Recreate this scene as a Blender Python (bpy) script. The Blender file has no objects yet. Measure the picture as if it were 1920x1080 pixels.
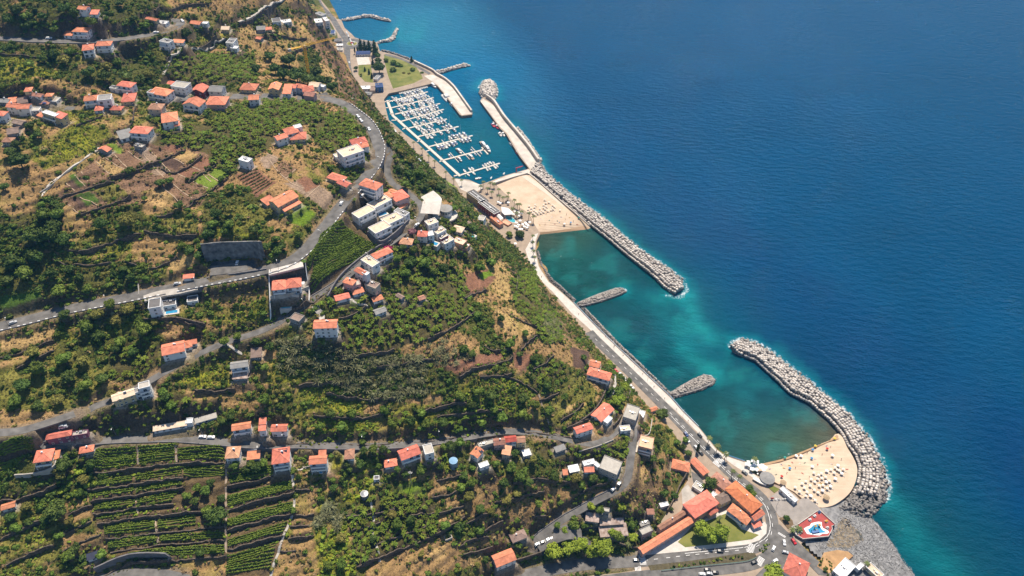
import bpy,bmesh,math,random
import numpy as np
from mathutils import Vector,Matrix
from mathutils.geometry import tessellate_polygon
random.seed(7)
RNG=np.random.default_rng(11)
rad=math.radians
S=bpy.context.scene
COL=S.collection

# ------------------------------------------------------------------ camera
TH,ROLL,FPX=rad(42.0),rad(2.5),1400.0
CAM=np.array([0.0,0.0,440.0])
F_=np.array([0,math.cos(TH),-math.sin(TH)])
R0,U0=np.array([1.0,0,0]),np.array([0,math.sin(TH),math.cos(TH)])
R_=R0*math.cos(ROLL)+U0*math.sin(ROLL)
U_=U0*math.cos(ROLL)-R0*math.sin(ROLL)
cd=bpy.data.cameras.new('camera');cam=bpy.data.objects.new('camera',cd);COL.objects.link(cam)
cd.sensor_width=36.0;cd.lens=36.0*FPX/1920.0
cd.clip_start=1.0;cd.clip_end=60000.0
cam.matrix_world=Matrix(((R_[0],U_[0],-F_[0],CAM[0]),(R_[1],U_[1],-F_[1],CAM[1]),(R_[2],U_[2],-F_[2],CAM[2]),(0,0,0,1)))
S.camera=cam

# ------------------------------------------------------------------ daylight
SUN_EL,SUN_AZ=rad(60),rad(10) # azimuth clockwise from +Y
w=bpy.data.worlds.new('World');S.world=w;w.use_nodes=True
nt=w.node_tree;nt.nodes.clear()
sk=nt.nodes.new('ShaderNodeTexSky');sk.sky_type='NISHITA';sk.sun_disc=False
sk.sun_elevation=SUN_EL;sk.sun_rotation=SUN_AZ;sk.altitude=400;sk.dust_density=.4;sk.ozone_density=1.6
bg=nt.nodes.new('ShaderNodeBackground');bg.inputs['Strength'].default_value=0.092
wo=nt.nodes.new('ShaderNodeOutputWorld')
nt.links.new(sk.outputs[0],bg.inputs[0]);nt.links.new(bg.outputs[0],wo.inputs[0])
sl=bpy.data.lights.new('sun','SUN');sl.energy=4.9;sl.angle=rad(0.5);sl.color=(1.0,0.905,0.77)
so=bpy.data.objects.new('sun',sl);COL.objects.link(so)
sd=Vector((math.sin(SUN_AZ)*math.cos(SUN_EL),math.cos(SUN_AZ)*math.cos(SUN_EL),math.sin(SUN_EL)))
so.rotation_euler=sd.to_track_quat('Z','Y').to_euler();so.location=(0,0,900)
S.view_settings.view_transform='Standard';S.view_settings.look='None'
S.view_settings.exposure=0.46;S.view_settings.gamma=1.0;S.view_settings.use_curve_mapping=False
S.render.engine='CYCLES'
try:
 S.cycles.max_bounces=5;S.cycles.diffuse_bounces=2;S.cycles.glossy_bounces=2
 S.cycles.transmission_bounces=2;S.cycles.transparent_max_bounces=4;S.cycles.volume_bounces=0
except Exception:
 pass

# ------------------------------------------------------------------ pixel <-> world helpers (1920x1080 photograph pixels)
def ray(px,py):
 d=F_+R_*((px-960)/FPX)-U_*((py-540)/FPX)
 return d
def P(px,py,z=0.0):
 d=ray(px,py);t=(z-CAM[2])/d[2]
 return CAM+d*t
def proj(p):
 d=np.asarray(p,float)-CAM
 zz=d@F_
 return 960+FPX*(d@R_)/zz,540-FPX*(d@U_)/zz

# ------------------------------------------------------------------ value noise (numpy)
def _hash(ix,iy,s):
 n=(ix.astype(np.int64)*374761393+iy.astype(np.int64)*668265263+s*1442695041)&0x7fffffff
 n=((n^(n>>13))*1274126177)&0x7fffffff
 return((n^(n>>16))&0xffff)/65535.0
def noise2(x,y,sc,s=0):
 x=np.asarray(x)/sc;y=np.asarray(y)/sc
 ix=np.floor(x);iy=np.floor(y);fx=x-ix;fy=y-iy
 fx=fx*fx*(3-2*fx);fy=fy*fy*(3-2*fy)
 a=_hash(ix,iy,s);b=_hash(ix+1,iy,s);c=_hash(ix,iy+1,s);d=_hash(ix+1,iy+1,s)
 return(a*(1-fx)+b*fx)*(1-fy)+(c*(1-fx)+d*fx)*fy
def fbm(x,y,sc,s=0,o=4):
 r=0;a=.5;t=0
 for i in range(o):
  r=r+a*noise2(x,y,sc,s+i*17);t+=a;a*=.55;sc*=.5
 return r/t
def inpoly(px,py,poly):
 r=np.zeros(np.shape(px),bool);n=len(poly)
 for i in range(n):
  x1,y1=poly[i][:2];x2,y2=poly[(i+1)%n][:2]
  if y1==y2:continue
  c=((y1>py)!=(y2>py))&(px<(x2-x1)*(py-y1)/(y2-y1)+x1)
  r^=c
 return r
def seg_dist(X,Y,pts,signed=False):
 """distance of arrays to polyline, parameter along, sign (left +)"""
 best=np.full(X.shape,1e9);sg=np.ones(X.shape);tt=np.zeros(X.shape);zz=np.zeros(X.shape);end=np.zeros(X.shape,bool)
 n=len(pts)-1
 for i in range(n):
  ax,ay=pts[i][:2];bx,by=pts[i+1][:2]
  dx,dy=bx-ax,by-ay;L2=dx*dx+dy*dy+1e-9
  u=((X-ax)*dx+(Y-ay)*dy)/L2
  uc=np.clip(u,0,1)
  d=np.hypot(X-ax-uc*dx,Y-ay-uc*dy)
  m=d<best
  best=np.where(m,d,best)
  sg=np.where(m,np.sign(dx*(Y-ay)-dy*(X-ax)),sg)
  tt=np.where(m,i+uc,tt)
  if len(pts[i])>2:zz=np.where(m,pts[i][2]*(1-uc)+pts[i+1][2]*uc,zz)
  end=np.where(m,((i==0)&(u<0))|((i==n-1)&(u>1)),end)
 return best,sg,tt,zz,end
def resample(pts,step):
 pts=[np.array(p,float)for p in pts]
 # Catmull-Rom through the points, then even spacing
 dense=[]
 n=len(pts)
 for i in range(n-1):
  p0=pts[max(i-1,0)];p1=pts[i];p2=pts[i+1];p3=pts[min(i+2,n-1)]
  m=max(2,int(np.linalg.norm((p2-p1)[:2])/(step*.5)))
  for k in range(m):
   t=k/m
   dense.append(.5*(2*p1+(p2-p0)*t+(2*p0-5*p1+4*p2-p3)*t*t+(3*p1-p0-3*p2+p3)*t**3))
 dense.append(pts[-1])
 out=[dense[0]];acc=0
 for a,b in zip(dense,dense[1:]):
  acc+=np.linalg.norm((b-a)[:2])
  if acc>=step:out.append(b);acc=0
 if np.linalg.norm(out[-1]-dense[-1])>step*.3:out.append(dense[-1])
 return out

# ------------------------------------------------------------------ object helpers
def tag(o,label=None,cat=None,group=None,kind=None):
 if label:o['label']=label
 if cat:o['category']=cat
 if group:o['group']=group
 if kind:o['kind']=kind
 return o
def link(name,me,mat=None,parent=None,loc=None):
 o=bpy.data.objects.new(name,me);COL.objects.link(o)
 if mat is not None and me is not None:
  ms=mat if isinstance(mat,(list,tuple))else[mat]
  if len(me.materials)==0:
   for m in ms:me.materials.append(m)
 if parent is not None:o.parent=parent
 if loc is not None:o.location=loc
 return o
def empty(name,loc,rz=0,label=None,cat=None,group=None):
 o=bpy.data.objects.new(name,None);COL.objects.link(o);o.empty_display_size=.5
 o.location=loc;o.rotation_euler=(0,0,rz)
 return tag(o,label,cat,group)
class MB:
 """collects plain polygons"""
 def __init__(s):s.v=[];s.f=[];s.m=[]
 def add(s,vs,fs,m=0):
  b=len(s.v);s.v+=[tuple(map(float,q))for q in vs]
  s.f+=[tuple(b+i for i in f)for f in fs];s.m+=[m]*len(fs)
 def box(s,c,size,rz=0,m=0,rx=0,ry=0,taper=1.0):
  sx,sy,sz=[q/2 for q in size]
  vs=[(-sx,-sy,-sz),(sx,-sy,-sz),(sx,sy,-sz),(-sx,sy,-sz),(-sx*taper,-sy*taper,sz),(sx*taper,-sy*taper,sz),(sx*taper,sy*taper,sz),(-sx*taper,sy*taper,sz)]
  if rx or ry or rz:
   M=Matrix.Rotation(rz,3,'Z')@Matrix.Rotation(ry,3,'Y')@Matrix.Rotation(rx,3,'X')
   vs=[M@Vector(q)for q in vs]
  s.add([(q[0]+c[0],q[1]+c[1],q[2]+c[2])for q in vs],[(0,3,2,1),(4,5,6,7),(0,1,5,4),(1,2,6,5),(2,3,7,6),(3,0,4,7)],m)
 def cyl(s,a,b,r1,r2=None,n=8,m=0,cap=True):
  r2=r1 if r2 is None else r2
  a,b=Vector(a),Vector(b);d=(b-a).normalized()
  u=d.orthogonal().normalized();v=d.cross(u)
  vs=[]
  for q,r in((a,r1),(b,r2)):
   for i in range(n):
    t=2*math.pi*i/n;vs.append(q+u*(r*math.cos(t))+v*(r*math.sin(t)))
  fs=[(i,(i+1)%n,n+(i+1)%n,n+i)for i in range(n)]
  if cap:fs+=[tuple(range(n-1,-1,-1)),tuple(range(n,2*n))]
  s.add(vs,fs,m)
 def prism(s,ring,z0,z1,m=0,top=True,bottom=False,mtop=None):
  """ring of (x,y) or (x,y,ztop), CCW or CW"""
  ring=[tuple(q)for q in ring]
  A=sum(ring[i][0]*ring[(i+1)%len(ring)][1]-ring[(i+1)%len(ring)][0]*ring[i][1]for i in range(len(ring)))
  if A<0:ring=ring[::-1]
  n=len(ring)
  tv=[(q[0],q[1],q[2]if len(q)>2 else z1)for q in ring]
  vs=[(q[0],q[1],z0)for q in ring]+tv
  s.add(vs,[(i,(i+1)%n,n+(i+1)%n,n+i)for i in range(n)],m)
  if top:
   tris=tessellate_polygon([[Vector((q[0],q[1],0))for q in tv]])
   out=[]
   for t in tris:
    a,b,c=[tv[i]for i in t]
    cr=(b[0]-a[0])*(c[1]-a[1])-(b[1]-a[1])*(c[0]-a[0])
    out.append(t if cr>0 else t[::-1])
   s.add(tv,out,m if mtop is None else mtop)
 def mesh(s,name):
  me=bpy.data.meshes.new(name);me.from_pydata(s.v,[],s.f)
  if any(s.m):me.polygons.foreach_set('material_index',s.m)
  me.update();return me
 def obj(s,name,mat=None,parent=None,loc=None):
  return link(name,s.mesh(name),mat,parent,loc)
def npmesh(name,V,Q):
 me=bpy.data.meshes.new(name)
 V=np.asarray(V,np.float32);Q=np.asarray(Q,np.int32);k=Q.shape[1]
 me.vertices.add(len(V));me.vertices.foreach_set('co',V.ravel())
 me.loops.add(Q.size);me.loops.foreach_set('vertex_index',Q.ravel())
 me.polygons.add(len(Q));me.polygons.foreach_set('loop_start',np.arange(0,Q.size,k,dtype=np.int32))
 me.update(calc_edges=True);me.validate();return me

# ------------------------------------------------------------------ materials
def new_mat(name):
 m=bpy.data.materials.new(name);m.use_nodes=True
 n=m.node_tree.nodes;b=n['Principled BSDF']
 return m,m.node_tree,b
def mat(name,col,rough=.8,var=.25,scale=.6,bump=0.0,spec=.3,metal=0.0,col2=None,rnd=0.0,detail=4):
 """procedural: world-space noise varies the colour, optional relief, optional per-object variation"""
 m,t,b=new_mat(name);N=t.nodes;L=t.links
 geo=N.new('ShaderNodeNewGeometry')
 no=N.new('ShaderNodeTexNoise');no.inputs['Scale'].default_value=scale;no.inputs['Detail'].default_value=detail
 L.new(geo.outputs['Position'],no.inputs['Vector'])
 rmp=N.new('ShaderNodeMapRange');rmp.inputs[1].default_value=.25;rmp.inputs[2].default_value=.75
 L.new(no.outputs['Fac'],rmp.inputs[0])
 mix=N.new('ShaderNodeMix');mix.data_type='RGBA'
 a=[c*(1-var)for c in col];c2=list(col2)if col2 else[min(1,c*(1+var))for c in col]
 mix.inputs[6].default_value=(*a,1);mix.inputs[7].default_value=(*c2,1)
 L.new(rmp.outputs[0],mix.inputs[0]);out=mix.outputs[2]
 if rnd:
  oi=N.new('ShaderNodeObjectInfo');hs=N.new('ShaderNodeHueSaturation')
  r2=N.new('ShaderNodeMapRange');r2.inputs[3].default_value=1-rnd;r2.inputs[4].default_value=1+rnd
  L.new(oi.outputs['Random'],r2.inputs[0]);L.new(r2.outputs[0],hs.inputs['Value'])
  r3=N.new('ShaderNodeMapRange');r3.inputs[3].default_value=.5-rnd*.06;r3.inputs[4].default_value=.5+rnd*.06
  mu=N.new('ShaderNodeMath');mu.operation='MULTIPLY';mu.inputs[1].default_value=7.31
  fr=N.new('ShaderNodeMath');fr.operation='FRACT'
  L.new(oi.outputs['Random'],mu.inputs[0]);L.new(mu.outputs[0],fr.inputs[0]);L.new(fr.outputs[0],r3.inputs[0]);L.new(r3.outputs[0],hs.inputs['Hue'])
  L.new(out,hs.inputs['Color']);out=hs.outputs[0]
 L.new(out,b.inputs['Base Color'])
 b.inputs['Roughness'].default_value=rough;b.inputs['Metallic'].default_value=metal
 b.inputs['Specular IOR Level'].default_value=spec
 if bump:
  bp=N.new('ShaderNodeBump');bp.inputs['Strength'].default_value=bump;bp.inputs['Distance'].default_value=.4
  n2=N.new('ShaderNodeTexNoise');n2.inputs['Scale'].default_value=scale*3;n2.inputs['Detail'].default_value=5
  L.new(geo.outputs['Position'],n2.inputs['Vector']);L.new(n2.outputs['Fac'],bp.inputs['Height']);L.new(bp.outputs[0],b.inputs['Normal'])
 return m
M={}
M['asphalt']=mat('asphalt',(.115,.108,.10),.85,.35,.22,col2=(.20,.187,.172),detail=6)
M['concrete']=mat('concrete',(.42,.38,.33),.85,.25,.25,.1)
M['pale_paving']=mat('pale_paving',(.56,.51,.45),.85,.15,.3)
M['quay']=mat('quay_concrete',(.56,.50,.43),.85,.25,.12,.1)
M['tan_paving']=mat('tan_paving',(.34,.26,.19),.85,.2,.2)
M['sand']=mat('golden_sand',(.54,.40,.275),.95,.1,.12,.35,col2=(.64,.50,.37),spec=.05)
M['wet_sand']=mat('wet_sand',(.36,.225,.12),.6,.15,.2)
M['block']=mat('breakwater_block',(.42,.37,.325),.9,.4,.45,.15,col2=(.80,.72,.64),detail=2)
M['boulder']=mat('dark_boulder',(.17,.155,.145),.9,.5,.4,.3,col2=(.36,.33,.30))
M['rubble']=mat('grey_rubble',(.27,.235,.205),.9,.5,.8,.3,col2=(.58,.52,.46))
M['wall_stone']=mat('dry_stone',(.07,.055,.043),.95,.5,1.0,.6,col2=(.20,.155,.115))
M['retain']=mat('retaining_concrete',(.17,.16,.16),.9,.3,.5,.3)
M['white_paint']=mat('white_paint',(.78,.76,.73),.6,.08,.5)
M['gravel']=mat('grey_shingle',(.20,.197,.195),.95,.35,.35,.4,col2=(.33,.32,.31))

def wet_band(m,z0=.3,z1=1.7,k=.35):
 t=m.node_tree;N=t.nodes;L=t.links;b=N['Principled BSDF'];src=b.inputs['Base Color'].links[0].from_socket
 g=N.new('ShaderNodeNewGeometry');sx=N.new('ShaderNodeSeparateXYZ');L.new(g.outputs['Position'],sx.inputs[0])
 r=N.new('ShaderNodeMapRange');r.inputs[1].default_value=z0;r.inputs[2].default_value=z1;r.inputs[3].default_value=k;r.inputs[4].default_value=1;L.new(sx.outputs[2],r.inputs[0])
 x=N.new('ShaderNodeMix');x.data_type='RGBA';x.blend_type='MULTIPLY';x.inputs[0].default_value=1;L.new(src,x.inputs[6]);L.new(r.outputs[0],x.inputs[7]);L.new(x.outputs[2],b.inputs['Base Color'])
wet_band(M['block']);wet_band(M['rubble'])
# ================================================================== TERRAIN
ROADS={ # name: (width m, [(px,py,height)...])
'B':(8.0,[(-60,632,128),(0,612,129),(60,598,130),(130,579,132),(250,556,134),(330,539,136),(400,526,138),(480,511,142),(530,495,146),(570,470,148),(605,430,150),(640,385,152),(670,350,153),(699,315,154),(710,285,155),(705,258,156),(690,232,156),(665,210,157),(640,194,157),(612,186,158),(570,183,160),(500,180,163),(430,181,166),(380,184,168)]),
'A':(4.6,[(708,262,154),(722,272,151),(732,292,147),(726,318,142),(734,342,139),(752,355,137),(775,370,135),(789,386,133),(791,402,132),(783,417,131),(762,433,132),(737,452,133),(700,477,134),(650,517,134),(617,541,132),(592,557,130),(567,574,128),(542,592,125),(520,608,123),(480,625,121),(425,641,119),(375,663,116),(325,688,114),(282,713,112),(225,745,109),(180,763,107),(150,780,107),(120,795,107),(95,808,107),(76,822,106),(74,834,102),(95,838,100),(150,832,97),(200,826,95),(270,823,93),(340,823,91),(420,829,89),(480,834,87),(560,834,83),(640,836,79),(700,836,76),(760,833,72),(830,826,66),(900,815,60),(950,809,55),(1000,812,50),(1050,821,46),(1090,830,44),(1115,832,43),(1137,823,42),(1158,806,41),(1175,792,40),(1187,797,39),(1188,822,38),(1183,860,35),(1179,890,33),(1169,910,31),(1149,923,29),(1122,937,26),(1087,956,23),(1062,971,20),(1037,987,18),(1012,1006,15),(994,1024,13)]),
'U':(6.5,[(-60,69,208),(0,72,207),(75,76,205),(140,78,203),(200,76,201),(250,70,199),(290,63,197),(322,54,195),(338,47,193),(336,40,193),(318,38,193)]),
'E':(5.0,[(-60,814,112),(0,811,112),(40,806,112),(80,795,111),(115,784,110),(140,776,109)]),
'T':(7.5,[(930,1098,10),(985,1079,9),(1040,1067,7.6),(1100,1058,6.2),(1150,1055,5.4),(1200,1052,5.1)]),
'V':(7.0,[(140,1110,62),(190,1088,63),(240,1078,64),(300,1079,64),(350,1090,64)]),
'L':(4.5,[(140,203,181),(75,201,183),(0,196,185),(-60,195,187)]),
}
CTRL=[ # (px,py,height)
(0,0,225),(150,0,222),(300,0,210),(420,10,188),(500,0,178),(560,0,160),(-120,-80,232),(100,-80,228),(300,-80,214),(450,-60,190),(540,-50,172),
(100,30,217),(200,40,211),(400,40,182),(450,55,170),(520,45,156),(570,30,150),(580,60,146),(560,85,144),(600,85,138),(612,110,134),(628,135,130),(640,160,128),(590,130,140),(560,110,148),
(0,110,203),(150,100,200),(300,90,192),(420,90,170),(100,130,196),(250,120,184),(400,110,166),(500,110,156),(560,125,150),
(0,150,198),(100,165,193),(250,150,184),(400,158,172),(470,155,168),(540,160,161),(600,160,150),(640,180,150),
(0,230,188),(150,230,184),(300,230,176),(450,230,169),(550,215,165),(620,225,160),(600,260,161),(660,265,158),
(0,300,178),(100,300,175),(200,280,172),(300,300,168),(400,330,163),(500,300,165),(560,330,161),(600,360,157),(640,330,157),
(0,400,166),(100,380,164),(200,380,161),(300,400,158),(500,400,157),(550,420,155),(450,440,155),(400,440,155),
(0,480,150),(100,450,153),(200,480,146),(300,480,144),(430,500,140.6),(460,485,142),(-100,500,150),(-100,350,172),(-100,200,190),(-100,80,210),
(0,560,137),(100,540,140),(200,525,139),
(620,450,143),(600,500,140),(680,440,139),(580,540,136),(700,400,140),(740,390,137),
(400,590,127),(300,600,128),(200,600,126),(450,560,132),(250,630,122),(150,650,121),(0,660,124),(0,700,121),(200,700,114),(100,740,114),(0,780,114),(-100,700,122),
(400,680,112),(500,660,115),(350,750,105),(450,760,100),(250,790,104),(560,640,119),(600,610,124),(450,800,94),(320,800,96),
(640,600,123),(700,640,112),(800,600,107),(850,560,104),(760,520,121),(820,470,118),(900,520,94),(950,560,86),(1000,600,78),(1050,650,64),(1080,680,58),(1120,700,50),(1100,750,50),(1050,780,52),(1000,760,60),(900,740,76),(800,760,80),(700,740,90),(600,720,99),(520,720,106),(600,790,88),(700,800,82),(800,800,76),(1000,790,56),(900,790,67),(900,640,90),(1000,680,72),(880,690,91),
(850,395,108),(835,370,112),(800,372,122),(775,350,128),(755,325,134),(745,300,140),(730,262,147),(715,235,150),(695,215,152),(672,193,153),(880,425,102),(905,450,96),(940,480,84),(975,510,70),(1000,540,62),(1030,580,56),(1060,620,52),(1090,660,50),(1130,690,44),
(1129,770,47),(1185,772,37),(1165,740,34),(1200,800,34),(1215,830,28),(1235,830,20),(1225,800,22),(1250,850,15),
(1150,860,35),(1100,870,37),(1200,870,28),(1215,900,25),(1240,890,18),(1180,945,22),(1200,965,16),(1230,950,16),(1160,965,18),(1150,990,11),(1100,985,13),(1120,1010,11),(1050,1010,14),(1200,1000,7),(1230,985,7),
(1000,880,44),(1050,900,36),(1100,915,29),(900,880,55),(1000,950,28),(900,950,44),(960,1000,23),(945,1043,17),(900,1060,25),(850,1000,41),(800,950,52),(750,900,62),(700,950,58),(650,1000,56),(700,1050,49),(800,1060,38),(600,1070,54),(600,950,66),(600,880,75),(500,890,78),(500,950,71),(500,1010,65),(500,1075,59),(400,900,80),(400,960,74),(400,1060,64),(300,890,84),(300,1000,72),(150,900,87),(150,1000,76),(100,1080,69),(0,900,92),(0,1000,81),(0,1080,74),(-100,950,90),(-100,1080,76),(600,1150,46),(300,1150,60),(0,1150,70),(900,1130,20),
(990,1082,8),(1040,1078,6),(1240,1055,3),(1100,1075,3.5),(1150,1120,3),(980,1130,6),
]
TOE=[(560,-60,4),(585,-20,4),(600,5,4),(618,40,4),(632,70,4),(642,98,4),(653,125,4),(662,150,4),(672,180,4),(694,196,4),(706,213,4),(722,236,4),(748,264,4),(768,283,4),(790,304,4),(825,330,4),(850,348,4),(866,360,4),(880,376,4),(912,412,4),(942,440,4),(966,458,4),(984,480,4),(1000,500,4),(1018,525,4),(1036,550,4),(1062,582,4),(1084,602,4),(1103,630,4),(1128,660,4),(1158,692,4),(1192,732,4),(1214,758,4),(1248,786,4),(1272,815,4),(1290,840,4),(1296,870,4.5),(1272,900,5),(1262,935,5),(1240,962,5.5),(1215,985,6)]
SEAP=[(P(x,y,0),-8)for x,y in[(700,-60),(760,-40),(900,0),(900,150),(1000,200),(1100,400),(1200,500),(1150,600),(1300,600),(1300,720),(1500,780),(1500,600),(1700,800),(1800,1000),(1700,1120)]]
FLATP=[(P(x,y,3),2.0)for x,y in[(640,60),(680,100),(700,140),(740,150),(700,180),(740,240),(800,300),(870,345),(920,380),(960,400),(1000,450),(1020,500),(1080,590),(1150,670),(1220,740),(1300,810),(1340,870),(1380,920),(1420,960),(1440,1010),(1350,1050),(1300,960),(1340,990),(1480,980),(1530,1030),(1450,1080),(1250,1090),(1500,1130),(1300,940),(1330,900),(1300,1000),(1600,1080),(1600,980)]]
cw,ch=[],[]
def addc(p,h):cw.append((p[0],p[1]));ch.append(h)
for x,y,h in CTRL:addc(P(x,y,h),h)
for x,y,h in TOE:
 addc(P(x,y,h),h-1.0)
for k in range(len(TOE)-1):
 a,b=TOE[k],TOE[k+1];addc(P((a[0]+b[0])/2,(a[1]+b[1])/2,4),3.2)
ROADW={}
for nme,(wd,pts)in ROADS.items():
 wp=[np.array([*P(x,y,h)[:2],h])for x,y,h in pts]
 wp=resample(wp,3.0)
 z=np.array([p[2]for p in wp])
 for _ in range(20):z[1:-1]=(z[:-2]+2*z[1:-1]+z[2:])/4
 wp=[(p[0],p[1],q)for p,q in zip(wp,z)]
 ROADW[nme]=(wd,wp)
 for p in wp[::5]:addc(p,p[2])
for p,h in SEAP+FLATP:addc(p,h)
cw=np.array(cw);ch=np.array(ch)
_,ui=np.unique(np.round(cw/6).astype(int),axis=0,return_index=True)
cw,ch=cw[ui],ch[ui]
SC=200.0
def _k(a,b):return np.sqrt(((a[:,None,:]-b[None,:,:])**2).sum(-1)+16.0)/SC
A=_k(cw,cw);n=len(cw)
A=A+0.0*np.eye(n)
A-=np.eye(n)*0.02 # slight smoothing
Pm=np.c_[np.ones(n),cw/SC]
K=np.block([[A,Pm],[Pm.T,np.zeros((3,3))]])
sol=np.linalg.solve(K,np.r_[ch,0,0,0])
def rbf(X,Y):
 out=np.empty(X.size);q=np.c_[X.ravel(),Y.ravel()]
 for i in range(0,len(q),20000):
  b=q[i:i+20000]
  out[i:i+20000]=_k(b,cw)@sol[:n]+np.c_[np.ones(len(b)),b/SC]@sol[n:]
 return out.reshape(X.shape)
DX=1.4
xs=np.arange(-560,330,DX)
ys=np.r_[np.arange(110,640,1.35),np.arange(640,1260,2.6)]
# coarse evaluation then bilinear upsampling keeps this quick
xc=np.arange(-566,340,4.2);yc=np.arange(104,1272,4.2)
HC=rbf(*np.meshgrid(xc,yc))
def bil(xg,yg,G,X,Y):
 i=np.clip(np.searchsorted(xg,X)-1,0,len(xg)-2);j=np.clip(np.searchsorted(yg,Y)-1,0,len(yg)-2)
 fx=np.clip((X-xg[i])/(xg[i+1]-xg[i]),0,1);fy=np.clip((Y-yg[j])/(yg[j+1]-yg[j]),0,1)
 return(G[j,i]*(1-fx)+G[j,i+1]*fx)*(1-fy)+(G[j+1,i]*(1-fx)+G[j+1,i+1]*fx)*fy
GX,GY=np.meshgrid(xs,ys)
HH=bil(xc,yc,HC,GX,GY)
HBASE=HH.copy()
def Hb(x,y):return float(bil(xs,ys,HBASE,np.array([x]),np.array([y]))[0])
def Hz(x,y):return float(bil(xs,ys,HH,np.array([x]),np.array([y]))[0])
def Hv(X,Y):return bil(xs,ys,HH,np.asarray(X,float),np.asarray(Y,float))
TT=np.arange(330,1500,1.5)
def gray(px,py,grid=None,lift=0.0):
 """where the sight line through a photograph pixel first meets the ground (lifted by lift metres)"""
 g=HH if grid is None else grid
 d=ray(px,py)
 pts=CAM[None]+d[None]*TT[:,None]
 m=(pts[:,0]>xs[0])&(pts[:,0]<xs[-1])&(pts[:,1]>ys[0])&(pts[:,1]<ys[-1])
 h=np.where(m,bil(xs,ys,g,pts[:,0],pts[:,1]),0.0);h=np.maximum(h,0)+lift
 b=pts[:,2]-h
 k=int(np.argmax(b<=0))
 if b[k]>0:return P(px,py,lift)
 if k==0:return pts[0]
 f=b[k-1]/(b[k-1]-b[k])
 return pts[k-1]+(pts[k]-pts[k-1])*f
def G(px,py,lift=0.0):return gray(px,py,None,lift)

# micro terracing of the farmed slopes, gully roughness
land=np.clip((HH-9)/10,0,1)
warp=(fbm(GX,GY,60,3)-.5)*5
st=2.7
q=(HH+warp)/st;fl=np.floor(q);fr=q-fl
ter=(fl+np.clip((fr-.72)/.28,0,1)**1.0)*st-warp
tm=np.clip((fbm(GX,GY,45,9)-.30)*5,0,1)*land
gy,gx=np.gradient(HBASE,ys,xs);slope=np.hypot(gx,gy)
tm*=np.clip(1.5-slope,0,1)
HH=HH*(1-.9*tm)+(ter+.35*st*.5)*.9*tm
HH+=(fbm(GX,GY,9,21)-.5)*1.6*land*np.clip(slope*1.4,.25,1.2)
HH+=(fbm(GX,GY,30,22,5)-.5)*14*np.clip((slope-.75)*1.5,0,1)*land

_r=np.abs(fbm(GX*1.0,GY*.8,22,23,4)-.5)*2
HH+=(.28-_r)*26*np.clip((slope-.95)*1.6,0,1)*np.clip((HH-8)/12,0,1)*np.clip((GY-560)/60,0,1)
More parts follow.
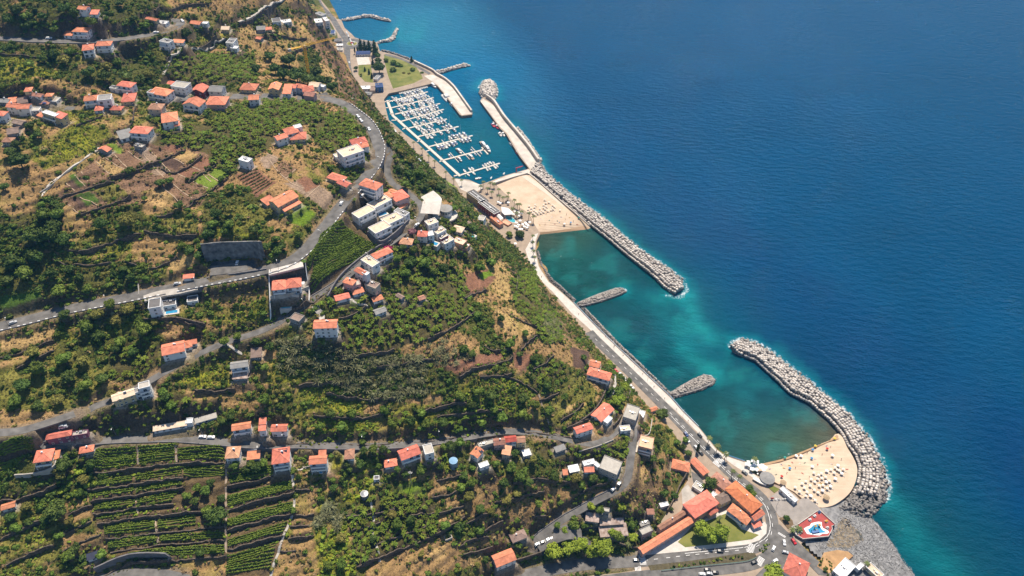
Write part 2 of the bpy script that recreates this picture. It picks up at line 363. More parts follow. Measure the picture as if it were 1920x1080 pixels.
# ---- stepped dry stone walls: (height, side, pixels)  (ground higher on the far side)
WALLS=[
# vineyard below the lower road
('vine',3.0,[(178,884),(258,876),(330,868),(422,866)]),('vine',2.6,[(165,918),(250,908),(345,895)]),('vine',2.6,[(170,938),(252,926),(345,912)]),
('vine',2.6,[(175,963),(255,951),(325,944)]),('vine',2.4,[(182,980),(260,968),(330,962),(424,953)]),('vine',2.8,[(197,1008),(292,998),(370,990),(424,983)]),
('vine',2.8,[(205,1033),(295,1020),(424,1010)]),('vine',3.2,[(240,1052),(320,1048),(424,1042)]),
('vine',3.2,[(428,912),(515,893)]),('vine',3.6,[(427,955),(480,940),(552,922)]),('vine',3.6,[(426,993),(490,975),(552,962)]),('vine',3.6,[(426,1029),(535,1002)]),
# kitchen gardens
('plots',2.2,[(105,372),(155,355),(212,337)]),('plots',2.4,[(152,401),(200,384),(247,367)]),('plots',2.4,[(210,333),(297,303),(347,278)]),('plots',2.0,[(302,309),(327,322),(380,291)]),
('plots',2.4,[(350,341),(378,325),(405,308)]),('plots',2.6,[(345,389),(385,363),(425,333)]),('plots',3.0,[(125,468),(162,471),(200,456),(267,436)]),('plots',3.0,[(270,432),(325,441),(370,440)]),
('plots',2.0,[(290,405),(305,403),(325,398)]),('plots',2.0,[(230,490),(290,500),(330,480)]),('plots',1.8,[(100,485),(130,495),(210,490)]),
# between the two roads
('mid',4.5,[(505,600),(540,582),(590,556),(640,523),(700,478),(735,455)]),('mid',2.2,[(620,545),(640,545),(660,538)]),('mid',2.4,[(560,655),(590,640),(640,640)]),
('mid',2.2,[(635,597),(660,590),(685,575)]),('mid',2.6,[(365,729),(400,733),(440,729)]),('mid',2.4,[(0,668),(50,655),(100,636)]),('mid',2.4,[(30,690),(70,672),(100,655)]),
('mid',2.6,[(270,605),(330,600),(385,612)]),
# middle hillside
('hill',3.0,[(560,722),(620,717),(660,727)]),('hill',3.4,[(612,737),(650,744),(687,748),(740,745)]),('hill',3.2,[(590,777),(625,782),(682,782),(732,766)]),('hill',3.2,[(775,772),(857,758),(880,761)]),
('hill',2.6,[(800,636),(842,616),(890,586)]),('hill',2.6,[(867,561),(912,542)]),('hill',2.4,[(910,646),(925,656),(952,653)]),('hill',2.4,[(975,658),(985,643),(1007,628)]),
('hill',2.8,[(860,706),(900,688),(940,678),(960,668)]),('hill',2.6,[(900,706),(930,704),(960,701)]),('hill',2.6,[(1000,692),(1020,680),(1037,666)]),('hill',2.2,[(1010,748),(1030,742),(1050,735)]),
('hill',3.0,[(1050,788),(1075,773),(1092,756)]),('hill',4.5,[(1062,803),(1100,783),(1117,765),(1133,733)]),('hill',2.4,[(960,590),(1000,610),(1020,612)]),('hill',2.4,[(950,500),(968,520),(965,545)]),
('hill',2.4,[(945,700),(985,720),(1010,735)]),('hill',2.6,[(820,780),(880,775),(940,770)]),('hill',2.4,[(700,690),(760,680),(820,670)]),('hill',2.4,[(640,670),(700,665),(740,655)]),
# cut bank above the lower road
('bank',6.0,[(555,828),(640,830),(700,830),(760,827),(830,819),(900,808),(940,802)]),
('bank',5.0,[(985,806),(1050,814),(1090,823)]),
# lower slope
('low',2.4,[(657,993),(690,985),(712,978)]),('low',4.0,[(667,1061),(712,1043),(775,1018),(825,996),(870,971)]),('low',2.4,[(555,918),(580,916)]),('low',2.4,[(552,966),(587,963)]),
('low',2.2,[(545,983),(582,983)]),('low',2.6,[(540,1008),(587,1003)]),('low',2.4,[(525,1031),(554,1030)]),('low',2.6,[(650,968),(700,962),(740,955)]),('low',2.4,[(700,1020),(760,1000),(800,985)]),
('low',2.4,[(720,972),(770,965),(815,960)]),('low',2.6,[(820,961),(840,956),(870,946)]),('low',2.6,[(892,1006),(930,981),(942,975)]),('low',2.4,[(810,933),(840,925),(873,915)]),
('low',2.4,[(860,1023),(890,1010),(917,1005)]),('low',2.4,[(867,1038),(900,1030),(922,1024)]),('low',2.4,[(860,985),(890,975),(915,962)]),('low',2.6,[(960,905),(1010,897),(1070,905)]),
('low',2.6,[(930,940),(980,930),(1020,920)]),('low',2.4,[(1000,968),(1025,966)]),('low',2.4,[(820,900),(850,893),(872,888)]),('low',2.6,[(1085,925),(1110,912),(1140,905)]),
# shrubby south-west corner
('corner',2.6,[(127,966),(150,955),(172,944)]),('corner',2.6,[(110,1003),(150,985),(170,974)]),('corner',2.6,[(115,1031),(150,1015),(190,999)]),('corner',2.8,[(120,1051),(160,1035),(195,1024)]),
('corner',2.6,[(0,1010),(40,990),(90,970)]),('corner',2.6,[(10,1060),(60,1035),(100,1020)]),('corner',4.0,[(0,938),(60,928),(104,908)]),
('corner',4.0,[(180,1080),(245,1052),(320,1050)]),
# upper valley
('upper',4.0,[(310,116),(355,92),(390,84),(424,74)]),('upper',2.4,[(0,100),(80,105),(150,100)]),('upper',2.6,[(205,263),(240,242),(252,202)]),('upper',2.4,[(290,20),(340,12),(390,8)]),('upper',2.4,[(447,45),(480,30),(520,5)]),
('upper',3.0,[(480,72),(540,70),(575,72)]),('upper',2.6,[(140,236),(180,222),(200,212)]),('upper',3.0,[(545,100),(570,92),(590,85)]),
]
WALLW=[]
def add_step(h,wpts,L=8.0,Lb=None):
 wp=np.array(wpts)[:,:2]
 x0,y0=wp.min(0)-14;x1,y1=wp.max(0)+14
 i0,i1=np.searchsorted(xs,[x0,x1]);j0,j1=np.searchsorted(ys,[y0,y1])
 if i1-i0<2 or j1-j0<2:return
 sx,sy=GX[j0:j1,i0:i1],GY[j0:j1,i0:i1]
 d,sg,t,_,end=seg_dist(sx,sy,wp)
 # uphill side from the smooth ground
 mid=wp[len(wp)//2];tan=wp[min(len(wp)//2+1,len(wp)-1)]-wp[max(len(wp)//2-1,0)];nrm=np.array([-tan[1],tan[0]])/(np.hypot(*tan)+1e-9)
 up=1 if Hb(*(mid+nrm*4))>Hb(*(mid-nrm*4))else-1
 s=d*sg*up
 fade=np.where(end,np.clip(1-d/3.5,0,1),1)
 f=np.where(s>0,np.clip(1-s/L,0,1),-np.clip(1-(-s)/L,0,1))
 HH[j0:j1,i0:i1]+=.5*h*f*fade
 return up
for reg,h,pp in WALLS:
 h*=.72
 wp=[gray(x,y,HBASE)for x,y in pp]
 wp=resample([np.array(p)for p in wp],2.0)
 up=add_step(h,wp)
 WALLW.append((reg,h,wp,up or 1,pp))

# ---- roads cut benches into the slope
for nme,(wd,wp)in ROADW.items():
 a=np.array(wp);x0,y0=a[:,:2].min(0)-16;x1,y1=a[:,:2].max(0)+16
 i0,i1=np.searchsorted(xs,[x0,x1]);j0,j1=np.searchsorted(ys,[y0,y1])
 sub=HH[j0:j1,i0:i1];d=np.full(sub.shape,1e9);z=sub.copy()
 sx,sy=GX[j0:j1,i0:i1],GY[j0:j1,i0:i1]
 for k in range(0,len(wp)-1,12):
  seg=wp[k:k+14];b=np.array(seg)
  ii0,ii1=np.searchsorted(xs[i0:i1],[b[:,0].min()-16,b[:,0].max()+16]);jj0,jj1=np.searchsorted(ys[j0:j1],[b[:,1].min()-16,b[:,1].max()+16])
  if ii1<=ii0 or jj1<=jj0 or len(seg)<2:continue
  dd,_,_,zz,_=seg_dist(sx[jj0:jj1,ii0:ii1],sy[jj0:jj1,ii0:ii1],seg)
  m=dd<d[jj0:jj1,ii0:ii1]
  d[jj0:jj1,ii0:ii1]=np.where(m,dd,d[jj0:jj1,ii0:ii1]);z[jj0:jj1,ii0:ii1]=np.where(m,zz,z[jj0:jj1,ii0:ii1])
 wgt=np.clip(1-(d-wd/2-1.6)/3.5,0,1);wgt=wgt*wgt*(3-2*wgt)
 HH[j0:j1,i0:i1]=sub*(1-wgt)+(z-.12)*wgt

# levelled gravel parking place under the tall wall
def level_poly(poly,h,blend=2.5):
 q=[tuple(P(x,y,h)[:2])for x,y in poly];x_=[v[0]for v in q];y_=[v[1]for v in q]
 i0,i1=np.searchsorted(xs,[min(x_)-5,max(x_)+5]);j0,j1=np.searchsorted(ys,[min(y_)-5,max(y_)+5])
 X,Y=GX[j0:j1,i0:i1],GY[j0:j1,i0:i1];d,*_=seg_dist(X,Y,q+q[:1]);ins=inpoly(X,Y,q);d=np.where(ins,0,d);w_=np.clip(1-d/blend,0,1)
 HH[j0:j1,i0:i1]=HH[j0:j1,i0:i1]*(1-w_)+h*w_
level_poly([(386,489),(420,485),(480,483),(492,492),(484,502),(440,512),(398,517)],140.6)
# ================================================================== GROUND COVER
def lin(r,g,b):return np.array([((c/255+.055)/1.055)**2.4 if c>10 else c/255/12.92 for c in(r,g,b)])
CC={'scrub':(.085,.090,.022),'dry':(.33,.20,.088),'straw':(.44,.285,.12),'grass':(.185,.19,.024),'lime':(.25,.25,.022),'olive':(.175,.165,.036),
 'soil':(.21,.125,.075),'darksoil':(.10,.062,.045),'redsoil':(.23,.115,.07),'palesoil':(.27,.19,.13),'rock':(.17,.115,.08),'banana':(.095,.08,.03),'vine':(.13,.09,.045),
 'lawn':(.13,.20,.018),'crop':(.07,.12,.02),'bright':(.16,.22,.03),'stone':(.085,.063,.046),'redrock':(.26,.15,.085)}
#  (class, shrub density, soft edge, pixel polygon)
COVER=[
('dry',.18,[(425,66),(500,48),(575,28),(605,72),(590,118),(545,132),(480,118),(450,104),(430,92)]),('straw',.05,[(440,54),(500,50),(570,38),(580,52),(560,64),(470,66)]),('redrock',.10,[(572,10),(585,20),(612,60),(642,112),(668,175),(668,195),(648,185),(622,150),(598,118),(585,70)]),
('straw',.1,[(595,115),(625,125),(635,160),(610,150)]),('soil',.03,[(628,182),(650,178),(670,196),(662,200),(640,190)]),('scrub',.9,[(560,105),(592,88),(600,115),(590,145),(560,140)]),
('dry',.15,[(0,312),(60,300),(80,318),(130,292),(172,282),(160,330),(112,362),(70,376),(68,400),(0,402)]),('grass',.12,[(85,262),(150,228),(205,246),(182,286),(126,302),(80,320),(60,300)]),('lime',.08,[(110,270),(160,250),(180,280),(120,298)]),
('grass',.25,[(0,100),(60,112),(120,140),(60,165),(0,165)]),('lime',.1,[(0,112),(40,118),(110,140),(60,150),(0,140)]),('lime',.15,[(345,80),(430,58),(432,90),(362,95)]),('dry',.25,[(50,140),(200,165),(240,190),(110,185)]),
('dry',.15,[(105,178),(190,162),(210,170),(130,182)]),('grass',.3,[(115,205),(180,205),(200,225),(140,240),(110,230)]),('bright',.1,[(185,85),(210,82),(205,90),(188,92)]),
('soil',.12,[(105,365),(140,330),(190,290),(215,265),(250,262),(330,262),(380,270),(440,315),(400,380),(345,395),(265,400),(155,405),(112,395)]),
('scrub',.95,[(66,378),(105,366),(118,400),(120,470),(60,472),(50,420)]),('dry',.15,[(118,400),(160,405),(200,440),(185,470),(130,470)]),('scrub',.7,[(170,395),(280,380),(275,435),(180,425)]),('olive',.2,[(185,420),(270,430),(265,440),(200,460),(160,470),(120,468)]),
('grass',.15,[(120,470),(160,474),(245,448),(246,470),(210,490),(160,492),(110,480)]),('dry',.08,[(246,444),(300,441),(340,446),(322,466),(300,474),(248,475)]),('straw',.06,[(300,485),(365,478),(372,505),(315,512)]),('olive',.4,[(270,395),(370,395),(372,436),(325,438),(268,432)]),('dry',.2,[(265,358),(320,350),(345,390),(300,404),(270,400)]),
('scrub',.95,[(0,400),(50,410),(60,470),(130,480),(240,490),(290,500),(260,535),(120,575),(60,590),(0,600)]),('scrub',.8,[(380,360),(480,350),(510,440),(490,446),(380,445)]),('olive',.3,[(420,385),(500,380),(545,420),(500,438),(430,425)]),
('dry',.1,[(505,405),(560,415),(540,435),(500,430)]),('grass',.25,[(395,420),(470,430),(490,444),(400,444)]),('crop',.1,[(0,556),(75,545),(85,575),(0,596)]),('straw',.02,[(0,622),(100,606),(104,625),(60,650),(0,662)]),
('dry',.2,[(20,680),(60,665),(100,642),(104,660),(40,690)]),('scrub',.95,[(105,600),(265,565),(280,600),(300,640),(290,690),(210,715),(110,660)]),('grass',.5,[(110,615),(200,595),(260,590),(255,615),(180,630),(115,640)]),('olive',.6,[(0,700),(120,650),(210,700),(160,760),(80,790),(0,790)]),('dry',.3,[(0,770),(80,770),(130,775),(60,800),(0,805)]),
('grass',.35,[(392,562),(500,545),(505,600),(450,615),(395,605)]),('dry',.2,[(388,548),(470,535),(500,532),(500,560),(400,580)]),('lime',.12,[(345,695),(430,680),(436,722),(370,728),(330,715)]),('olive',.25,[(330,680),(440,670),(440,690),(350,700)]),('dry',.2,[(330,730),(365,745),(400,760),(440,750),(430,735)]),
('lime',.25,[(500,670),(560,690),(600,695),(600,715),(500,720)]),('grass',.15,[(560,690),(640,715),(690,760),(670,800),(620,810),(560,800),(555,760)]),('lime',.1,[(570,745),(620,735),(680,765),(640,778),(580,775)]),('lime',.1,[(580,790),(640,785),(690,800),(640,815),(570,822)]),('scrub',.9,[(440,740),(540,730),(545,790),(460,790)]),('dry',.2,[(420,745),(500,745),(500,770),(400,768)]),
('scrub',.95,[(520,640),(620,640),(700,660),(800,650),(880,640),(900,700),(800,745),(690,750),(610,720),(520,700)]),('dry',.5,[(760,640),(880,640),(900,660),(820,690),(740,680)]),('redsoil',.2,[(840,670),(940,660),(945,676),(860,704),(830,690)]),('dry',.4,[(810,600),(900,640),(910,660),(830,660)]),
('straw',.12,[(905,495),(960,488),(990,492),(1010,528),(1016,560),(975,590),(935,560),(918,530)]),('redsoil',.05,[(858,520),(912,502),(930,520),(905,548),(870,560)]),('lawn',.05,[(895,515),(920,505),(925,515),(905,525)]),('dry',.2,[(920,565),(985,572),(1008,625),(1040,600),(1062,640),(1088,690),(1080,715),(1000,690),(955,650),(925,620)]),('straw',.08,[(930,585),(970,580),(975,640),(950,640)]),('straw',.1,[(985,590),(1005,630),(1000,650),(980,640)]),
('dry',.35,[(1010,525),(1035,550),(1085,605),(1120,660),(1150,690),(1120,690),(1060,640),(1020,570)]),('scrub',.8,[(1000,660),(1080,690),(1095,720),(1050,735),(1000,720)]),('dry',.25,[(1020,560),(1050,590),(1070,640),(1040,640),(1020,610)]),('redsoil',.1,[(960,660),(1000,665),(985,700),(965,690)]),('darksoil',.25,[(1070,650),(1105,660),(1105,690),(1075,690)]),
('grass',.35,[(870,720),(920,700),(990,710),(1000,740),(980,790),(880,795),(850,760)]),('lime',.2,[(1030,780),(1050,770),(1070,785),(1040,800)]),('olive',.25,[(1080,700),(1125,735),(1110,765),(1060,800),(1010,806),(1000,770),(1050,740)]),('straw',.1,[(1060,765),(1090,750),(1100,760),(1065,785)]),('grass',.4,[(730,750),(880,770),(890,800),(740,815),(690,805)]),
('dry',.2,[(553,885),(600,900),(590,960),(585,1010),(600,1080),(508,1080),(530,1040),(548,985)]),('lime',.06,[(600,935),(650,965),(655,1000),(665,1080),(600,1080),(590,1010)]),('lime',.15,[(640,890),(700,885),(712,905),(690,935),(650,945)]),('lime',.2,[(610,845),(690,842),(705,880),(640,895),(620,880)]),('dry',.25,[(700,880),(760,870),(860,880),(870,900),(760,900)]),('bright',.05,[(745,915),(780,905),(800,925),(760,940)]),('lawn',.1,[(750,910),(775,900),(778,935),(752,938)]),
('dry',.22,[(820,880),(900,885),(1000,900),(1060,890),(1150,925),(1060,962),(1000,1000),(960,1010),(900,1000),(860,960),(800,930)]),('straw',.1,[(820,960),(850,962),(845,990),(825,992)]),('dry',.2,[(700,1050),(830,1000),(880,1020),(930,985),(970,990),(960,1020),(900,1060),(780,1085),(680,1085)]),('straw',.08,[(800,1035),(835,1020),(840,1045),(800,1055)]),
('dry',.12,[(1190,860),(1215,850),(1262,850),(1285,870),(1262,900),(1250,945),(1220,955),(1180,945),(1160,935),(1180,905)]),('straw',.06,[(1190,880),(1215,875),(1215,915),(1185,920)]),('olive',.4,[(1210,800),(1260,795),(1290,840),(1240,850)]),('straw',.06,[(1180,945),(1210,945),(1200,960),(1180,960)]),
('olive',.2,[(0,965),(90,955),(112,1000),(105,1040),(60,1080),(0,1080)]),('dry',.2,[(115,1000),(190,1000),(195,1030),(120,1060)]),('scrub',.7,[(105,860),(165,860),(180,900),(175,960),(110,960)]),('dry',.2,[(100,945),(170,935),(175,965),(120,985)]),
('dry',.1,[(440,1060),(500,1075),(500,1085),(430,1085)]),('dry',.15,[(330,1050),(420,1050),(420,1085),(340,1085)]),('crop',.3,[(350,905),(420,905),(422,950),(350,950)]),
('dry',.4,[(400,0),(560,-20),(560,60),(440,45),(360,10)]),('scrub',.5,[(440,20),(540,5),(545,35),(470,50)]),('dry',.12,[(188,52),(210,48),(212,70),(190,70)]),('dry',.1,[(692,290),(720,275),(735,342),(755,355),(720,345),(705,320)]),('straw',.05,[(712,300),(726,285),(722,330),(708,330)]),('olive',.2,[(700,330),(740,345),(722,358),(700,350)]),
('banana',1,[(470,182),(560,186),(616,206),(608,226),(570,234),(530,246),(505,278),(456,308),(400,292),(350,276),(290,272),(268,256),(300,234),(372,236),(420,216)]),('banana',1,[(577,236),(640,206),(665,220),(682,256),(655,276),(622,288),(592,272)]),('banana',1,[(395,280),(470,290),(440,330),(420,320),(390,300)]),
('banana',1,[(585,565),(628,560),(680,550),(690,575),(640,590),(600,575)]),('banana',1,[(640,592),(700,575),(760,545),(800,510),(850,500),(872,515),(880,560),(890,590),(840,615),(790,640),(740,650),(690,650),(650,660),(630,620)]),('banana',1,[(955,525),(1000,498),(1010,520),(1008,560),(1046,590),(1055,640),(1020,650),(1000,610),(965,580)]),
('banana',1,[(1000,838),(1060,830),(1130,838),(1182,812),(1180,850),(1165,862),(1100,862),(1020,862)]),('banana',1,[(650,955),(700,932),(730,922),(812,932),(828,990),(770,1022),(710,1040),(665,1060),(660,1000)]),('banana',1,[(188,808),(230,790),(285,762),(330,735),(385,760),(405,775),(340,788),(290,792),(250,815)]),
('banana',1,[(325,112),(380,100),(478,100),(485,150),(400,160),(330,150)]),('banana',1,[(205,655),(255,640),(300,655),(295,690),(255,712),(212,718)]),('banana',1,[(280,200),(300,205),(310,230),(280,240)]),('banana',.9,[(1005,695),(1050,670),(1058,690),(1020,720),(1000,730)]),('banana',1,[(640,350),(662,345),(682,368),(660,385),(630,365)]),('banana',.9,[(800,860),(840,855),(860,880),(820,890)]),
('banana',.9,[(690,470),(720,460),(770,480),(800,470),(830,500),(790,530),(740,540),(700,520)]),('banana',1,[(610,310),(640,320),(645,335),(615,330)]),('banana',.9,[(720,785),(760,770),(775,790),(740,800)]),('banana',.9,[(800,800),(880,785),(885,805),(800,825)]),
('vine',.0,[(178,838),(425,834),(426,862),(550,868),(553,925),(548,972),(520,1040),(506,1080),(424,1080),(424,1045),(240,1052),(200,1030),(180,985),(160,915),(250,885),(180,885)]),('vine',0,[(0,822),(64,818),(60,850),(20,880),(0,905)]),('vine',0,[(580,475),(604,440),(640,410),(650,410),(692,438),(714,465),(640,515),(600,548),(580,560),(574,510)]),('redsoil',0,[(440,328),(478,314),(516,342),(482,370)]),
('palesoil',.02,[(485,299),(507,287),(525,297),(500,320)]),('soil',.02,[(515,315),(532,302),(556,317),(535,338)]),('palesoil',.02,[(535,345),(560,337),(600,350),(633,367),(612,394),(575,370)]),('redsoil',.02,[(556,337),(575,330),(600,347),(575,360)]),('dry',.1,[(598,290),(622,285),(650,310),(640,318),(605,300)]),
('darksoil',0,[(122,342),(136,332),(156,348),(140,358)]),('crop',0,[(128,330),(140,326),(158,345),(150,350)]),('soil',.02,[(152,322),(185,312),(210,332),(180,346),(165,338)]),('straw',.02,[(178,305),(195,297),(235,318),(212,330)]),('soil',0,[(215,290),(238,285),(265,300),(240,315)]),('straw',0,[(112,393),(128,402),(150,400),(118,380)]),
('darksoil',0,[(130,370),(143,365),(163,387),(152,393)]),('crop',.05,[(143,365),(170,358),(190,378),(163,387)]),('olive',.05,[(175,355),(212,340),(245,365),(200,380)]),('darksoil',0,[(300,307),(318,293),(345,308),(328,318)]),('straw',0,[(318,290),(340,275),(372,290),(345,306)]),('redsoil',0,[(330,322),(355,308),(375,318),(352,336)]),('redsoil',.0,[(358,306),(382,293),(400,305),(380,318)]),
('bright',0,[(362,340),(380,325),(412,342),(395,358)]),('bright',0,[(385,322),(405,310),(430,325),(412,342)]),('soil',.02,[(305,352),(325,345),(365,378),(345,385)]),('bright',0,[(200,270),(215,268),(232,285),(222,290)]),('palesoil',.03,[(260,290),(285,285),(320,325),(290,330)]),('straw',.03,[(270,375),(300,355),(320,370),(300,395)]),('redsoil',0,[(305,275),(330,270),(345,280),(325,288)]),
('lawn',0,[(538,402),(563,380),(596,402),(572,424),(548,420)]),('lawn',0,[(747,500),(778,488),(782,492),(756,510)]),('lawn',0,[(808,470),(830,452),(836,460),(816,478)]),('crop',0,[(650,565),(678,560),(684,572),(662,580)]),('asph',0,[(390,500),(400,490),(478,487),(482,498),(470,510),(400,520)]),('paved',0,[(790,402),(800,380),(830,382),(824,412),(800,420)]),('paved',0,[(503,512),(560,505),(578,505),(580,560),(510,568)]),('palesoil',0,[(990,1024),(1015,1003),(1050,1000),(1095,1010),(1108,1018),(1060,1030),(1000,1040)]),
('asph',0,[(330,175),(345,172),(362,188),(345,195),(318,192)]),('bright',0,[(835,335),(860,350),(840,350)]),('asph',0,[(985,1035),(1000,1018),(1040,1000),(1090,1003),(1108,1018),(1062,1022),(1020,1040)]),
('asph',0,[(592,178),(612,172),(632,192),(610,192)]),('asph',0,[(668,352),(690,362),(702,372),(680,380),(660,362)]),('paved',0,[(1165,792),(1190,790),(1200,800),(1196,830),(1170,812)])]
CC['asph']=(.11,.105,.10);CC['paved']=(.40,.36,.31)
ny,nx=GX.shape
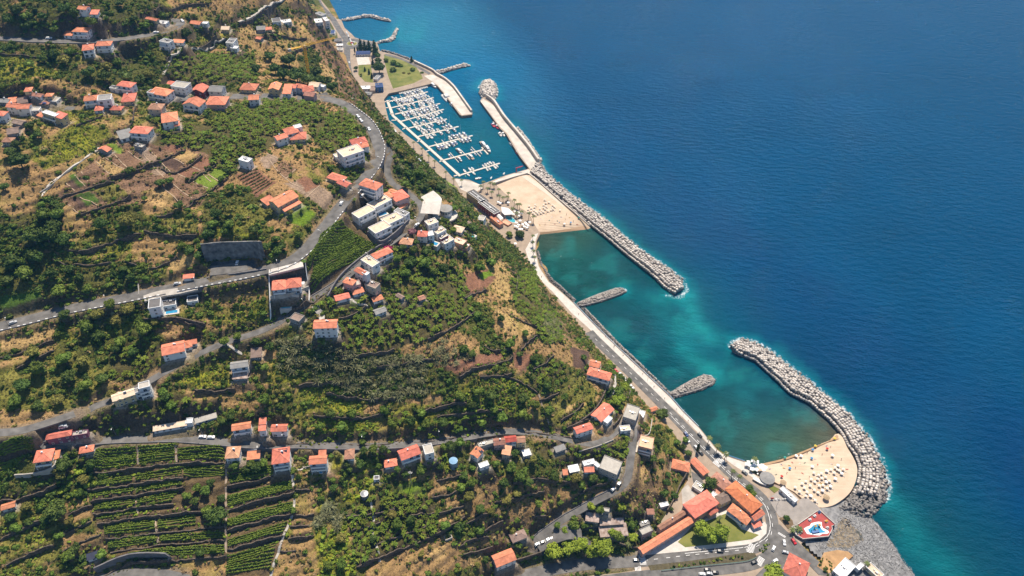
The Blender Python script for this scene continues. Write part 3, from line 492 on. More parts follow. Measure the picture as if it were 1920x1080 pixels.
# houses (data) come before the ground mesh so that each stands on a levelled pad
# ================================================================== BUILDINGS (data in photograph pixels)
# (kind, label, wall, [(x, y, width px, depth px, tilt deg, storeys, roof form, roof finish), ...], extras)
HOUSES=[
# ---- above and below the upper road
('house','white house with red hipped roof and low red side wing just above the top road','white',[(152,53,27,11,-2,2,'hip','tile'),(130,61,18,8,-3,1,'shed','tile')],'b'),
('house','left of two red roofed houses standing side by side below the top road','white',[(164,86,20,10,6,2,'hip','tile')],'b'),
('house','right of two red roofed houses standing side by side below the top road','white',[(194,79,27,9,2,2,'hip','tile')],'b'),
('modern_house','white flat roofed house below the hairpin of the top road with one red roofed wing','white',[(312,77,18,11,-12,2,'flat','grey'),(334,75,20,5,-4,1,'shed','tile')],'b'),
('house','small white and red house near the top edge among dark trees','white',[(156,12,15,10,-6,2,'gable','tile'),(177,21,13,7,0,1,'shed','tile')],''),
('house','low red roofed house tucked above the hairpin of the top road','cream',[(285,33,20,6,-12,1,'gable','tile')],''),
('greenhouse','white framed flat structure beside the hairpin of the top road','white',[(304,42,20,8,-6,1,'flat','white')],''),
('house','red roofed house with white terrace on the tan plateau edge right of the hairpin','white',[(368,40,18,9,-8,1,'gable','tile'),(385,43,10,5,-4,1,'flat','white')],''),
('house','small cream cottage alone on the track across the tan plateau','cream',[(423,50,14,7,0,1,'gable','beige')],''),
('house','isolated white two storey block at the end of the walled track','white',[(434,77,14,12,-4,2,'flat','grey'),(440,89,12,6,-4,1,'flat','white')],''),
('shed','small shed with a bright red roof on the reddish dry field','grey',[(486,69,9,6,-10,1,'gable','tile')],''),
('warehouse','long low white roofed building on the far plateau','white',[(535,40,21,6,8,1,'flat','white'),(518,38,16,7,6,1,'flat','darkgrey')],''),
('house','grey roofed cottage at the left end of the far plateau buildings','grey',[(489,50,15,7,4,1,'gable','grey')],''),
('house','tiny orange roofed cottage beside a grey one on the far plateau','cream',[(502,51,13,5,6,1,'gable','tile')],''),
# ---- hill village
('house','red roofed house with grey terrace at the top of the hill village','white',[(236,155,26,13,-8,2,'hip','tile'),(216,164,16,8,-8,1,'flat','grey')],'b'),
('house','compact square house with red pyramid roof beside the village lane','cream',[(241,180,23,16,4,1,'hip','tile')],''),
('apartment_house','long white two storey house with half red half grey roof in the hill village','white',[(170,181,26,9,6,2,'hip','tile'),(196,183,26,10,6,2,'flat','grey')],'b'),
('shed','small red roofed outbuilding in front of the long white house','white',[(185,200,14,9,4,1,'hip','tile')],''),
('house','low red hipped bungalow right of the small red outbuilding','cream',[(218,200,20,9,-2,1,'hip','tile')],''),
('villa','white villa with broad red roof and open roof terrace left of the paved yard','white',[(301,169,34,18,-10,2,'hip','tile'),(285,172,12,10,-10,2,'flat','darkgrey')],'b'),
('house','pale grey flat roofed block above the paved yard','white',[(339,159,27,15,-8,2,'flat','concrete'),(322,153,12,8,-10,1,'gable','tile')],''),
('house','dark red walled house with steep red gable roof above the village street','maroon',[(374,164,23,16,-6,2,'gabley','tile')],''),
('house','grey roofed house between the dark red house and the hipped red house','white',[(406,164,24,13,-3,2,'gable','grey')],''),
('house','broad red hipped house above the street near the middle of the village','cream',[(467,160,28,14,-3,1,'hip','tile')],''),
('house','white gabled house with twin red roof slopes below the paved yard','white',[(363,190,31,16,-8,2,'gabley','tile')],'b'),
('house','large pinkish house under a wide orange hipped roof below the village street','pinkish',[(407,186,35,17,-1,2,'hip','tile')],''),
('house','house with dull brown pyramid roof below the paved yard','beige',[(292,197,24,13,-2,2,'hip','oldtile')],''),
('house','red roofed house with roof windows standing alone among banana plants','white',[(317,217,29,17,8,2,'hip','tile'),(331,230,9,6,8,1,'shed','tile')],''),
('house','red hipped white house with pale annex at the end of the garden wall','white',[(264,241,33,16,-4,2,'hip','tile'),(234,250,24,12,14,1,'shed','grey')],'b'),
('house','red roofed house at the left margin of the village with white gable wall','white',[(23,195,18,10,-4,2,'gable','tile')],''),
('house','white house with red gable roof second from the left margin of the village','white',[(44,197,22,10,2,2,'gable','tile')],''),
('shed','white flat roofed garage beside the red gabled house at the left of the village','white',[(66,205,18,8,2,1,'flat','concrete')],''),
('house','yellow ochre walled house with red roof around a white roof terrace','cream',[(95,213,26,10,-18,2,'flat','white'),(112,214,17,13,-18,2,'shed','tile'),(78,213,12,10,-18,1,'shed','tile')],'b'),
('house','small beige hipped roof cottage left of the grey flat roofed shed','beige',[(85,189,14,10,-4,1,'hip','oldtile')],''),
('shed','grey white flat roofed shed by the bend of the village lane','white',[(102,187,16,11,-4,1,'flat','concrete')],''),
('house','brown tiled low house with white gable end above the village lane','white',[(66,175,25,8,-8,1,'gable','oldtile')],''),
('shed','tiny red hipped pavilion highest in the left part of the village','cream',[(52,165,12,8,4,1,'hip','tile')],''),
('shed','tiny orange roofed hut right of the brown tiled low house','cream',[(91,175,12,7,0,1,'hip','tile')],''),
('shed','dark brown roofed barn between grey roofed and brown tiled houses at left','grey',[(41,185,18,10,10,1,'gable','brown')],''),
('house','grey roofed house at the far left edge of the village','grey',[(8,186,18,10,-4,1,'gable','grey'),(22,186,14,7,6,1,'shed','tile')],''),
('shed','brown roofed barn with ridge lying down the slope at the left edge','grey',[(35,226,18,12,-12,1,'gable','brown')],''),
('shed','brown and grey barn lowest but one at the left edge','grey',[(24,242,20,11,8,1,'gable','brown')],''),
('house','beige hipped cottage lowest of the left edge cluster','beige',[(15,259,18,11,0,1,'hip','oldtile')],''),
('house','red roofed white house cut by the left margin above the lane','white',[(2,210,14,12,-4,2,'hip','tile')],''),
('shed','red roofed gable shed at the end of the long white stone path','grey',[(195,277,18,9,-14,1,'gabley','tile')],''),
('shed','small grey block shed at the top of the garden plots','grey',[(262,273,16,8,-14,1,'flat','concrete')],''),
('house','small white cube house with flat white roof at the edge of the banana field','white',[(460,299,19,11,-16,2,'flat','white')],''),
('kiosk','small red roofed roadside kiosk below the tan terrace','white',[(353,516,19,5,6,1,'shed','tile')],''),
# ---- east end of the village, along the street
('house','narrow red gabled house right of the broad hipped one on the village street','cream',[(515,160,19,13,-2,2,'gabley','tile')],''),
('house','tall narrow red roofed house with wine coloured base on the village street','white',[(539,166,14,16,0,2,'shed','tile')],''),
('house','small red roofed house squeezed behind the tall narrow one','white',[(550,159,12,8,-6,2,'gable','tile')],''),
('house','red roofed house left of the crane mast','white',[(562,159,18,9,-10,2,'hip','tile')],''),
('house','red hipped house right below the crane mast','white',[(577,164,20,10,6,2,'hip','tile')],''),
('house','white house with cream gable roof right of the crane','white',[(590,156,17,9,-6,2,'gable','beige'),(604,161,10,6,-14,1,'flat','white')],''),
('house','small white house with red roof on the downhill side of the village street','white',[(476,180,18,9,2,2,'gable','tile')],''),
('house','brown red roofed house beside the parking deck at the road bend','pinkish',[(581,174,18,9,-8,2,'gable','oldtile')],''),
('house','stepped white house with three red roofs in the middle of the banana fields','white',[(545,242,23,13,14,2,'hip','tile'),(526,254,20,9,18,2,'gable','tile'),(558,237,14,7,14,2,'flat','white')],'b'),
('house','wide red hipped house right of the stepped white house','cream',[(559,252,28,13,4,1,'hip','tile')],''),
('house','red roofed house with several small roofs at the corner of the big bend','white',[(672,262,28,12,12,2,'hip','tile'),(680,270,18,8,12,2,'gable','tile')],''),
('apartment_house','tall white apartment house with flat beige roof inside the big road bend','white',[(657,283,40,18,18,3,'flat','beige'),(633,291,12,8,18,1,'flat','beige')],'bb'),
('villa','orange red villa with several roof levels behind the curved road wall','cream',[(631,330,28,14,-18,1,'hip','tile'),(645,341,20,11,-24,1,'gable','tile')],''),
('villa','large red roofed villa with a bright lawn and lower front roof','cream',[(531,370,42,21,28,2,'gable','tile'),(545,383,34,9,28,1,'shed','tile'),(503,374,18,14,28,1,'shed','tile')],'t'),
# ---- spur below the bend
('apartment_house','three storey white apartment house with red hipped roof above the car park','white',[(695,343,33,17,-18,3,'hip','tile')],'bb'),
('house','pink walled house with red hipped roof on the inner lane','pinkish',[(748,364,26,19,20,2,'hip','tile'),(736,357,12,9,-20,1,'gable','tile')],''),
('house','low red roofed house between the apartment house and the pink house','white',[(723,365,21,12,20,1,'hip','tile')],''),
('shed','small red tiled garden roof below the pink house','cream',[(754,383,17,7,30,1,'shed','tile')],''),
('house','grey flat roofed white house next to the small garden roof','white',[(753,398,24,10,-22,2,'flat','grey')],''),
('row_house','upper left flat beige roofed row house above the dark green vine field','white',[(682,397,36,16,27,2,'flat','beige')],'b'),
('row_house','upper right flat beige roofed row house with the blue pool behind','white',[(711,379,38,16,27,2,'flat','beige')],'bs'),
('row_house','lower left flat beige roofed row house with wine red stair tower','white',[(712,426,33,18,25,2,'flat','beige')],'b'),
('row_house','lower right flat beige roofed row house with white parasol terrace','white',[(735,410,33,17,25,2,'flat','beige')],'b'),
('round_house','round grey roofed house with a curved white terrace on the spur','white',[(836,391,22,18,-8,2,'round','grey')],''),
('house','white house with flat beige roof beside the pale car park on the spur','white',[(809,416,20,11,20,2,'flat','beige')],''),
('house','small white house with square red roof and roof hole above a blue pool','white',[(792,436,17,10,-4,2,'hip','tile')],''),
('house','windowless white cube between the small red roof and the beige roofs','white',[(807,438,11,9,10,2,'flat','white')],''),
('row_house','uppermost of three stepped beige roofed row houses on the spur','white',[(824,432,18,12,28,2,'flat','beige')],''),
('row_house','narrow middle one of three stepped beige roofed row houses on the spur','maroon',[(831,443,16,7,28,2,'flat','beige')],''),
('row_house','lowest of three stepped beige roofed row houses on the spur','white',[(838,450,20,13,28,2,'flat','beige')],''),
('house','pink walled cube house with beige roof at the tip of the spur','peach',[(862,452,21,12,-20,2,'flat','beige'),(872,460,14,10,-20,1,'flat','white')],''),
('house','pale hipped house beside a yellow lawn on the spur','white',[(859,427,18,11,-14,1,'hip','beige')],''),
('house','purple roofed cabin half hidden in trees below the beach hotel','white',[(876,418,11,8,30,1,'gable','brown')],''),
('house','white cabin with pale flat roof behind the beach hotel','white',[(903,409,12,9,-12,2,'flat','concrete')],''),
('house','small white house with orange hipped roof below the wall of the row houses','white',[(762,450,22,11,-6,1,'hip','peachtile')],''),
# ---- along the inner lane
('house','white house with long orange roof next to the magenta bougainvillea','white',[(716,472,34,12,24,2,'hip','tile'),(714,484,10,8,24,1,'shed','tile')],'b'),
('house','white house with flat beige roof deck below the lane','white',[(694,490,26,16,-32,2,'flat','beige'),(700,498,20,9,-30,1,'flat','concrete')],''),
('house','narrow white house with orange roof between beige deck and red cube','white',[(676,506,17,10,-28,2,'gable','tile'),(686,512,10,8,-28,2,'flat','white')],''),
('house','pinkish house with square orange roof at the lane corner','pinkish',[(655,525,18,11,-18,2,'hip','tile'),(668,531,14,9,14,1,'flat','concrete')],''),
('house','grey beige block with outside stair and roof terrace below the lane','beige',[(698,533,22,13,-22,2,'flat','brown')],''),
('house','small orange roofed house left of the grey beige block','white',[(670,543,20,9,16,1,'gable','tile')],''),
('house','low orange roofed bungalow above the bananas','white',[(641,554,26,9,14,1,'gable','tile')],''),
('shed','small orange roofed shed below the grey beige block','white',[(707,557,18,8,18,1,'gable','tile')],''),
('shed','grey white hut with a bleached roof in the banana field','white',[(712,580,20,9,20,1,'gable','grey')],''),
('shed','tiny dark roofed hut on the terrace right of the inner lane','grey',[(750,553,12,6,-30,1,'gable','brown')],''),
('shed','ruined stone hut with a reddish roof among bananas','grey',[(790,556,11,7,20,1,'gable','oldtile')],''),
('semi_detached_house','pair of joined white houses with red roofs split by a white firewall and a pool','white',[(523,531,25,18,6,2,'hip','tile'),(550,527,27,18,6,2,'hip','tile')],'b'),
('villa','tall white house with pink red gable roof and terrace above the reed gully','white',[(610,605,42,15,2,3,'gable','tile')],'ct'),
('house','roofless grey stone ruin left of the tall white house','grey',[(557,595,19,15,-20,1,'flat','brown')],''),
('villa','modern white villa with three flat dark grey roofs and a long pool','white',[(290,569,23,17,9,3,'flat','darkgrey'),(317,568,26,11,9,1,'flat','darkgrey'),(361,560,20,11,8,1,'flat','darkgrey')],''),
('villa','big red roofed villa on the wall above the winding lane','white',[(324,650,41,19,12,2,'gable','tile'),(350,643,16,12,12,1,'hip','tile'),(362,639,11,6,12,1,'shed','tile')],'ct'),
('house','white house with plain grey roof and white balcony below the lane','white',[(448,681,31,11,8,2,'gable','grey')],'b'),
('shed','grey brown roofed barn beside the white house with grey roof','grey',[(480,660,18,14,6,1,'shed','brown')],''),
('shed','heap of rusty and white roofing sheets forming a lean to','grey',[(450,702,26,10,4,1,'shed','rust')],''),
('house','cream house with beige gable roofs by the steep lane at left','cream',[(230,738,42,11,18,2,'gable','beige'),(222,741,12,12,18,2,'gabley','beige')],'t'),
('house','white tower like house end with flat pale roof right of the cream house','white',[(270,722,21,11,14,3,'flat','concrete'),(258,732,14,8,14,2,'flat','grey')],'b'),
('house','long low white house with pale roof sheets above the vineyard road','white',[(318,797,62,6,10,1,'shed','beige'),(355,789,13,10,6,1,'flat','white'),(385,782,40,6,16,1,'shed','concrete')],''),
('house','long purple walled house with red roof and terrace at the road fork','purple',[(109,813,46,9,10,2,'hip','tile'),(150,812,30,8,9,1,'flat','concrete')],''),
('house','orange roofed house with olive walls below the road fork at far left','cream',[(81,852,32,22,8,2,'hip','tile'),(105,851,8,14,8,1,'shed','tile')],'b'),
('house','small square red roofed house against the road wall in the vineyard','grey',[(161,840,25,11,10,1,'hip','tile')],''),
('house','small orange roofed house on the slope at the left margin','white',[(14,946,25,9,16,1,'gable','tile')],''),
('shed','garden shed with one large dark solar roof by the bottom road','white',[(174,1040,23,9,18,1,'shed','panel')],''),
('house','white house with long red roof stretched along the lane above the vineyard','white',[(452,797,34,11,9,2,'gable','tile')],'b'),
('house','narrow white house with two tiny red roofs left of the orange roofed house','white',[(492,788,11,9,4,1,'shed','tile'),(491,801,12,7,6,2,'shed','tile')],''),
('house','white house with bright orange roof and two rows of windows above the lower road','white',[(523,800,28,12,2,2,'gable','tile')],''),
('house','first white house with salmon roof below the lower road from the left','white',[(436,846,24,20,4,2,'hip','peachtile')],'t'),
('house','small red roofed house with grey roof deck below the lower road','white',[(475,852,22,12,6,1,'shed','tile'),(474,841,17,6,4,1,'flat','concrete')],''),
('house','red roofed house with solar panels and two white bands of balcony','white',[(526,852,31,27,8,3,'hip','tile')],'sbt'),
('house','tall white house with L shaped red roof and round blue pool on its terrace','white',[(596,860,31,14,4,3,'gable','tile'),(604,849,12,10,4,2,'shed','tile')],'b'),
('house','small house with dull brown pyramid roof on the lime green slope','white',[(655,849,16,17,4,1,'hip','oldtile')],''),
('house','white house with salmon red sloping roof beside a grey roofed annex by the tank','white',[(767,846,37,18,20,2,'gable','tile'),(803,842,17,18,14,2,'flat','concrete')],'b'),
('house','low white cottage with red hipped roof left of the salmon roofed house','white',[(732,866,22,12,10,1,'hip','tile')],''),
('shed','small white walled hut with dark flat roof below the low white cottage','white',[(706,896,10,6,4,1,'flat','darkgrey')],''),
('house','white house, roof half red tile half solar panels, with white lower terrace','white',[(894,846,15,17,-30,2,'gabley','tile'),(907,871,18,9,20,1,'flat','white')],'s'),
('shed','long grey flat roof along the road right of the solar roofed house','grey',[(911,831,30,8,16,1,'flat','concrete')],''),
('house','reddish brown roofed house in the row along the road','pinkish',[(936,826,20,11,6,2,'gable','oldtile')],''),
('house','crimson roofed house in the row along the road','white',[(957,821,20,10,6,2,'gable','crimson')],'b'),
('house','brown roofed house at the right end of the row along the road','cream',[(976,822,16,10,4,2,'gable','oldtile')],''),
('house','narrow tall house with pink roof below the row along the road','beige',[(950,843,14,14,-10,2,'shed','peachtile')],''),
('shed','small white roofed hut in the bananas right of the narrow tall house','white',[(987,849,15,12,14,1,'flat','white')],''),
('shed','grey lean to in the banana field below the road bend','grey',[(1050,839,18,8,20,1,'shed','grey')],''),
('shed','tiny red roofed hut left of the white roofed sheds','cream',[(1060,884,7,8,4,1,'shed','tile')],''),
('shed','white roofed shed left of the concrete square roof','white',[(1076,877,17,10,12,1,'shed','white')],''),
('house','patchwork of white and red shed roofs touching the concrete square roof','white',[(1104,867,22,9,14,1,'flat','white'),(1105,879,17,7,2,1,'shed','tile'),(1119,871,12,7,-40,1,'flat','white')],''),
('warehouse','large square concrete flat roof beside the hairpin road','concrete',[(1145,872,36,26,-22,2,'flat','concrete')],''),
# ---- above the esplanade
('villa','red roofed villa with white walls above the parked cars on the esplanade','white',[(1124,699,42,14,-16,2,'hip','tile'),(1116,680,18,11,-14,1,'gable','tile')],'b'),
('house','long red roofed house with white terrace between two hedges','white',[(1130,771,22,33,-34,1,'gabley','tile'),(1140,787,9,14,-34,1,'flat','white')],'c'),
('house','red roofed house with grey yard below the long red roofed house','white',[(1094,801,31,12,18,2,'gable','tile')],'c'),
('warehouse','big plain grey flat roofed building at the top of the side road','grey',[(1184,773,25,26,-18,2,'flat','concrete')],''),
('house','peach roofed house at the junction of the side road','white',[(1172,803,19,10,6,1,'flat','beige')],''),
('house','small white flat roofed house left of the walled yard','white',[(1203,776,11,12,-18,1,'flat','white')],''),
('apartment_house','peach coloured apartment house with flat peach roof above the dry bluff','peach',[(1212,829,26,22,-14,3,'flat','peachflat')],'b'),
('kiosk','tiny orange roofed kiosk beside the esplanade','white',[(1226,765,12,6,20,1,'gable','tile')],''),
('house','weathered grey brown roofed house above the lower car park','beige',[(972,1003,28,15,22,1,'hip','brown')],''),
('house','square salmon roofed house at the foot of the side road','white',[(945,1044,38,22,22,2,'gable','tile')],''),
('shed','rusty roofed shed uphill of the big rusty sheds','grey',[(1111,969,23,13,-8,1,'shed','rust')],''),
('shed','long pale rusty shed above the big rusty roof','grey',[(1147,977,43,9,4,1,'shed','rust')],''),
('warehouse','big rusty corrugated roof behind the round green tree','grey',[(1150,993,50,20,4,1,'shed','rust')],''),
('shed','tiny grey hut above the long pale rusty shed','grey',[(1137,956,11,7,-10,1,'flat','concrete')],''),
('shed','tiny brick coloured hut on the bluff','grey',[(1220,958,12,8,0,1,'shed','oldtile')],''),
('shed','small white hut under the dry bluff beside the long red roofs','white',[(1245,946,16,8,14,1,'flat','white')],''),
('house','unfinished grey house with white walls on its roof beside the long red building','grey',[(1211,994,22,12,24,2,'flat','concrete'),(1208,981,18,9,20,1,'flat','grey')],''),
# ---- old town
('hotel','long red roofed town building with two parallel wings and a big square end block','pinkish',[(1255,998,122,13,32,2,'gable','tile'),(1262,972,60,8,32,2,'gable','oldtile'),(1315,943,52,33,32,3,'hip','tile'),(1334,953,16,18,32,2,'hip','tile')],''),
('town_house','orange roofed long four sided building on the curve of the main road','cream',[(1395,930,66,25,-42,3,'hip','orange')],'c'),
('town_house','old house with patched rusty tile roof above the long orange roof','cream',[(1354,902,40,18,-38,2,'hip','oldtile')],''),
('town_house','square old house with faded brown pyramid roof','cream',[(1359,931,26,18,24,2,'hip','brown')],''),
('town_house','red roofed building beside the park with shaded balconies','white',[(1385,960,38,16,-36,2,'hip','tile'),(1398,972,16,14,-36,2,'hip','tile')],'b'),
('town_house','corner house with red gable roof nearest the bend of the main road','white',[(1420,963,22,14,34,2,'gable','tile'),(1420,982,15,8,20,1,'shed','tile')],''),
('town_house','narrow salmon roofed house beside the cypress by the main road','cream',[(1312,873,36,12,-46,1,'gable','tile')],''),
('town_house','dark salmon hipped house against the cliff wall beside a stone wall','pinkish',[(1277,871,32,16,-14,1,'hip','tile')],''),
('shed','small pink roofed annex left of the old patched roof','cream',[(1345,917,14,10,-36,1,'shed','peachtile')],''),
('house','white flat terrace house between the pale roof and the brown pyramid roof','white',[(1338,930,13,13,-36,1,'flat','white')],''),
('shed','pale green white ruin without a roof above the square end block','white',[(1310,912,20,13,-32,1,'flat','concrete')],''),
('town_house','large salmon hipped roof at the bottom edge by the junction','white',[(1494,1062,42,36,-28,2,'hip','tile')],''),
('cafe','white flat roofed cafe building with planted courtyard at the bottom right','white',[(1583,1066,26,34,-40,1,'flat','white'),(1612,1062,8,30,-42,1,'flat','white')],''),
('pavilion','sand coloured flat slab roof at the bottom right by the shingle','cream',[(1640,1070,34,12,-42,1,'flat','beige')],''),
# ---- marina and beach hotel
('hotel','white slab hotel with long flat roof at the far cliff foot','white',[(611,36,8,14,10,5,'flat','white')],'b'),
('warehouse','white roofed hall left of the far slab hotel','white',[(597,39,14,8,6,1,'flat','white')],''),
('warehouse','grey striped roof hall behind the far slab hotel','white',[(601,26,14,9,-20,1,'flat','grey')],''),
('hotel','long beach hotel wing with striped grey roof nearest the marina','beige',[(895,368,34,15,-36,3,'flat','darkgrey')],''),
('hotel','second long beach hotel wing with striped grey roof and wine red wall','maroon',[(917,388,38,13,-36,3,'flat','darkgrey')],''),
('hotel','orange terrace block of the beach hotel beside the curved pool','peach',[(931,413,24,8,-38,2,'flat','tile'),(950,417,15,9,-30,1,'flat','peachtile')],''),
('marina_office','white flat roofed marina building at the foot of the cliff','white',[(685,164,18,6,2,1,'flat','white')],''),
('marina_office','blue boxy marina building beside the lawn','blue',[(711,160,14,8,4,2,'flat','bluepaint')],''),
('marina_office','brown roofed marina kiosk between white and blue buildings','beige',[(699,166,9,8,0,1,'flat','brown')],''),
('marina_office','grey flat roofed marina hall nearest the quay corner','grey',[(690,175,13,7,-8,1,'flat','grey')],''),
('cafe','long grey roofed park cafe between the two lawns','white',[(707,145,7,14,-10,1,'flat','grey')],''),
('pavilion','pavilion with curved dark blue roof above the park court','white',[(681,99,26,6,2,1,'vault','bluepaint')],''),
('shed','dark roofed shed at the cliff foot beside the roundabout','grey',[(634,75,14,6,2,1,'flat','darkgrey')],''),
('shed','low white shed between cliff and roundabout','white',[(637,84,12,4,0,1,'flat','white'),(637,92,11,5,0,1,'flat','concrete')],''),
('shed','turquoise roofed shed at the cliff foot above the dark shed','white',[(624,60,8,7,0,1,'flat','bluepaint')],''),
('beach_bar','white long canopy building between the plaza and the second beach','white',[(1479,927,38,8,-42,1,'flat','white')],''),
]
WALLC={'white':(.74,.72,.70),'cream':(.60,.47,.27),'grey':(.30,.28,.26),'maroon':(.22,.05,.06),'pinkish':(.55,.36,.32),'beige':(.52,.43,.33),'purple':(.22,.09,.13),'peach':(.62,.36,.24),'concrete':(.40,.37,.33),'blue':(.05,.14,.32)}
ROOFC={'tile':(.60,.205,.12),'orange':(.66,.235,.09),'oldtile':(.36,.18,.12),'brown':(.24,.17,.135),'grey':(.26,.25,.235),'beige':(.68,.52,.37),'white':(.82,.80,.77),'darkgrey':(.135,.125,.12),'concrete':(.42,.385,.33),'peachtile':(.66,.33,.20),'crimson':(.45,.07,.06),'rust':(.36,.22,.16),'peachflat':(.70,.46,.30),'bluepaint':(.03,.06,.16),'panel':(.03,.035,.06)}
for k,c in WALLC.items():M['w_'+k]=mat('render_'+k,c,.85,.10,.35,col2=tuple(min(1,q*1.06)for q in c))
for k,c in ROOFC.items():
 tile=k in('tile','orange','oldtile','brown','peachtile','crimson')
 M['r_'+k]=mat('roof_'+k,c,.8 if tile else .75,(.30 if tile else(.45 if k=='rust' else .18)),.5,.25 if tile else .05,rnd=.18 if tile else .08,col2=(.55,.44,.38)if k=='rust' else None)
M['glass']=mat('window_glass',(.03,.045,.06),.15,.3,1.0,spec=.6)
M['frame']=mat('window_frame',(.62,.60,.57),.6,.1,1)
M['shutter']=mat('dark_shutter',(.10,.07,.05),.6,.2,1)
M['metal']=mat('grey_metal',(.35,.35,.36),.45,.1,1,metal=.6)
M['trim']=mat('white_trim',(.80,.79,.77),.7,.05,.5)

def basis_at(p,ang):
 """world yaw of a facade that appears tilted by ang degrees in the picture (up to the right = positive), at point p"""
 x,y=proj(p);a=rad(ang)
 q0=P(x-8*math.cos(a),y+8*math.sin(a),p[2]);q1=P(x+8*math.cos(a),y-8*math.sin(a),p[2])
 d=q1-q0;return math.atan2(d[1],d[0])
def span_m(p,yaw,px):
 """metres along yaw that cover px pixels at p"""
 u=np.array([math.cos(yaw),math.sin(yaw),0]);a=np.array(proj(p+u));b=np.array(proj(p-u))
 return px/(np.hypot(*(a-b))/2)
LAY=[]
FLATZ=[(5.0,None)]
TOWNPX=[(1240,1090),(1240,1000),(1262,960),(1296,900),(1290,850),(1265,800),(1300,800),(1345,843),(1410,880),(1480,912),(1520,930),(1565,985),(1560,1000),(1680,1100),(1500,1140)]
QUAYPX=[(585,-10),(640,38),(680,76),(712,95),(744,172),(724,206),(784,269),(850,334),(924,346),(1010,432),(985,470),(930,420),(880,376),(790,304),(706,213),(672,180),(642,98)]
EXTPX=[(1540,1010),(1700,1010),(1750,1120),(1520,1120)]
def ground_at(px,py,lift):
 if inpoly(np.array([px]),np.array([py]),TOWNPX)[0]or inpoly(np.array([px]),np.array([py]),EXTPX)[0]:return P(px,py,5.0+lift),5.0
 if inpoly(np.array([px]),np.array([py]),QUAYPX)[0]:return P(px,py,3.0+lift),3.0
 p=gray(px,py,HH,lift);return p,p[2]-lift
for kind,label,wall,wings,ex in HOUSES:
 out=[]
 for k,(px,py,wp,dp,ang,st_,form,fin)in enumerate(wings):
  h=2.75*st_+(.4 if form=='flat' else .1)
  if kind in('shed','kiosk','greenhouse'):h=2.6
  rise_guess=1.0 if form in('hip','gable','gabley','shed')else 0
  p,g0=ground_at(px,py,h+rise_guess)
  if k and wings[0][5]and abs(g0-out[0]['g'])<4.5:g0=out[0]['g'];p=P(px,py,g0+h+rise_guess)
  yaw=basis_at(p,ang)
  W=max(2.5,span_m(p,yaw,wp));D=max(2.5,span_m(p,yaw+math.pi/2,dp))
  W=min(W,90);D=min(D,W*2.2 if form!='gabley' else 30,26)
  out.append(dict(x=p[0],y=p[1],g=g0,h=h,W=W,D=D,yaw=yaw,form=form,fin=fin,st=st_))
 LAY.append((kind,label,wall,out,ex))
# level pads
for kind,label,wall,ws,ex in LAY:
 for q in ws:
  if q['g']in(5.0,3.0):continue
  R=max(q['W'],q['D'])/2+8
  i0,i1=np.searchsorted(xs,[q['x']-R,q['x']+R]);j0,j1=np.searchsorted(ys,[q['y']-R,q['y']+R])
  X=GX[j0:j1,i0:i1]-q['x'];Y=GY[j0:j1,i0:i1]-q['y']
  c,s=math.cos(q['yaw']),math.sin(q['yaw'])
  u=np.abs(X*c+Y*s)-q['W']/2;v=np.abs(-X*s+Y*c)-q['D']/2
  d=np.maximum(np.maximum(u,v),0)
  wgt=np.clip(1-(d-1.2)/3.0,0,1)
  HH[j0:j1,i0:i1]=HH[j0:j1,i0:i1]*(1-wgt)+q['g']*wgt
# ================================================================== HILLSIDE MESH
V=np.c_[GX.ravel(),GY.ravel(),HH.ravel()]
PX,PY=proj(V);PX=PX.reshape(GX.shape);PY=PY.reshape(GX.shape)
n1=fbm(GX,GY,38,101,4);n2=fbm(GX,GY,7,131,3);n3=fbm(GX,GY,2.6,151,2)
def mixc(a,b,t):return a*(1-t[...,None])+b*t[...,None]
sm=lambda x,a,b:np.clip((x-a)/(b-a),0,1)
C=mixc(np.array(CC['scrub'])[None,None]*np.ones(GX.shape+(3,)),np.array(CC['olive']),sm(n1,.42,.6))
C=mixc(C,np.array(CC['dry']),sm(n1*.5+n2*.5,.50,.60))
DEN=.30+.5*sm(n1,.6,.4)
KIND=np.zeros(GX.shape,np.int8) # 1 banana 2 vine 3 keep clear
jx=PX+(n2-.5)*9+(n3-.5)*5;jy=PY+(n3-.5)*7+(fbm(GX,GY,6,77)-.5)*8
for cls,den,poly in COVER:
 sharp=cls in('bright','lawn','asph','paved','crop','soil','darksoil','redsoil','palesoil','vine','banana')
 xs_=[q[0]for q in poly];ys_=[q[1]for q in poly]
 box=(PX>min(xs_)-12)&(PX<max(xs_)+12)&(PY>min(ys_)-12)&(PY<max(ys_)+12)
 idx=np.nonzero(box)
 if len(idx[0])==0:continue
 if sharp:px_,py_=PX[idx]+(n3[idx]-.5)*2,PY[idx]+(n2[idx]-.5)*2
 else:px_,py_=jx[idx],jy[idx]
 ins=inpoly(px_,py_,poly)
 idx=(idx[0][ins],idx[1][ins])
 a=1.0 if sharp else .9
 base=np.array(CC[cls])
 v=base[None]*(.72+.56*n2[idx][:,None])
 if cls in('dry','straw'):
  v=mixc(v,np.array(CC['olive']),sm(n1[idx]*.4+n2[idx]*.6,.50,.68)*(.65 if cls=='dry' else .3))
 if cls in('grass','lime'):v=mixc(v,np.array(CC['dry']),sm(fbm(GX[idx],GY[idx],12,171),.55,.7)*.55)
 if cls=='lime':v=mixc(v,np.array(CC['olive']),sm(n2[idx],.5,.7)*.5)
 C[idx]=C[idx]*(1-a)+v*a
 DEN[idx]=den
 KIND[idx]=1 if cls=='banana' else 2 if cls=='vine' else 3 if cls in('asph','paved')else 4 if cls in('darksoil','redsoil','palesoil','crop','bright','lawn')or(cls in('straw','soil')and den==0)else 0
gyy,gxx=np.gradient(HH,ys,xs);SL=np.hypot(gxx,gyy)
st_=sm(SL,.85,1.35);st_=np.where(PX>1400,0,st_)
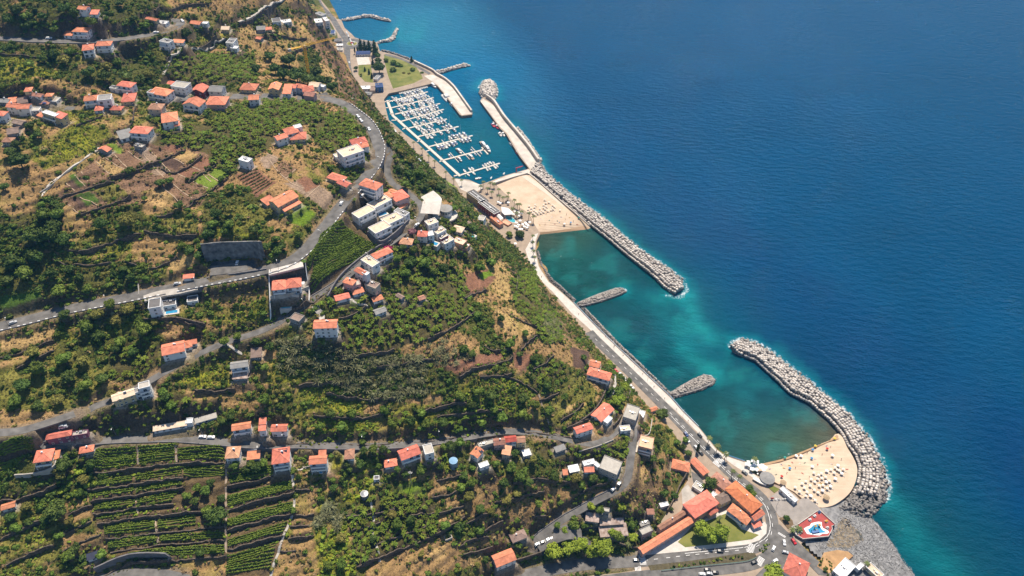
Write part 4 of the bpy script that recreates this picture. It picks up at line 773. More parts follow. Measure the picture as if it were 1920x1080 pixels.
C=mixc(C,np.array(CC['stone'])*(.7+.6*n3[...,None]),st_*.85)
cliff=sm(SL,.9,1.5)*sm(fbm(GX,GY,16,191,4),.45,.6)*(PX<740)*(PY<230)*(PX>560)
C=mixc(C,np.array(CC['redrock'])*(.55+.9*fbm(GX,GY,11,195,3)[...,None]),cliff*.8)
C*=(.80+.4*n3[...,None])
# bare verges beside the roads
for nme,(wd,wp)in ROADW.items():
 a=np.array(wp)
 for k in range(0,len(a)-1,14):
  b=a[k:k+16]
  if len(b)<2:continue
  i0,i1=np.searchsorted(xs,[b[:,0].min()-9,b[:,0].max()+9]);j0,j1=np.searchsorted(ys,[b[:,1].min()-9,b[:,1].max()+9])
  if i1<=i0 or j1<=j0:continue
  d,_,_,_,_=seg_dist(GX[j0:j1,i0:i1],GY[j0:j1,i0:i1],b)
  t=1-sm(d,wd/2+1.2,wd/2+3.2)
  C[j0:j1,i0:i1]=mixc(C[j0:j1,i0:i1],np.array((.19,.145,.10)),t*.75)
  DEN[j0:j1,i0:i1]*=1-(d<wd/2+1.5)
  KIND[j0:j1,i0:i1]=np.where(d<wd/2+1.0,3,KIND[j0:j1,i0:i1])
for kind,label,wall,ws,ex in LAY:
 for q in ws:
  R=max(q['W'],q['D'])/2+5
  i0,i1=np.searchsorted(xs,[q['x']-R,q['x']+R]);j0,j1=np.searchsorted(ys,[q['y']-R,q['y']+R])
  if i1<=i0 or j1<=j0:continue
  X=GX[j0:j1,i0:i1]-q['x'];Y=GY[j0:j1,i0:i1]-q['y']
  c,s=math.cos(q['yaw']),math.sin(q['yaw'])
  d=np.maximum(np.abs(X*c+Y*s)-q['W']/2,np.abs(-X*s+Y*c)-q['D']/2)
  KIND[j0:j1,i0:i1]=np.where(d<1.2,3,KIND[j0:j1,i0:i1]);DEN[j0:j1,i0:i1]=np.where(d<1.2,0,np.where(d<5.5,np.maximum(DEN[j0:j1,i0:i1],.6),DEN[j0:j1,i0:i1]))
  t=1-sm(d,.6,2.4)
  C[j0:j1,i0:i1]=mixc(C[j0:j1,i0:i1],np.array((.36,.31,.26)),t*.7)
keepv=(PX>-170)&(PX<2090)&(PY>-150)&(PY<1240)&(HH>-3.5)
ny,nx=GX.shape;I=np.arange(ny*nx).reshape(ny,nx)
kq=keepv[:-1,:-1]&keepv[1:,1:]&keepv[:-1,1:]&keepv[1:,:-1]
Q=np.stack([I[:-1,:-1],I[:-1,1:],I[1:,1:],I[1:,:-1]],-1)[kq]
used=np.zeros(ny*nx,bool);used[Q.ravel()]=True
remap=np.cumsum(used)-1
me=npmesh('hillside',V[used],remap[Q])
ca=me.color_attributes.new('cover','FLOAT_COLOR','POINT')
ca.data.foreach_set('color',np.c_[np.clip(C.reshape(-1,3)[used],.005,.9),np.ones(used.sum())].astype(np.float32).ravel())
me.polygons.foreach_set('use_smooth',np.ones(len(me.polygons),bool))
m,t,b=new_mat('hillside_cover');N=t.nodes;L=t.links
at=N.new('ShaderNodeAttribute');at.attribute_name='cover'
geo=N.new('ShaderNodeNewGeometry')
no=N.new('ShaderNodeTexNoise');no.inputs['Scale'].default_value=.9;no.inputs['Detail'].default_value=6;no.inputs['Roughness'].default_value=.7
L.new(geo.outputs['Position'],no.inputs['Vector'])
mr=N.new('ShaderNodeMapRange');mr.inputs[1].default_value=.3;mr.inputs[2].default_value=.7;mr.inputs[3].default_value=.45;mr.inputs[4].default_value=1.55
L.new(no.outputs['Fac'],mr.inputs[0])
mu=N.new('ShaderNodeMix');mu.data_type='RGBA';mu.blend_type='MULTIPLY';mu.inputs[0].default_value=1
L.new(at.outputs['Color'],mu.inputs[6]);L.new(mr.outputs[0],mu.inputs[7]);L.new(mu.outputs[2],b.inputs['Base Color'])
b.inputs['Roughness'].default_value=.95;b.inputs['Specular IOR Level'].default_value=.1
bp=N.new('ShaderNodeBump');bp.inputs['Strength'].default_value=.8;bp.inputs['Distance'].default_value=.7
L.new(no.outputs['Fac'],bp.inputs['Height']);L.new(bp.outputs[0],b.inputs['Normal'])
tag(link('hillside',me,m),kind='structure')

# ================================================================== FLAT GROUND BY THE SEA
def flat(name,m,z,poly,bottom=None,parent=None):
 ring=[tuple(P(x,y,z)[:2])for x,y in poly]
 b=MB();b.prism(ring,(z-.6)if bottom is None else bottom,z)
 return tag(b.obj(name,m,parent),kind='structure')
def sloped(name,m,pts,bottom,smooth=False):
 ring=[tuple(P(x,y,z))for x,y,z in pts]
 if smooth:ring=[tuple(q)for q in resample([np.array(q)for q in ring+ring[:1]],3.0)[:-1]]
 b=MB();b.prism(ring,bottom,0);return tag(b.obj(name,m),kind='structure')
QZ,TZ=3.0,5.0
flat('marina_quay',M['tan_paving'],QZ,[(540,-60),(585,-25),(598,-5),(616,17),(622,27),(631,35),(640,37),(642,42),(646,52),(660,64),(665,70),(677,74),(690,76),(706,79),(709,85),(712,95),(717,97),(734,101),(752,107),(777,117),(809,132),(819,141),(835,150),(850,164),(862,180),(886,211),(885,215),(866,217),(862,215),(847,195),(831,174),(820,161),(812,156),(744,172),(729,175),(720,186),(724,206),(729,225),(737,231),(760,252),(784,269),(805,290),(830,312),(850,334),(880,337),(900,346),(921,339),(947,329),(992,316),(975,294),(961,272),(949,251),(937,240),(920,216),(900,189),(904,183),(911,181),(926,192),(945,220),(971,251),(992,277),(1011,305),(1013,315),(1000,326),(991,326),(924,348),(905,356),(880,368),(858,358),(820,330),(785,304),(745,265),(715,235),(690,205),(660,175),(640,120),(620,80),(600,40),(570,0)],-8)
flat('mole_deck',M['quay'],QZ+.05,[(795,142),(812,140),(835,152),(850,166),(862,182),(884,211),(883,213.5),(866,215.5),(848,194),(832,173),(821,160),(812,154)])
flat('mole_deck',M['quay'],QZ+.05,[(901,190),(906,185),(925,197),(944,224),(970,254),(992,282),(1009,306),(1010,314),(999,324),(993,315),(977,293),(963,271),(951,250),(939,239),(921,215)])
flat('mole_deck',M['quay'],QZ+.05,[(924,340.5),(948,330),(991,317.5),(998,325),(991,325.5),(924,346.5)])
flat('slipway',M['quay'],QZ+.05,[(852,335),(880,339),(902,347),(905,353),(884,364),(864,355)])
flat('park_lawn',mat('park_grass',(.14,.19,.03),.95,.35,.12,.2,col2=(.24,.22,.06)),QZ+.06,[(720,102),(734,103.5),(752,109),(777,121),(790,140),(793,147),(775,156),(737,166),(728,143),(722,120)])
flat('park_lawn',bpy.data.materials['park_grass'],QZ+.06,[(672,122),(695,121),(700,155),(684,153),(672,140)])
flat('park_court',M['pale_paving'],QZ+.06,[(668,107),(691,106),(695,120),(671,122)])
flat('park_path',M['asphalt'],QZ+.07,[(722,101),(736,103),(754,109),(778,120),(808,137),(804,140),(776,123.5),(752,112),(722,104)])
flat('park_parking',M['asphalt'],QZ+.06,[(664,76),(690,78),(704,81),(705,88),(690,87),(666,84)])
def ribbon(name,m,pts,wid,z,thick=.25,drop=None):
 """flat ribbon: pts in pixels at height z"""
 w3=resample([P(x,y,z)for x,y in pts],3.0);a=np.array(w3)[:,:2]
 t=np.gradient(a,axis=0);t/=np.linalg.norm(t,axis=1)[:,None]+1e-9;nn=np.c_[-t[:,1],t[:,0]]*wid/2
 b=MB();ring=[tuple(q)for q in a+nn]+[tuple(q)for q in(a-nn)[::-1]]
 vs=[];fs=[]
 for i in range(len(a)):
  l,r=a[i]+nn[i],a[i]-nn[i]
  vs+=[(*l,z),(*r,z),(*l,z-thick),(*r,z-thick)]
 for i in range(len(a)-1):
  k=4*i;fs+=[(k,k+1,k+5,k+4),(k,k+4,k+6,k+2),(k+1,k+3,k+7,k+5)]
 b.add(vs,fs);return b.obj(name,m),a
ro,_=ribbon('coast_road',M['asphalt'],[(560,-60),(590,-10),(602,12),(615,25),(625,37),(635,54),(644,67),(651,79),(651,95),(651,112),(654,135),(661,152),(668,166),(676,182)],8,QZ+.10);tag(ro,kind='structure')
# roundabout
cR=P(660,82,QZ)
b=MB();b.cyl((cR[0],cR[1],QZ-.2),(cR[0],cR[1],QZ+.13),16,16,32);tag(b.obj('roundabout',M['asphalt']),kind='structure')
isl=empty('roundabout_island',(cR[0],cR[1],QZ+.1),0,'round planted island in the middle of the far roundabout','traffic island')
b=MB();b.cyl((0,0,0),(0,0,.25),7.2,7.0,28);b.obj('kerb',M['pale_paving'],isl)
b=MB();b.cyl((0,0,.25),(0,0,.5),6.6,6.2,28);b.obj('flower_bed',mat('yellow_bed',(.22,.20,.04),.9,.4,.6),isl)
b=MB();b.cyl((0,0,.5),(0,0,.8),3.2,2.8,20);b.obj('centre_bed',mat('brown_bed',(.12,.07,.04),.9,.4,.6),isl)
# esplanade and town
flat('town_ground',M['tan_paving'],TZ,[(858,352),(885,366),(906,356),(925,347),(932,348),(960,375),(972,387),(990,400),(1000,417),(1009,432),(1013,438),(1006,452),(1005,470),(1012,500),(1030,528),(1046,541),(1075,567),(1100,593),(1125,619),(1150,643),(1175,667),(1225,714),(1257,744),(1280,770),(1310,800),(1345,843),(1358,852),(1375,858),(1398,865),(1410,884),(1440,905),(1452,908),(1475,916),(1490,926),(1500,936),(1508,934),(1533,948),(1566,986),(1556,998),(1508,1014),(1502,1020),(1522,1042),(1550,1064),(1575,1085),(1600,1270),(900,1270),(1040,1130),(1090,1078),(1150,1062),(1200,1056),(1225,1000),(1248,965),(1268,935),(1290,900),(1282,850),(1250,800),(1200,760),(1140,690),(1090,630),(1050,580),(1010,530),(985,490),(955,465),(900,425),(860,375)],-8)
flat('promenade',M['pale_paving'],TZ+.06,[(1001,440),(1009,437),(1004,452),(1003,470),(1010,500),(1028,528),(1045,542),(1074,568),(1099,594),(1124,620),(1149,644),(1174,668),(1224,715),(1256,745),(1279,771),(1309,801),(1343,843),(1357,853),(1375,860),(1397,867),(1409,886),(1437,905),(1430,908),(1400,888),(1375,872),(1345,850),(1315,818),(1280,782),(1250,755),(1200,710),(1150,660),(1100,612),(1072,587),(1034,545),(1008,520),(992,490),(985,468)])
def road_flat(name,pts,wid,dz):o,a=ribbon(name,M['asphalt'],pts,wid,TZ+dz);tag(o,kind='structure');return a
main_c=road_flat('main_road',[(1188,1052.5),(1200,1051.5),(1240,1047),(1290,1041),(1340,1036),(1402,1029),(1430,1018),(1445,1003),(1448,980),(1440,952),(1425,931),(1400,911),(1370,887),(1340,857),(1297,815),(1250,767),(1200,717),(1150,668),(1118,637),(1104,622)],8.2,.09)
road_flat('main_road',[(1464,1000),(1457,1027),(1445,1039),(1425,1052),(1390,1062),(1315,1070),(1240,1077),(1160,1086),(1080,1098)],7.5,.12)
flat('road_junction',M['asphalt'],TZ+.15,[(1456,985),(1462,983),(1475,996),(1507,1026),(1545,1062),(1560,1080),(1535,1078),(1508,1050),(1490,1040),(1462,1085),(1405,1092),(1430,1066),(1448,1044),(1458,1020)])
flat('town_pavement',M['pale_paving'],TZ+.16,[(1206,1041),(1268,1001),(1336,966),(1372,951),(1384,960),(1398,985),(1434,978),(1438,984),(1437,1000),(1424,1013),(1400,1021),(1340,1028),(1280,1034)])
flat('town_lawn',bpy.data.materials['park_grass'],TZ+.24,[(1271,1016),(1298,987),(1328,976),(1360,963),(1366,964),(1390,992),(1423,1003),(1410,1011),(1350,1019),(1285,1026)])
flat('car_park',M['asphalt'],TZ+.07,[(1278,806),(1288,806),(1304,832),(1318,852),(1308,856),(1296,836)])
flat('car_park',M['asphalt'],TZ+.07,[(1296,884),(1312,892),(1330,925),(1322,935),(1300,905)])
flat('car_park',M['concrete'],TZ+.07,[(1278,918),(1290,908),(1304,930),(1290,950),(1280,952)])
flat('planted_trench',mat('trench_soil',(.09,.075,.04),.95,.4,.6),TZ+.14,[(1215,1060),(1290,1052),(1400,1036),(1415,1037),(1420,1045),(1395,1053),(1320,1061),(1220,1070)])
flat('plaza',mat('plaza_slabs',(.30,.265,.235),.85,.18,.25),TZ+.22,[(1440,934),(1462,921),(1475,928),(1496,944),(1502,935),(1511,932),(1532,947),(1548,968),(1530,972),(1488,984),(1478,975),(1460,968)])
flat('plaza_bed',mat('bed_soil',(.16,.11,.06),.95,.4,.6),TZ+.26,[(1461,972),(1476,966),(1486,976),(1488,984),(1478,992)])
flat('plaza_bed',bpy.data.materials['park_grass'],TZ+.3,[(1441,914),(1450,911),(1462,917),(1452,924)])
flat('shingle_terrace',mat('terrace_earth',(.42,.25,.12),.95,.25,.3),TZ+.2,[(1532,1062),(1545,1036),(1570,1031),(1590,1034),(1600,1042),(1570,1068),(1552,1075)])
# road markings: real thin strips on the asphalt
b=MB()
def dash(a,i0,off,ln,wd,z,m=0):
 t=a[min(i0+1,len(a)-1)]-a[i0];t=t/(np.linalg.norm(t)+1e-9);c=a[i0]+np.array([-t[1],t[0]])*off
 b.box((c[0],c[1],z),(ln,wd,.012),math.atan2(t[1],t[0]))
for i in range(2,len(main_c)-2,2):dash(main_c,i,0,2.6,.28,TZ+.10)
for i in range(10,60,1):dash(main_c,i,1.4,3.2,.30,TZ+.10)
def zebra(px,py,ang,n,wlen,gap,z):
 p=P(px,py,z);yaw=basis_at(p,ang)
 for k in range(n):
  o=(k-(n-1)/2)*gap
  b.box((p[0]+math.cos(yaw)*o,p[1]+math.sin(yaw)*o,z),(gap*.5,wlen,.012),yaw)
zebra(1348,866,42,8,5.5,1.0,TZ+.10);zebra(1354,872,42,1,5.5,1.0,TZ+.10);zebra(1408,1028,70,8,4,.9,TZ+.10);zebra(1425,1052,60,7,4,.9,TZ+.13);zebra(1204,1050,-80,7,4.5,.9,TZ+.101);zebra(1196,1066,0,5,3,.8,TZ+.13)
zebra(1466,1003,60,2,5,.8,TZ+.16)
tag(b.obj('road_marking',M['white_paint']),kind='structure')

M['beach_tan']=mat('trodden_earth',(.40,.29,.19),.95,.2,.8)
# ---- roads on the slope
def road_obj(nme,wd,wp):
 a=np.array(wp);t=np.gradient(a[:,:2],axis=0);t/=np.linalg.norm(t,axis=1)[:,None]+1e-9;nn=np.c_[-t[:,1],t[:,0]]
 b=MB();vs=[];fs=[]
 for i in range(len(a)):
  for o in(wd/2,-wd/2):vs.append((*(a[i,:2]+nn[i]*o),a[i,2]))
  for o in(wd/2,-wd/2):vs.append((*(a[i,:2]+nn[i]*o),a[i,2]-1.0))
 for i in range(len(a)-1):
  k=4*i;fs+=[(k,k+1,k+5,k+4),(k,k+4,k+6,k+2),(k+1,k+3,k+7,k+5)]
 b.add(vs,fs);tag(b.obj('hill_road',M['asphalt']),kind='structure')
 return a,nn
RD={}
for nme,(wd,wp)in ROADW.items():RD[nme]=road_obj(nme,wd,wp)
def strip_wall(b,line,z0s,z1s,th):
 """upright wall along a 2-D line, from z0 to z1, thickness th"""
 a=np.array(line);t=np.gradient(a,axis=0);t/=np.linalg.norm(t,axis=1)[:,None]+1e-9;nn=np.c_[-t[:,1],t[:,0]]*th/2
 vs=[];fs=[]
 for i in range(len(a)):
  l,r=a[i]+nn[i],a[i]-nn[i]
  vs+=[(*l,z0s[i]),(*l,z1s[i]),(*r,z1s[i]),(*r,z0s[i])]
 for i in range(len(a)-1):
  k=4*i;fs+=[(k,k+1,k+5,k+4),(k+1,k+2,k+6,k+5),(k+2,k+3,k+7,k+6)]
 k=4*(len(a)-1);fs+=[(0,3,2,1),(k,k+1,k+2,k+3)]
 b.add(vs,fs)
def road_side(a,nn,wd,off):
 """which sign of nn looks downhill"""
 return-1 if Hb(*(a[len(a)//2,:2]+nn[len(a)//2]*10))>Hb(*(a[len(a)//2,:2]-nn[len(a)//2]*10))else 1
def downhill(a,nn):
 return np.array([-1 if Hb(*(p[:2]+q*10))>Hb(*(p[:2]-q*10))else 1 for p,q in zip(a,nn)])
# parapet with white blocks on the outer edge of the main road
def parapet(nme,i0,i1,side,label,blocks=True,h=.75):
 a,nn=RD[nme];wd=ROADS[nme][0]
 a,nn=a[i0:i1],nn[i0:i1]
 if len(a)<3:return
 line=a[:,:2]+nn*side*(wd/2+.25)
 root=empty('road_parapet',(*line[len(line)//2],a[len(a)//2,2]),0,label,'parapet')
 o=np.array(root.location)
 b=MB();strip_wall(b,line-o[:2],a[:,2]-o[2]-3.5,a[:,2]-o[2]+h*.6,.45);b.obj('wall',M['retain'],root)
 if blocks:
  b=MB();acc=0
  for i in range(len(line)-1):
   t=line[i+1]-line[i]
   b.box((*(line[i]-o[:2]),a[i,2]-o[2]+h*.6),(1.35,.5,.5),math.atan2(t[1],t[0]))
  q=b.obj('white_block',M['white_paint'],root);q['kind']='stuff'
def pxidx(nme,px,py):
 a=RD[nme][0];X,Y=proj(a);return int(np.argmin((X-px)**2+(Y-py)**2))
a,nn=RD['B'];dB=downhill(a,nn);sB=1 if dB[:60].sum()>0 else-1
iA=pxidx('B',0,612);iB=pxidx('B',640,385);iC=pxidx('B',700,315);iD=pxidx('B',640,194)
parapet('B',0,pxidx('B',330,539),sB,'white blocked parapet of the main hill road from the left edge to the modern villa')
parapet('B',pxidx('B',335,538),pxidx('B',510,503),sB,'white blocked parapet above the tall dark retaining wall')
parapet('B',pxidx('B',512,502),iB,sB,'white blocked parapet along the dark green vine field')
parapet('B',iB+4,iC,sB,'white blocked parapet opposite the car park of the apartment house')
parapet('B',iC,iD,sB,'white blocked parapet round the outside of the big road bend')
a,nn=RD['A'];dA=downhill(a,nn)
sD=1 if np.median(dA[pxidx('A',300,824):pxidx('A',700,836)])>0 else-1
parapet('A',pxidx('A',160,831),pxidx('A',900,815),sD,'low grey parapet on the downhill edge of the lower road',False,.9)
parapet('A',pxidx('A',1190,806),pxidx('A',1000,1018),-sD if False else sD,'low stone parapet following the hairpin side road',False,.9)
parapet('A',pxidx('A',770,428),pxidx('A',520,608),sD,'low parapet on the downhill side of the inner lane',False,.8)
a,nn=RD['U'];parapet('U',0,len(a)-20,1 if np.median(downhill(a,nn))>0 else-1,'pale parapet below the top road',False,.9)

# ---- dry stone terrace walls
_T=['topmost','second','third','fourth','fifth','sixth','seventh','eighth','ninth','tenth','eleventh','twelfth','thirteenth','fourteenth','fifteenth','sixteenth','seventeenth','eighteenth','nineteenth']
ORD=list(_T)
for _w,_o in(('twenty','twentieth'),('thirty','thirtieth'),('forty','fortieth'),('fifty','fiftieth')):
 ORD+=[_o]+['%s %s'%(_w,'first' if q=='topmost' else q)for q in _T[:9]]
REGN={'vine':'in the vineyard below the lower road','plots':'among the kitchen gardens','mid':'between the main road and the winding lane','hill':'on the middle hillside','bank':'above the lower road','low':'on the slope below the lower road','corner':'in the shrubby bottom left corner','upper':'in the upper valley'}
cnt={}
for reg,h,wp,up,pp in sorted(WALLW,key=lambda q:sum(y for _,y in q[4])/len(q[4])):
 a=np.array(wp)[:,:2]
 if len(a)<3:continue
 t=np.gradient(a,axis=0);t/=np.linalg.norm(t,axis=1)[:,None]+1e-9;nn=np.c_[-t[:,1],t[:,0]]
 lo=Hv(*(a-nn*up*1.7).T);hi=Hv(*(a+nn*up*1.0).T)
 line=a-nn*up*.8+np.c_[RNG.normal(0,.28,len(a)),RNG.normal(0,.28,len(a))]
 top=np.maximum(hi,lo+.5)+.05+RNG.normal(0,.3,len(a))
 k=cnt.get(reg,0);cnt[reg]=k+1
 o=np.array([*line[len(line)//2],lo[len(lo)//2]])
 b=MB();strip_wall(b,line-o[:2],lo-1.2-o[2],top-o[2],.55)
 tag(b.obj('terrace_wall',M['wall_stone'],None,tuple(o)),'%s dry stone terrace wall %s, counting downward'%(ORD[k],REGN[reg]),'terrace wall','dry stone terrace walls')
M['stained']=mat('stained_concrete',(.10,.105,.11),.9,.5,.35,.4,col2=(.30,.29,.275))
# tall retaining walls
def retaining(pp,h,label,m='retain',th=.7,off=0):
 wp=resample([np.array(G(x,y))for x,y in pp],2.0);a=np.array(wp)
 o=a[len(a)//2].copy()
 b=MB();strip_wall(b,a[:,:2]-o[:2],a[:,2]-2-o[2],a[:,2]+h-o[2]+RNG.normal(0,.05,len(a)),th)
 tag(b.obj('retaining_wall',M[m],None,tuple(o)),label,'retaining wall')
retaining([(385,489),(420,485),(450,484),(480,483),(497,484)],13,'tall grey concrete retaining wall behind the gravel parking place','stained')
retaining([(388,522),(440,514),(500,505)],.8,'low wall between gravel parking place and main road')
retaining([(552,880),(548,905)],1.0,'pale boundary wall at the top of the white stone path','concrete')
retaining([(505,520),(507,570),(508,604)],1.6,'white side wall left of the pair of joined white houses','white_paint',.4)
retaining([(572,490),(576,520),(580,545),(580,566)],1.4,'white side wall right of the pair of joined white houses','white_paint',.4)
retaining([(508,562),(545,556),(580,543)],3.0,'pale garden wall below the pool of the joined white houses','concrete',.5)
retaining([(615,560),(640,520),(690,478),(735,454)],2.5,'dark retaining wall between the vine field and the inner lane')
retaining([(690,440),(712,458),(735,447),(766,418)],3.0,'dark retaining wall below the lower row houses')
retaining([(660,405),(690,432),(705,445)],1.2,'reddish boundary wall between vine field and row houses','tan_paving',.5)
retaining([(1085,848),(1120,838),(1150,826)],1.2,'pale kerb wall outside the road bend at the peach house','concrete',.4)
retaining([(1070,805),(1100,785),(1120,765),(1135,735),(1132,725)],3.0,'curved dark garden wall left of the long red roofed house','wall_stone')
retaining([(1150,800),(1165,780),(1178,745),(1185,725)],1.5,'clipped garden wall right of the long red roofed house','wall_stone')
retaining([(945,1062),(985,1050),(1015,1040)],4.0,'stone retaining wall beside the square salmon house','wall_stone')
retaining([(1250,960),(1262,940),(1275,910),(1285,893),(1292,870),(1296,850)],3.0,'dark curved stone wall at the foot of the dry bluff','wall_stone',.8)
retaining([(1160,1020),(1185,1028),(1205,1028)],2.0,'stone wall behind the round green tree by the bottom road','wall_stone')
retaining([(75,362),(100,345),(130,318),(160,298),(186,282)],.6,'pale field wall along the white stone path of the gardens','concrete',.5)
retaining([(30,895),(75,890),(104,878),(108,855)],2.4,'pale curved terrace wall below the olive walled house','concrete',.6)
retaining([(258,520),(262,580)],.01,'grey boundary kerb left of the modern villa','concrete',.4)
retaining([(272,603),(300,602),(330,600),(360,606),(386,612)],2.6,'curved stone garden wall with ivy below the modern villa','wall_stone')
retaining([(180,1072),(245,1046),(318,1045),(318,1056)],4.0,'dark concrete wall above the valley road at the bottom left')
retaining([(1222,788),(1217,815),(1205,820)],2,'grey wall of the yard beside the small white flat roofed house','concrete',.5)
# stone and concrete footpaths draped on the slope
def path(pp,wid,m,name='footpath',kind=True,lift=.14):
 wp=np.array(resample([np.array(G(x,y))for x,y in pp],1.8))[:,:2]
 t=np.gradient(wp,axis=0);t/=np.linalg.norm(t,axis=1)[:,None]+1e-9;nn=np.c_[-t[:,1],t[:,0]]*wid/2
 z=np.maximum.reduce([Hv(*wp.T),Hv(*(wp+nn).T),Hv(*(wp-nn).T)])+lift
 vs=[];fs=[]
 for i in range(len(wp)):
  l,r=wp[i]+nn[i],wp[i]-nn[i];vs+=[(*l,z[i]),(*r,z[i]),(*l,z[i]-1.2),(*r,z[i]-1.2)]
 for i in range(len(wp)-1):
  k=4*i;fs+=[(k,k+1,k+5,k+4),(k,k+4,k+6,k+2),(k+1,k+3,k+7,k+5)]
 b=MB();b.add(vs,fs);tag(b.obj(name,m),kind='structure')
path([(547,882),(550,905),(552,932),(550,955),(547,970),(539,990),(531,1010),(524,1028),(519,1044),(512,1064),(506,1085)],1.3,M['concrete'])
path([(695,936),(697,955),(701,975),(699,995),(704,1018),(711,1040),(712,1054)],1.3,M['concrete'])
path([(76,370),(90,350),(120,326),(150,304),(172,287),(186,278)],1.2,M['pale_paving'])
path([(422,78),(400,88),(370,97),(335,103),(320,113),(312,128),(306,140)],2.2,M['concrete'])
path([(447,45),(480,28),(500,18),(520,8),(535,-4)],2.5,M['concrete'])
path([(255,900),(256,930),(258,960),(262,975)],1.0,M['tan_paving'])
path([(258,838),(259,860),(259,880)],1.2,M['tan_paving']);path([(329,834),(330,850),(331,868)],1.2,M['tan_paving']);path([(290,975),(294,995),(297,1018)],1.2,M['tan_paving'])
path([(424,880),(424,920),(425,960),(424,1000),(424,1045)],1.1,M['tan_paving'])
path([(590,574),(605,595),(600,600)],4.0,M['concrete'],'driveway');path([(560,507),(548,513),(520,512)],3.5,M['pale_paving'],'driveway')
path([(420,646),(440,656),(455,664)],1.6,M['concrete']);path([(637,527),(655,552),(662,565),(690,575)],1.5,M['concrete']);path([(1010,740),(1022,775),(1030,800)],1.0,M['tan_paving'])
path([(595,868),(580,876),(550,881)],1.0,M['pale_paving']);path([(1150,700),(1152,725),(1145,745)],2.2,M['concrete'],'driveway');path([(800,378),(812,392),(806,408)],13,M['pale_paving'],'car_park')
path([(350,180),(335,182)],14,M['asphalt'],'car_park');path([(395,508),(430,504),(465,497)],9,M['asphalt'],'car_park');path([(672,360),(688,370)],10,M['asphalt'],'car_park');path([(1195,800),(1200,830),(1196,850)],4,M['pale_paving'],'driveway')
path([(1006,1024),(1030,1010),(1060,1006),(1090,1010)],10,M['asphalt'],'car_park')

for pp in([(122,342),(140,358)],[(140,328),(160,350)],[(152,322),(165,340)],[(180,303),(212,332)],[(197,296),(237,319)],[(215,290),(240,315)],[(240,284),(268,302)],[(150,370),(190,388)],[(128,384),(150,402)],[(318,292),(345,308)],[(330,322),(352,337)],[(355,308),(376,320)],[(380,325),(396,341)],[(362,340),(395,357)],[(385,322),(412,342)],[(305,352),(345,386)],[(325,345),(365,378)],[(270,290),(310,335)],[(285,286),(322,326)],[(500,288),(522,298)],[(535,337),(555,317)],[(575,370),(600,347)],[(505,300),(530,330),(560,350)]):path(pp,.55,M['beach_tan'],'garden_path')

path([(270,560),(300,555),(335,554),(375,549)],5.5,M['concrete'],'driveway');path([(505,515),(540,511),(572,505)],5,M['pale_paving'],'driveway');path([(1062,1018),(1085,1012),(1104,1020),(1100,1032)],5,M['asphalt'],'car_park')
# ================================================================== SEA
xg=np.unique(np.r_[-9000,-5000,-2000,-900,np.arange(-420,620,4.0),np.geomspace(620,9000,18)])
yg=np.unique(np.r_[-3500,-800,0,np.arange(120,1000,4.0),np.geomspace(1000,14000,30)])
SX,SY=np.meshgrid(xg,yg)
SV=np.c_[SX.ravel(),SY.ravel(),np.zeros(SX.size)]
SCOL=[((1900,900),(0,72,128)),((800,60),(40,120,165)),((690,15),(45,120,165)),((690,55),(40,115,150)),((775,45),(50,140,170)),((780,75),(45,135,165)),
((1100,350),(3,92,138)),((1250,440),(0,86,136)),((1350,520),(0,82,132)),((1450,600),(0,80,130)),((800,230),(20,108,128)),((880,270),(18,106,128)),((950,300),(15,105,130)),((885,175),(22,112,155)),((840,125),(30,120,165)),
((1030,460),(78,112,88)),((1025,445),(88,110,84)),((1100,470),(25,105,95)),((1180,520),(4,104,106)),((1080,540),(4,108,106)),((1090,445),(70,120,92)),((1050,500),(22,105,92)),((1130,460),(35,108,92)),((1220,540),(5,98,108)),
((1200,600),(0,98,116)),((1290,570),(0,118,130)),((1300,640),(0,110,126)),((1340,600),(0,88,128)),((1150,620),(0,102,113)),((1350,720),(0,92,112)),((1420,720),(0,98,118)),((1300,780),(0,92,100)),((1400,800),(0,108,110)),((1480,790),(0,112,108)),((1450,840),(86,126,92)),((1435,852),(120,125,88)),((1475,848),(118,128,90)),((1505,838),(125,130,90)),((1545,818),(150,132,88)),((1420,830),(26,112,106)),((1470,825),(40,118,106)),((1510,815),(60,122,104)),((1530,800),(120,128,88)),((1500,835),(120,130,92)),((1560,805),(160,130,80)),((1380,840),(10,98,96)),((1280,690),(0,110,118)),
((1690,900),(0,100,122)),((1700,1000),(0,96,116)),((1690,1040),(20,100,110)),((1800,1060),(0,82,118)),((1650,960),(20,90,92)),((1500,660),(0,84,132)),((1580,720),(0,80,130)),((1640,780),(0,82,130)),((1680,840),(0,88,126)),((1560,700),(0,80,130)),((1250,470),(0,86,134)),((1140,390),(0,88,136)),((1060,330),(0,92,138)),((1720,880),(0,82,126)),((1620,760),(0,82,130)),((1540,680),(0,80,130))]
sp=np.array([P(x,y,0)[:2]for(x,y),_ in SCOL]);sc=np.array([lin(*c)for _,c in SCOL])*.80
sc[[i for i,((x,y),_)in enumerate(SCOL)if y<320 and x<960]]*=1.4
SC_=np.zeros((len(SV),3));ws_=np.zeros(len(SV))
deep=lin(0,82,126)
for(p_,c_),((x_,y_),_)in zip(zip(sp,sc),SCOL):
 r_=42.0 if y_<=240 else 11.0 if((x_>1420 and 785<y_<850 and x_<1575)or(x_<1110 and 440<y_<470))else 34.0
 g_=np.exp(-((SV[:,:2]-p_)**2).sum(1)/(2*r_*r_))*(3 if r_<20 else 1);SC_+=g_[:,None]*c_;ws_+=g_
SC_=(SC_+.12*deep)/(ws_+.12)[:,None]/1.86
